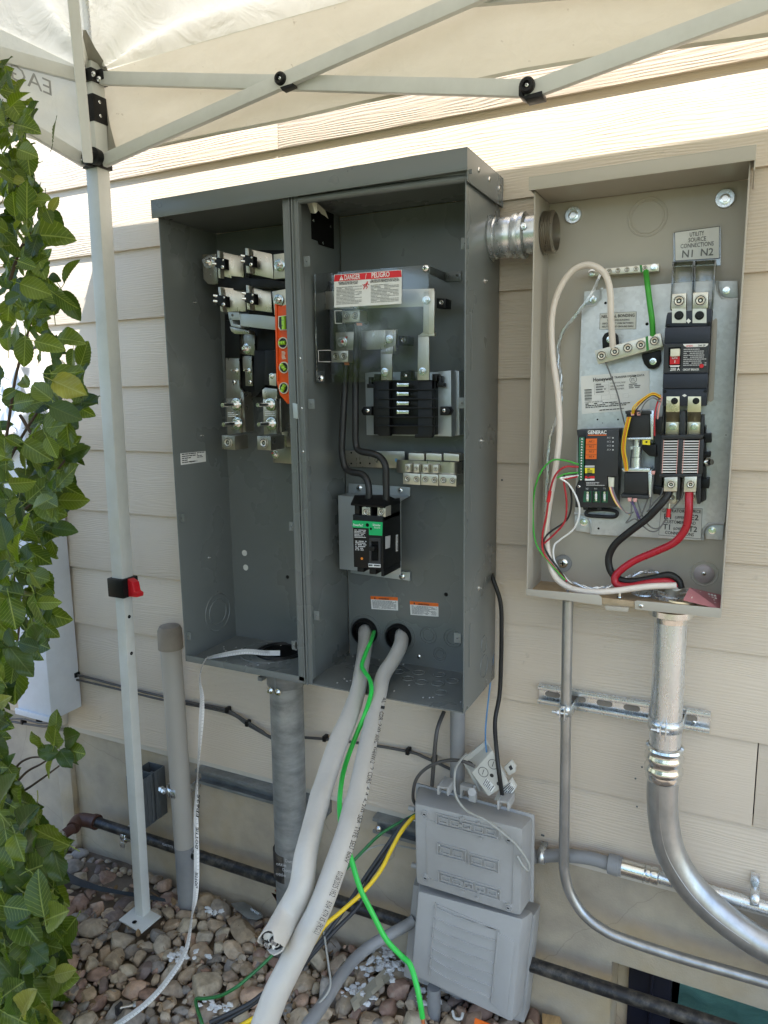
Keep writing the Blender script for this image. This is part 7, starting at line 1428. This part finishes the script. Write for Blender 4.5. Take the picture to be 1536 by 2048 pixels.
# ================================================================ LOOSE CABLES AND WIRES
def cable(name, m, pts, r, lab, cat, grp=None, seg=10, sub=6): return ptube(name, m, None, pts, r, seg, sub, lab, cat, grp)
cable('service_cable', 'coax', [(888, 1423, -.02), (874, 1462, -.05), (868, 1519, -.06), (864, 1572, -.06)], .0042, "short black cable from under the grey enclosure to the upper utility box", "cable")
cable('service_cable', 'black_rubber', [(980, 1140, -.008), (986, 1158, -.03), (1001, 1205, -.03), (1003, 1260, -.028), (1002, 1328, -.025), (999, 1390, -.03), (990, 1445, -.05), (994, 1510, -.085), (1000, 1560, -.095), (1006, 1600, -.07)], .0042, "long black cable curving down beside the grey enclosure past the white junction box", "cable")
cable('jumper_wire', 'coax', [(950, 1533, -.088), (935, 1526, -.09), (919, 1521, -.09), (889, 1522, -.09), (855, 1535, -.09), (832, 1560, -.085), (826, 1596, -.07), (836, 1616, -.06)], .0034, "dark jumper cable arching from the white junction box into the utility box", "cable")
cable('blue_wire', 'blue_wire', [(983, 1200, -.006), (983, 1246, -.010), (985.5, 1315, -.012), (980, 1370, -.02), (972, 1445, -.04), (971, 1480, -.06), (973, 1504, -.08)], .0017, "thin blue wire hanging from beside the grey enclosure into the junction box", "wire")
cable('grey_lead', 'grey_wire', [(933, 1508, -.08), (920, 1522, -.10), (910, 1543, -.12), (911, 1589, -.14), (933, 1621, -.15), (972, 1641, -.15), (1015, 1674, -.145), (1038, 1697, -.14), (1057, 1726, -.135), (1057, 1741, -.135), (1048, 1734, -.14), (1034, 1712, -.14)], .0024, "loose grey lead draped across the front of the upper utility box", "wire")
cable('coax_cable', 'coax', [(-30, 1446, -.012), (16, 1443, -.013), (58, 1449, -.013), (97, 1452, -.02), (113, 1431, -.020), (117, 1386, -.020), (128, 1362, -.016), (152, 1350, -.010), (243, 1373, -.010), (322, 1392, -.010), (381, 1405, -.010), (450, 1419, -.010), (495, 1444, -.012), (522, 1461, -.012), (545, 1474, -.012), (610, 1475, -.010), (710, 1485, -.010), (816, 1503, -.010), (855, 1517, -.010), (905, 1540, -.010)], .0032, "pair of dark coaxial cables clipped along the siding, upper cable", "cable", "coax cables clipped along the siding")
cable('coax_cable', 'coax', [(-30, 1440, -.012), (40, 1438, -.013), (80, 1446, -.02), (103, 1440, -.02), (112, 1400, -.020), (120, 1370, -.016), (140, 1358, -.012), (243, 1380, -.011), (322, 1399, -.011), (450, 1424, -.011), (495, 1450, -.012), (545, 1478, -.012)], .0028, "pair of dark coaxial cables clipped along the siding, lower cable", "cable", "coax cables clipped along the siding")
for (x, y, lab_) in ((46, 1444, "leftmost black clip on the coax cables under the white metal cabinet"), (77, 1442, "black clip on the coax cables near the right corner of the white metal cabinet"), (117, 1366, "black clip where the coax cables climb beside the corner trim"), (131, 1354, "black clip just above the climbing coax cables, right of the corner trim"), (152, 1350, "black clip at the crest of the coax cables left of the canopy leg"),
    (455, 1420, "black clip on the coax cables between the pull tape and the service conduit"), (495, 1447, "black clip on the coax cables nearest the service conduit"), (868, 1519, "rightmost black clip on the coax cable, behind the short black cable"), (816, 1503, "black clip on the coax cable right of the heavy white cables"), (650, 1477, "black clip on the coax cable beside the heavy cut white cable")):
    c = A(x, y, -.012); o = MB().box(c.x - .004, c.x + .004, c.y - .006, c.y + .010, c.z - .006, c.z + .007).build('cable_clip', 'black_plastic', None, bevel=.001); tag(o, lab_, "cable clip", "clips holding the coax cables")
# yellow, black and green bundle from the utility box
cable('yellow_wire', 'yellow_wire', [(836, 1630, -.07), (823, 1638, -.085), (802, 1664, -.10), (781, 1702, -.12), (761, 1741, -.14), (728, 1782, -.17), (679, 1826, -.21), (649, 1852, -.24), (623, 1893, -.28), (585, 1960, -.33), (545, 2012, -.37), (503, 2039, -.39), (440, 2075, -.42)], .0043, "yellow wire running down from the utility box behind the white cables", "wire")
for dx, nm in ((0, "upper"), (6, "lower")):
    cable('black_wire', 'charcoal', [(836, 1634, -.07), (813 + dx * .4, 1640, -.085), (790 + dx * .5, 1668, -.10), (768 + dx, 1700 + dx, -.12), (728 + dx, 1758 + dx, -.15), (702 + dx * 3, 1799 + dx * 1.5, -.17), (661 + dx, 1858 + dx, -.22), (626, 1902 + dx, -.26), (590, 1945 + dx, -.31), (538, 1978 + dx, -.35), (494, 2010 + dx, -.38), (420, 2045 + dx * 2, -.42)], .0042, "%s of the two black wires twisted with the yellow wire" % nm, "wire", "black wires twisted with the yellow one")
cable('ground_wire', 'dark_green', [(836, 1626, -.07), (821, 1634, -.08), (790, 1650, -.09), (760, 1669, -.11), (728, 1700, -.13), (684, 1747, -.17), (640, 1800, -.22), (588, 1864, -.26), (538, 1917, -.31), (494, 1957, -.35), (470, 1976, -.37), (439, 1992, -.38), (408, 1997, -.385), (392, 1998, -.385), (394, 2016, -.40), (402, 2040, -.42), (410, 2070, -.43)], .0033, "dark green wire running down across the stones and bending at its end", "wire")
cable('grey_thin_wire', 'grey_wire', [(832, 1698, -.06), (800, 1692, -.08), (765, 1690, -.10), (738, 1698, -.12), (715, 1716, -.14)], .0020, "thin grey wire looping out of the left side of the upper utility box", "wire")
cable('grey_thin_wire', 'grey_wire', [(664, 1795, -.16), (646, 1835, -.20), (650, 1880, -.24), (657, 1930, -.27), (660, 1975, -.30), (635, 2010, -.33), (608, 2038, -.36)], .0020, "thin grey-green wire hanging down beside the grey flexible conduit", "wire")
fc_ = cable('flexible_conduit', 'grey_pvc', [(830, 1838, -.06), (816, 1849, -.07), (772, 1873, -.11), (734, 1897, -.15), (702, 1926, -.20), (678, 1958, -.25), (649, 2004, -.31), (615, 2052, -.37), (590, 2090, -.40)], .0118, "grey flexible conduit curving from the stones to the lower utility box", "conduit", seg=20)
part('foil_band', 'chrome', fc_, lambda b: b.tube([A(694, 1934, -.212), A(687, 1944, -.228)], .0124, 20, 1), smooth=True)

# heavy white cables
def sheath(P0, r0_, r1_, name, lab, mold):
    b = MB(); P_ = smooth([A(*p) for p in P0], 8); n = len(P_); b2 = MB(); seg = 22; up = None
    for i, p in enumerate(P_):
        d = (P_[min(i + 1, n - 1)] - P_[max(i - 1, 0)]).normalized()
        if up is None: up = Vector((0, 0, 1))
        a = d.cross(up).normalized(); up = a.cross(d).normalized(); t = i / (n - 1); r_ = r0_ + (r1_ - r0_) * t
        for k in range(seg):
            th = 2 * math.pi * k / seg; lob = 1 + mold * (.055 * math.cos(3 * th + t * 9) + .03 * math.sin(2 * th + t * 15)) + .05 * mold * noise.noise(Vector((math.cos(th) * 1.5, math.sin(th) * 1.5, t * 14))) + .022 * mold * noise.noise(Vector((math.cos(th) * 3, math.sin(th) * 3, t * 45)))
            b.v.append(p + (a * math.cos(th) + up * math.sin(th)) * r_ * lob)
    for i in range(n - 1):
        for k in range(seg): k2 = (k + 1) % seg; b.f.append((i * seg + k, i * seg + k2, (i + 1) * seg + k2, (i + 1) * seg + k)); b.mi.append(0)
    rg = random.Random(3)
    for k in range(seg): b.v[-seg + k] = b.v[-seg + k] + (P_[-1] - P_[-2]).normalized() * (.0045 * math.sin(k * .9 + 1) + rg.uniform(-.0015, .0015))
    e = b.v[-seg:]; c = P_[-1]; d = (P_[-1] - P_[-2]).normalized()
    o0 = len(b.v)
    for v in e: b.v.append(c + (v - c) * .90)
    for v in e: b.v.append(c + (v - c) * .88 - d * .006)
    for k in range(seg):
        k2 = (k + 1) % seg; q0 = o0 - seg; b.f += [(q0 + k, q0 + k2, o0 + k2, o0 + k), (o0 + k, o0 + k2, o0 + seg + k2, o0 + seg + k)]; b.mi += [0, 0]
    b.f.append(tuple(o0 + seg + k for k in range(seg))); b.mi.append(1)
    o = b.build(name, ['white_sheath', 'charcoal'], None, smooth=True); tag(o, lab, "cable"); return o, P_, d
PA = [(731, 1252, .03), (731, 1262, -.012), (730, 1290, -.055), (724, 1328, -.115), (715, 1383, -.20), (698, 1435, -.28), (674, 1494, -.36), (650, 1569, -.44), (636, 1618, -.49), (614, 1702, -.56), (602, 1776, -.60), (572, 1832, -.625), (540, 1886, -.665)]
oa, pa, da = sheath(PA, .0140, .0172, 'heavy_cable', "heavy white cable with its end cut open, left of the two in the bushings", 1.4)
ca = pa[-1]
u_ = da.cross(Vector((0, 0, 1))).normalized(); v_ = u_.cross(da)
for k, (a, c) in enumerate(((-.0065, .004), (.005, -.005))):
    o = part('conductor', 'black_rubber', oa, lambda b: b.cyl(ca + u_ * a + v_ * c - da * .01, ca + u_ * a + v_ * c + da * .0005, .0066, 16), smooth=True); part('conductor_core', 'galv', o, lambda b: [b.cyl(ca + u_ * (a + .0028 * math.cos(t)) + v_ * (c + .0028 * math.sin(t)) - da * .004, ca + u_ * (a + .0028 * math.cos(t)) + v_ * (c + .0028 * math.sin(t)) + da * .0016, .0017, 8) for t in [k_ * 1.047 for k_ in range(6)]], smooth=True)
def wad(b):
    rg = random.Random(8)
    for k in range(16):
        t = k * .39; p = ca + u_ * (.0115 * math.cos(t)) + v_ * (.0115 * math.sin(t)) - da * .004; q = ca + u_ * (rg.uniform(-.006, .006)) + v_ * rg.uniform(-.008, .008) + da * rg.uniform(-.003, .003)
        w_ = u_ * math.cos(t + 1.6) * .004 + v_ * math.sin(t + 1.6) * .004; b.add([p - w_, p + w_, q + w_ * .6, q - w_ * .5], [(0, 1, 2, 3)])
part('filler_paper', 'label_clear', oa, wad)
PB = [(806, 1262, .03), (804, 1270, -.012), (801, 1290, -.045), (789, 1315, -.08), (767, 1350, -.135), (758, 1386, -.19), (748, 1428, -.25), (734, 1496, -.34), (716, 1587, -.44), (706, 1618, -.47), (692, 1673, -.52), (667, 1746, -.57), (638, 1820, -.61), (608, 1878, -.63), (577, 1937, -.65), (548, 1995, -.67), (520, 2070, -.69), (500, 2130, -.70)]
ob_, pb, db = sheath(PB, .0142, .0166, 'heavy_cable', "heavy white cable with printed lettering, right of the two coming out of the bushings", .55)
def onskin(p):
    best = min(pb, key=lambda q: (proj(q)[1] - p[1]) ** 2 + (proj(q)[0] - p[0]) ** 2); d = ray(p[0], p[1]).normalized(); off = (proj(best)[0] - p[0]) / 24
    return CAM + d * ((best - CAM).dot(d) - .0168 * math.sqrt(max(.1, 1 - min(1, off * off))) - .0022)
def along(s, pxs, h, flip=False):
    """printing that follows the cable"""
    tot = len(s); pts = pxs
    segs = [0]; 
    for (a, c) in zip(pts, pts[1:]): segs.append(segs[-1] + math.hypot(c[0] - a[0], c[1] - a[1]))
    L = segs[-1]; words = s.split(' '); pos = 0; N = len(s)
    for wd in words:
        if wd:
            t0, t1 = pos / N * L, (pos + len(wd)) / N * L
            def atp(t):
                for i in range(len(segs) - 1):
                    if t <= segs[i + 1] + 1e-6:
                        f = (t - segs[i]) / (segs[i + 1] - segs[i]); return tuple(pts[i][j] + (pts[i + 1][j] - pts[i][j]) * f for j in range(3))
                return pts[-1]
            a, c = atp(t0), atp(t1); pa_, pc_ = onskin(a), onskin(c)
            text(wd, pa_, pc_, h, 'cable_print', 'ink', ob_, up=(CAM - pa_).cross(pc_ - pa_), eps=.0012)
        pos += len(wd) + 1
rr = .0165
along('AL 1 CDR 2/0 AWG XHHW-2 2 CDRS 4-4-4-2/0 SER TYPE SEU 600V', [(765, 1395, -.19 - .015), (757, 1440, -.25 - rr), (745, 1500, -.335 - rr), (728, 1590, -.43 - rr), (700, 1690, -.52 - rr), (688, 1725, -.55 - rr)], .0070)
along('07/28/2025 1952   8104 4774 IS (PKG.L)', [(676, 1742, -.57 - rr), (655, 1800, -.60 - rr), (628, 1865, -.63 - rr)], .0074)
# bright green wire
gw = cable('green_wire', 'green_wire', [(748, 1262, -.010), (747, 1267, -.035), (741, 1285, -.085), (734, 1300, -.105), (724, 1328, -.150), (727, 1340, -.165), (739, 1358, -.19), (743, 1378, -.215), (740, 1396, -.235), (730, 1428, -.27), (718, 1457, -.29), (708, 1482, -.31), (694, 1520, -.34), (684, 1558, -.38), (679, 1610, -.41), (684, 1659, -.44), (702, 1717, -.46), (720, 1776, -.47), (746, 1829, -.47), (772, 1878, -.47), (802, 1911, -.47), (820, 1929, -.475), (833, 1970, -.485), (840, 2004, -.49), (845, 2035, -.49)], .0041, "bright green insulated wire snaking down in front of the heavy white cables", "wire", sub=8, seg=12)
part('bare_end', 'copper', gw, lambda b: b.cyl(A(845, 2033, -.49), A(848, 2060, -.492), .0028, 10), smooth=True)
# flat measuring tape out of the left hub
TP = [(560, 1306, -.085), (531, 1306, -.10), (492, 1303, -.125), (450, 1309, -.150), (418, 1316, -.178), (408, 1324, -.192), (401, 1345, -.198), (400, 1365, -.20), (404, 1392, -.205), (403, 1434, -.21), (399, 1494, -.22), (395, 1554, -.23), (392, 1629, -.245), (393, 1700, -.26), (393, 1760, -.28), (390, 1800, -.30), (384, 1832, -.31), (372, 1900, -.33), (342, 1951, -.355), (300, 2000, -.38), (244, 2043, -.41), (180, 2080, -.43)]
TWI = [0, .1, .2, .5, 1.1, 1.35, 1.3, 1.1, .75, .3, .9, 1.35, .5, .2, .2, .6, 1.25, .7, .3, .2, .2, .1]
def tape(b):
    P_ = smooth([A(*p) for p in TP], 8); n = len(P_); b.uvl = []
    for i, p in enumerate(P_):
        d = (P_[min(i + 1, n - 1)] - P_[max(i - 1, 0)]).normalized(); f = i / 8; k = min(int(f), len(TWI) - 2); tw = TWI[k] + (TWI[k + 1] - TWI[k]) * (f - k)
        vd = (p - CAM).normalized(); a = d.cross(vd).normalized(); c = a * math.cos(tw) + a.cross(d) * math.sin(tw)
        b.v += [p - c * .0055, p + c * .0055]
    for i in range(n - 1): b.f.append((2 * i, 2 * i + 1, 2 * i + 3, 2 * i + 2)); b.mi.append(0)
    b.P = P_
bt = MB(); tape(bt); to_ = bt.build('pull_tape', 'tape_white', None, smooth=True); tag(to_, "flat white printed pull tape hanging out of the left bay onto the stones", "tape")
def ticks(b):
    V = bt.v
    for i in range(6, len(V) // 2 - 1):
        a0, a1, b0, b1 = V[2 * i], V[2 * i + 1], V[2 * i + 2], V[2 * i + 3]; n = (a1 - a0).cross(b0 - a0).normalized(); n = n if n.dot(CAM - a0) > 0 else -n
        for k in range(4):
            t = k / 4; b.add([lerp(a0, b0, t) + n * .0005, lerp(lerp(a0, b0, t), lerp(a1, b1, t), .55 if k else .9) + n * .0005, lerp(lerp(a0, b0, t + .07), lerp(a1, b1, t + .07), .55 if k else .9) + n * .0005, lerp(a0, b0, t + .07) + n * .0005], [(0, 1, 2, 3)])
part('tape_marks', 'ink_grey', to_, ticks)
for s_, (x0, y0, x1, y1, y) in (('DOTTIE', (396.5, 1698, 397.5, 1655, -.262)), ('EP625', (398, 1635, 401, 1590, -.250)), ('DOTTIE', (395.5, 1776, 396, 1745, -.286))): text(s_, A(x0, y0, y), A(x1, y1, y), .0072, 'tape_lettering', 'ink', to_, up=(-1, 0, 0), eps=.001, bold=.02)

# ================================================================ DEBRIS ON THE STONES
R = random.Random(12)
def fluff(cx_, cy_, n, sp, name, lab):
    bm = bmesh.new(); org = AZ(cx_, cy_, GZ + .01)
    for _ in range(n):
        c = AZ(cx_ + R.gauss(0, sp), cy_ + R.gauss(0, sp * .55), GZ + .018 + R.uniform(-.004, .008)); r_ = R.uniform(.003, .0085); o_ = Vector((R.uniform(-9, 9), R.uniform(-9, 9), 0))
        nv = bmesh.ops.create_icosphere(bm, subdivisions=2, radius=1)['verts']; st = Vector((R.uniform(.8, 1.6), R.uniform(.7, 1.3), R.uniform(.4, .8)))
        for v in nv:
            p = v.co.normalized(); q = p * (.8 + .55 * noise.noise(p * 2.2 + o_) + .45 * noise.noise(p * 6 + o_)); v.co = c - org + Vector((q.x * st.x, q.y * st.y, q.z * st.z)) * r_
    me = bpy.data.meshes.new(name); bm.to_mesh(me); bm.free(); me.materials.append(MT['fluff']); o = bpy.data.objects.new(name, me); COL.objects.link(o); o.location = org; WO[o.name] = org; tag(o, lab, "insulation"); o['kind'] = 'stuff'; return o
def litter():
    bm = bmesh.new(); rg = random.Random(77)
    for _ in range(260):
        px_, py_ = rg.uniform(60, 1050), rg.uniform(1780, 2060); c = AZ(px_, py_, GZ + rg.uniform(.004, .020)); 
        if c.y > -.01: continue
        if rg.random() < .35:
            k0 = len(bm.verts); src = LEAVES[rg.randrange(9) * 3]; nv = [bm.verts.new(v.co) for v in src.vertices]
            for f in src.polygons: bm.faces.new([nv[i] for i in f.vertices])
            s_ = rg.uniform(.008, .022)
        else:
            nv = bmesh.ops.create_cone(bm, segments=5, radius1=.03, radius2=.02, depth=1, cap_ends=True)['verts']; s_ = rg.uniform(.008, .035)
        m = Matrix.LocRotScale(c, __import__('mathutils').Euler((rg.gauss(0, .5) + (1.57 if rg.random() < .5 else 0), rg.gauss(0, .4), rg.uniform(0, 6.28))), (s_, s_, s_))
        for v in nv: v.co = m @ v.co
    me = bpy.data.meshes.new('leaf_litter'); bm.to_mesh(me); bm.free(); me.materials.clear(); me.materials.append(mat('dry_leaf', (0.20, 0.125, 0.06), .8, var=.5, scale=40))
    o = bpy.data.objects.new('leaf_litter', me); COL.objects.link(o); tag(o, "dry leaf crumbs and twigs scattered between the stones", "leaf litter"); o['kind'] = 'stuff'
litter()
fluff(775, 1925, 95, 28, 'insulation_tufts', "large drift of torn white insulation tufts on the stones left of the ribbed box")
fluff(720, 1985, 24, 26, 'insulation_tufts', "loose white insulation tufts on the stones around the flexible conduit")
fluff(372, 1914, 18, 16, 'insulation_tufts', "small white insulation tufts beside the pull tape"); fluff(428, 1822, 14, 9, 'insulation_tufts', "white insulation scrap near the foot of the capped pipe"); fluff(425, 2012, 15, 16, 'insulation_tufts', "white insulation scraps beside the bend of the dark green wire"); fluff(850, 2000, 16, 16, 'insulation_tufts', "white scraps below the end of the bright green wire")
pl_ = MB(); 
for i in range(7):
    for j in range(4): c = AZ(700 + i * 12 + j * 3, 2000 - i * 11 + j * 8, GZ + .028 + .008 * math.sin(i * 1.7 + j)); pl_.v.append(c)
for i in range(6):
    for j in range(3): a = i * 4 + j; pl_.f.append((a, a + 1, a + 5, a + 4)); pl_.mi.append(0)
o = pl_.build('paper_scrap', mat('kraft', (0.40, 0.36, 0.27), .8), None, smooth=True); tag(o, "crumpled tan paper scrap on the stones beside the flexible conduit", "paper")
g0 = lambda x, y, z=.024: AZ(x, y, GZ + z)
o = MB().prism([g0(462, 1808), g0(486, 1804), g0(522, 1826), g0(526, 1834), g0(516, 1840), g0(496, 1838), g0(470, 1818)], (0, 0, .002)).build('metal_bracket', 'old_conduit', None, bevel=.0006); tag(o, "small dull metal bracket lying on the stones by the foundation", "bracket")
part('bracket_pin', 'galv', o, lambda b: b.cyl(g0(502, 1818, .028), g0(520, 1829, .028), .003, 10), smooth=True)
o = MB().slab([(553, 1790), (565, 1794), (563, 1820), (545, 1862), (560, 1905), (572, 1906), (580, 1898), (556, 1862), (571, 1800)], -.10, -.088).build('orange_tool', 'orange_paint', None, bevel=.002); tag(o, "orange tool handle half hidden behind the heavy white cable", "tool")
b = MB()
for (x, y0, y1) in ((98, 1733, 1742), (130, 1742, 1764), (160, 1757, 1774), (200, 1772, 1783), (245, 1782, 1790), (290, 1788, 1798), (330, 1797, 1804)): b.v += [g0(x, y0, .030), g0(x + 2, y1, .024)]
for i in range(6): a = 2 * i; b.f.append((a, a + 1, a + 3, a + 2)); b.mi.append(0)
o = b.build('landscape_fabric', 'fabric_black', None, smooth=True); tag(o, "torn strip of black landscape fabric showing between stones and wall", "landscape fabric")
cable('black_loop', 'coax', [(-30, 1402, -.03), (0, 1396, -.035), (20, 1384, -.04), (29, 1366, -.04), (26, 1340, -.035), (10, 1322, -.03)], .0062, "thick dark cable looping at the far left beside the white metal cabinet", "cable")
cable('white_cord', 'white_print', [(100, 1737, -.02), (120, 1741, -.03), (140, 1745, -.03), (158, 1752, -.03)], .0022, "short white cord lying on the black landscape fabric", "cord")
for pts in ([AZ(x, y, GZ + .03) for x, y in ((240, 2016), (250, 2014), (260, 2012), (266, 2010))],):
    o = MB().tube(pts, .0035, 10, 3).build('steel_bolt', 'tin', None, smooth=True); tag(o, "small steel bolt lying among the stones beside the pull tape", "bolt"); part('bolt_head', 'chrome', o, lambda b: b.cyl(pts[-1], pts[-1] + (pts[-1] - pts[0]).normalized() * .006, .0062, 6), smooth=True); part('bolt_plate', 'charcoal', o, lambda b: b.box(pts[0].x - .004, pts[0].x + .002, pts[0].y - .010, pts[0].y + .006, GZ + .02, GZ + .04))
o = MB().prism([AZ(x, y, GZ + .012) for x, y in ((1084, 2036), (1120, 2043), (1125, 2060), (1085, 2060))], (0, 0, .012)).build('wood_offcut', 'wood', None, bevel=.001); tag(o, "small wood offcut on the ground at the foundation right of the ribbed box", "wood block")
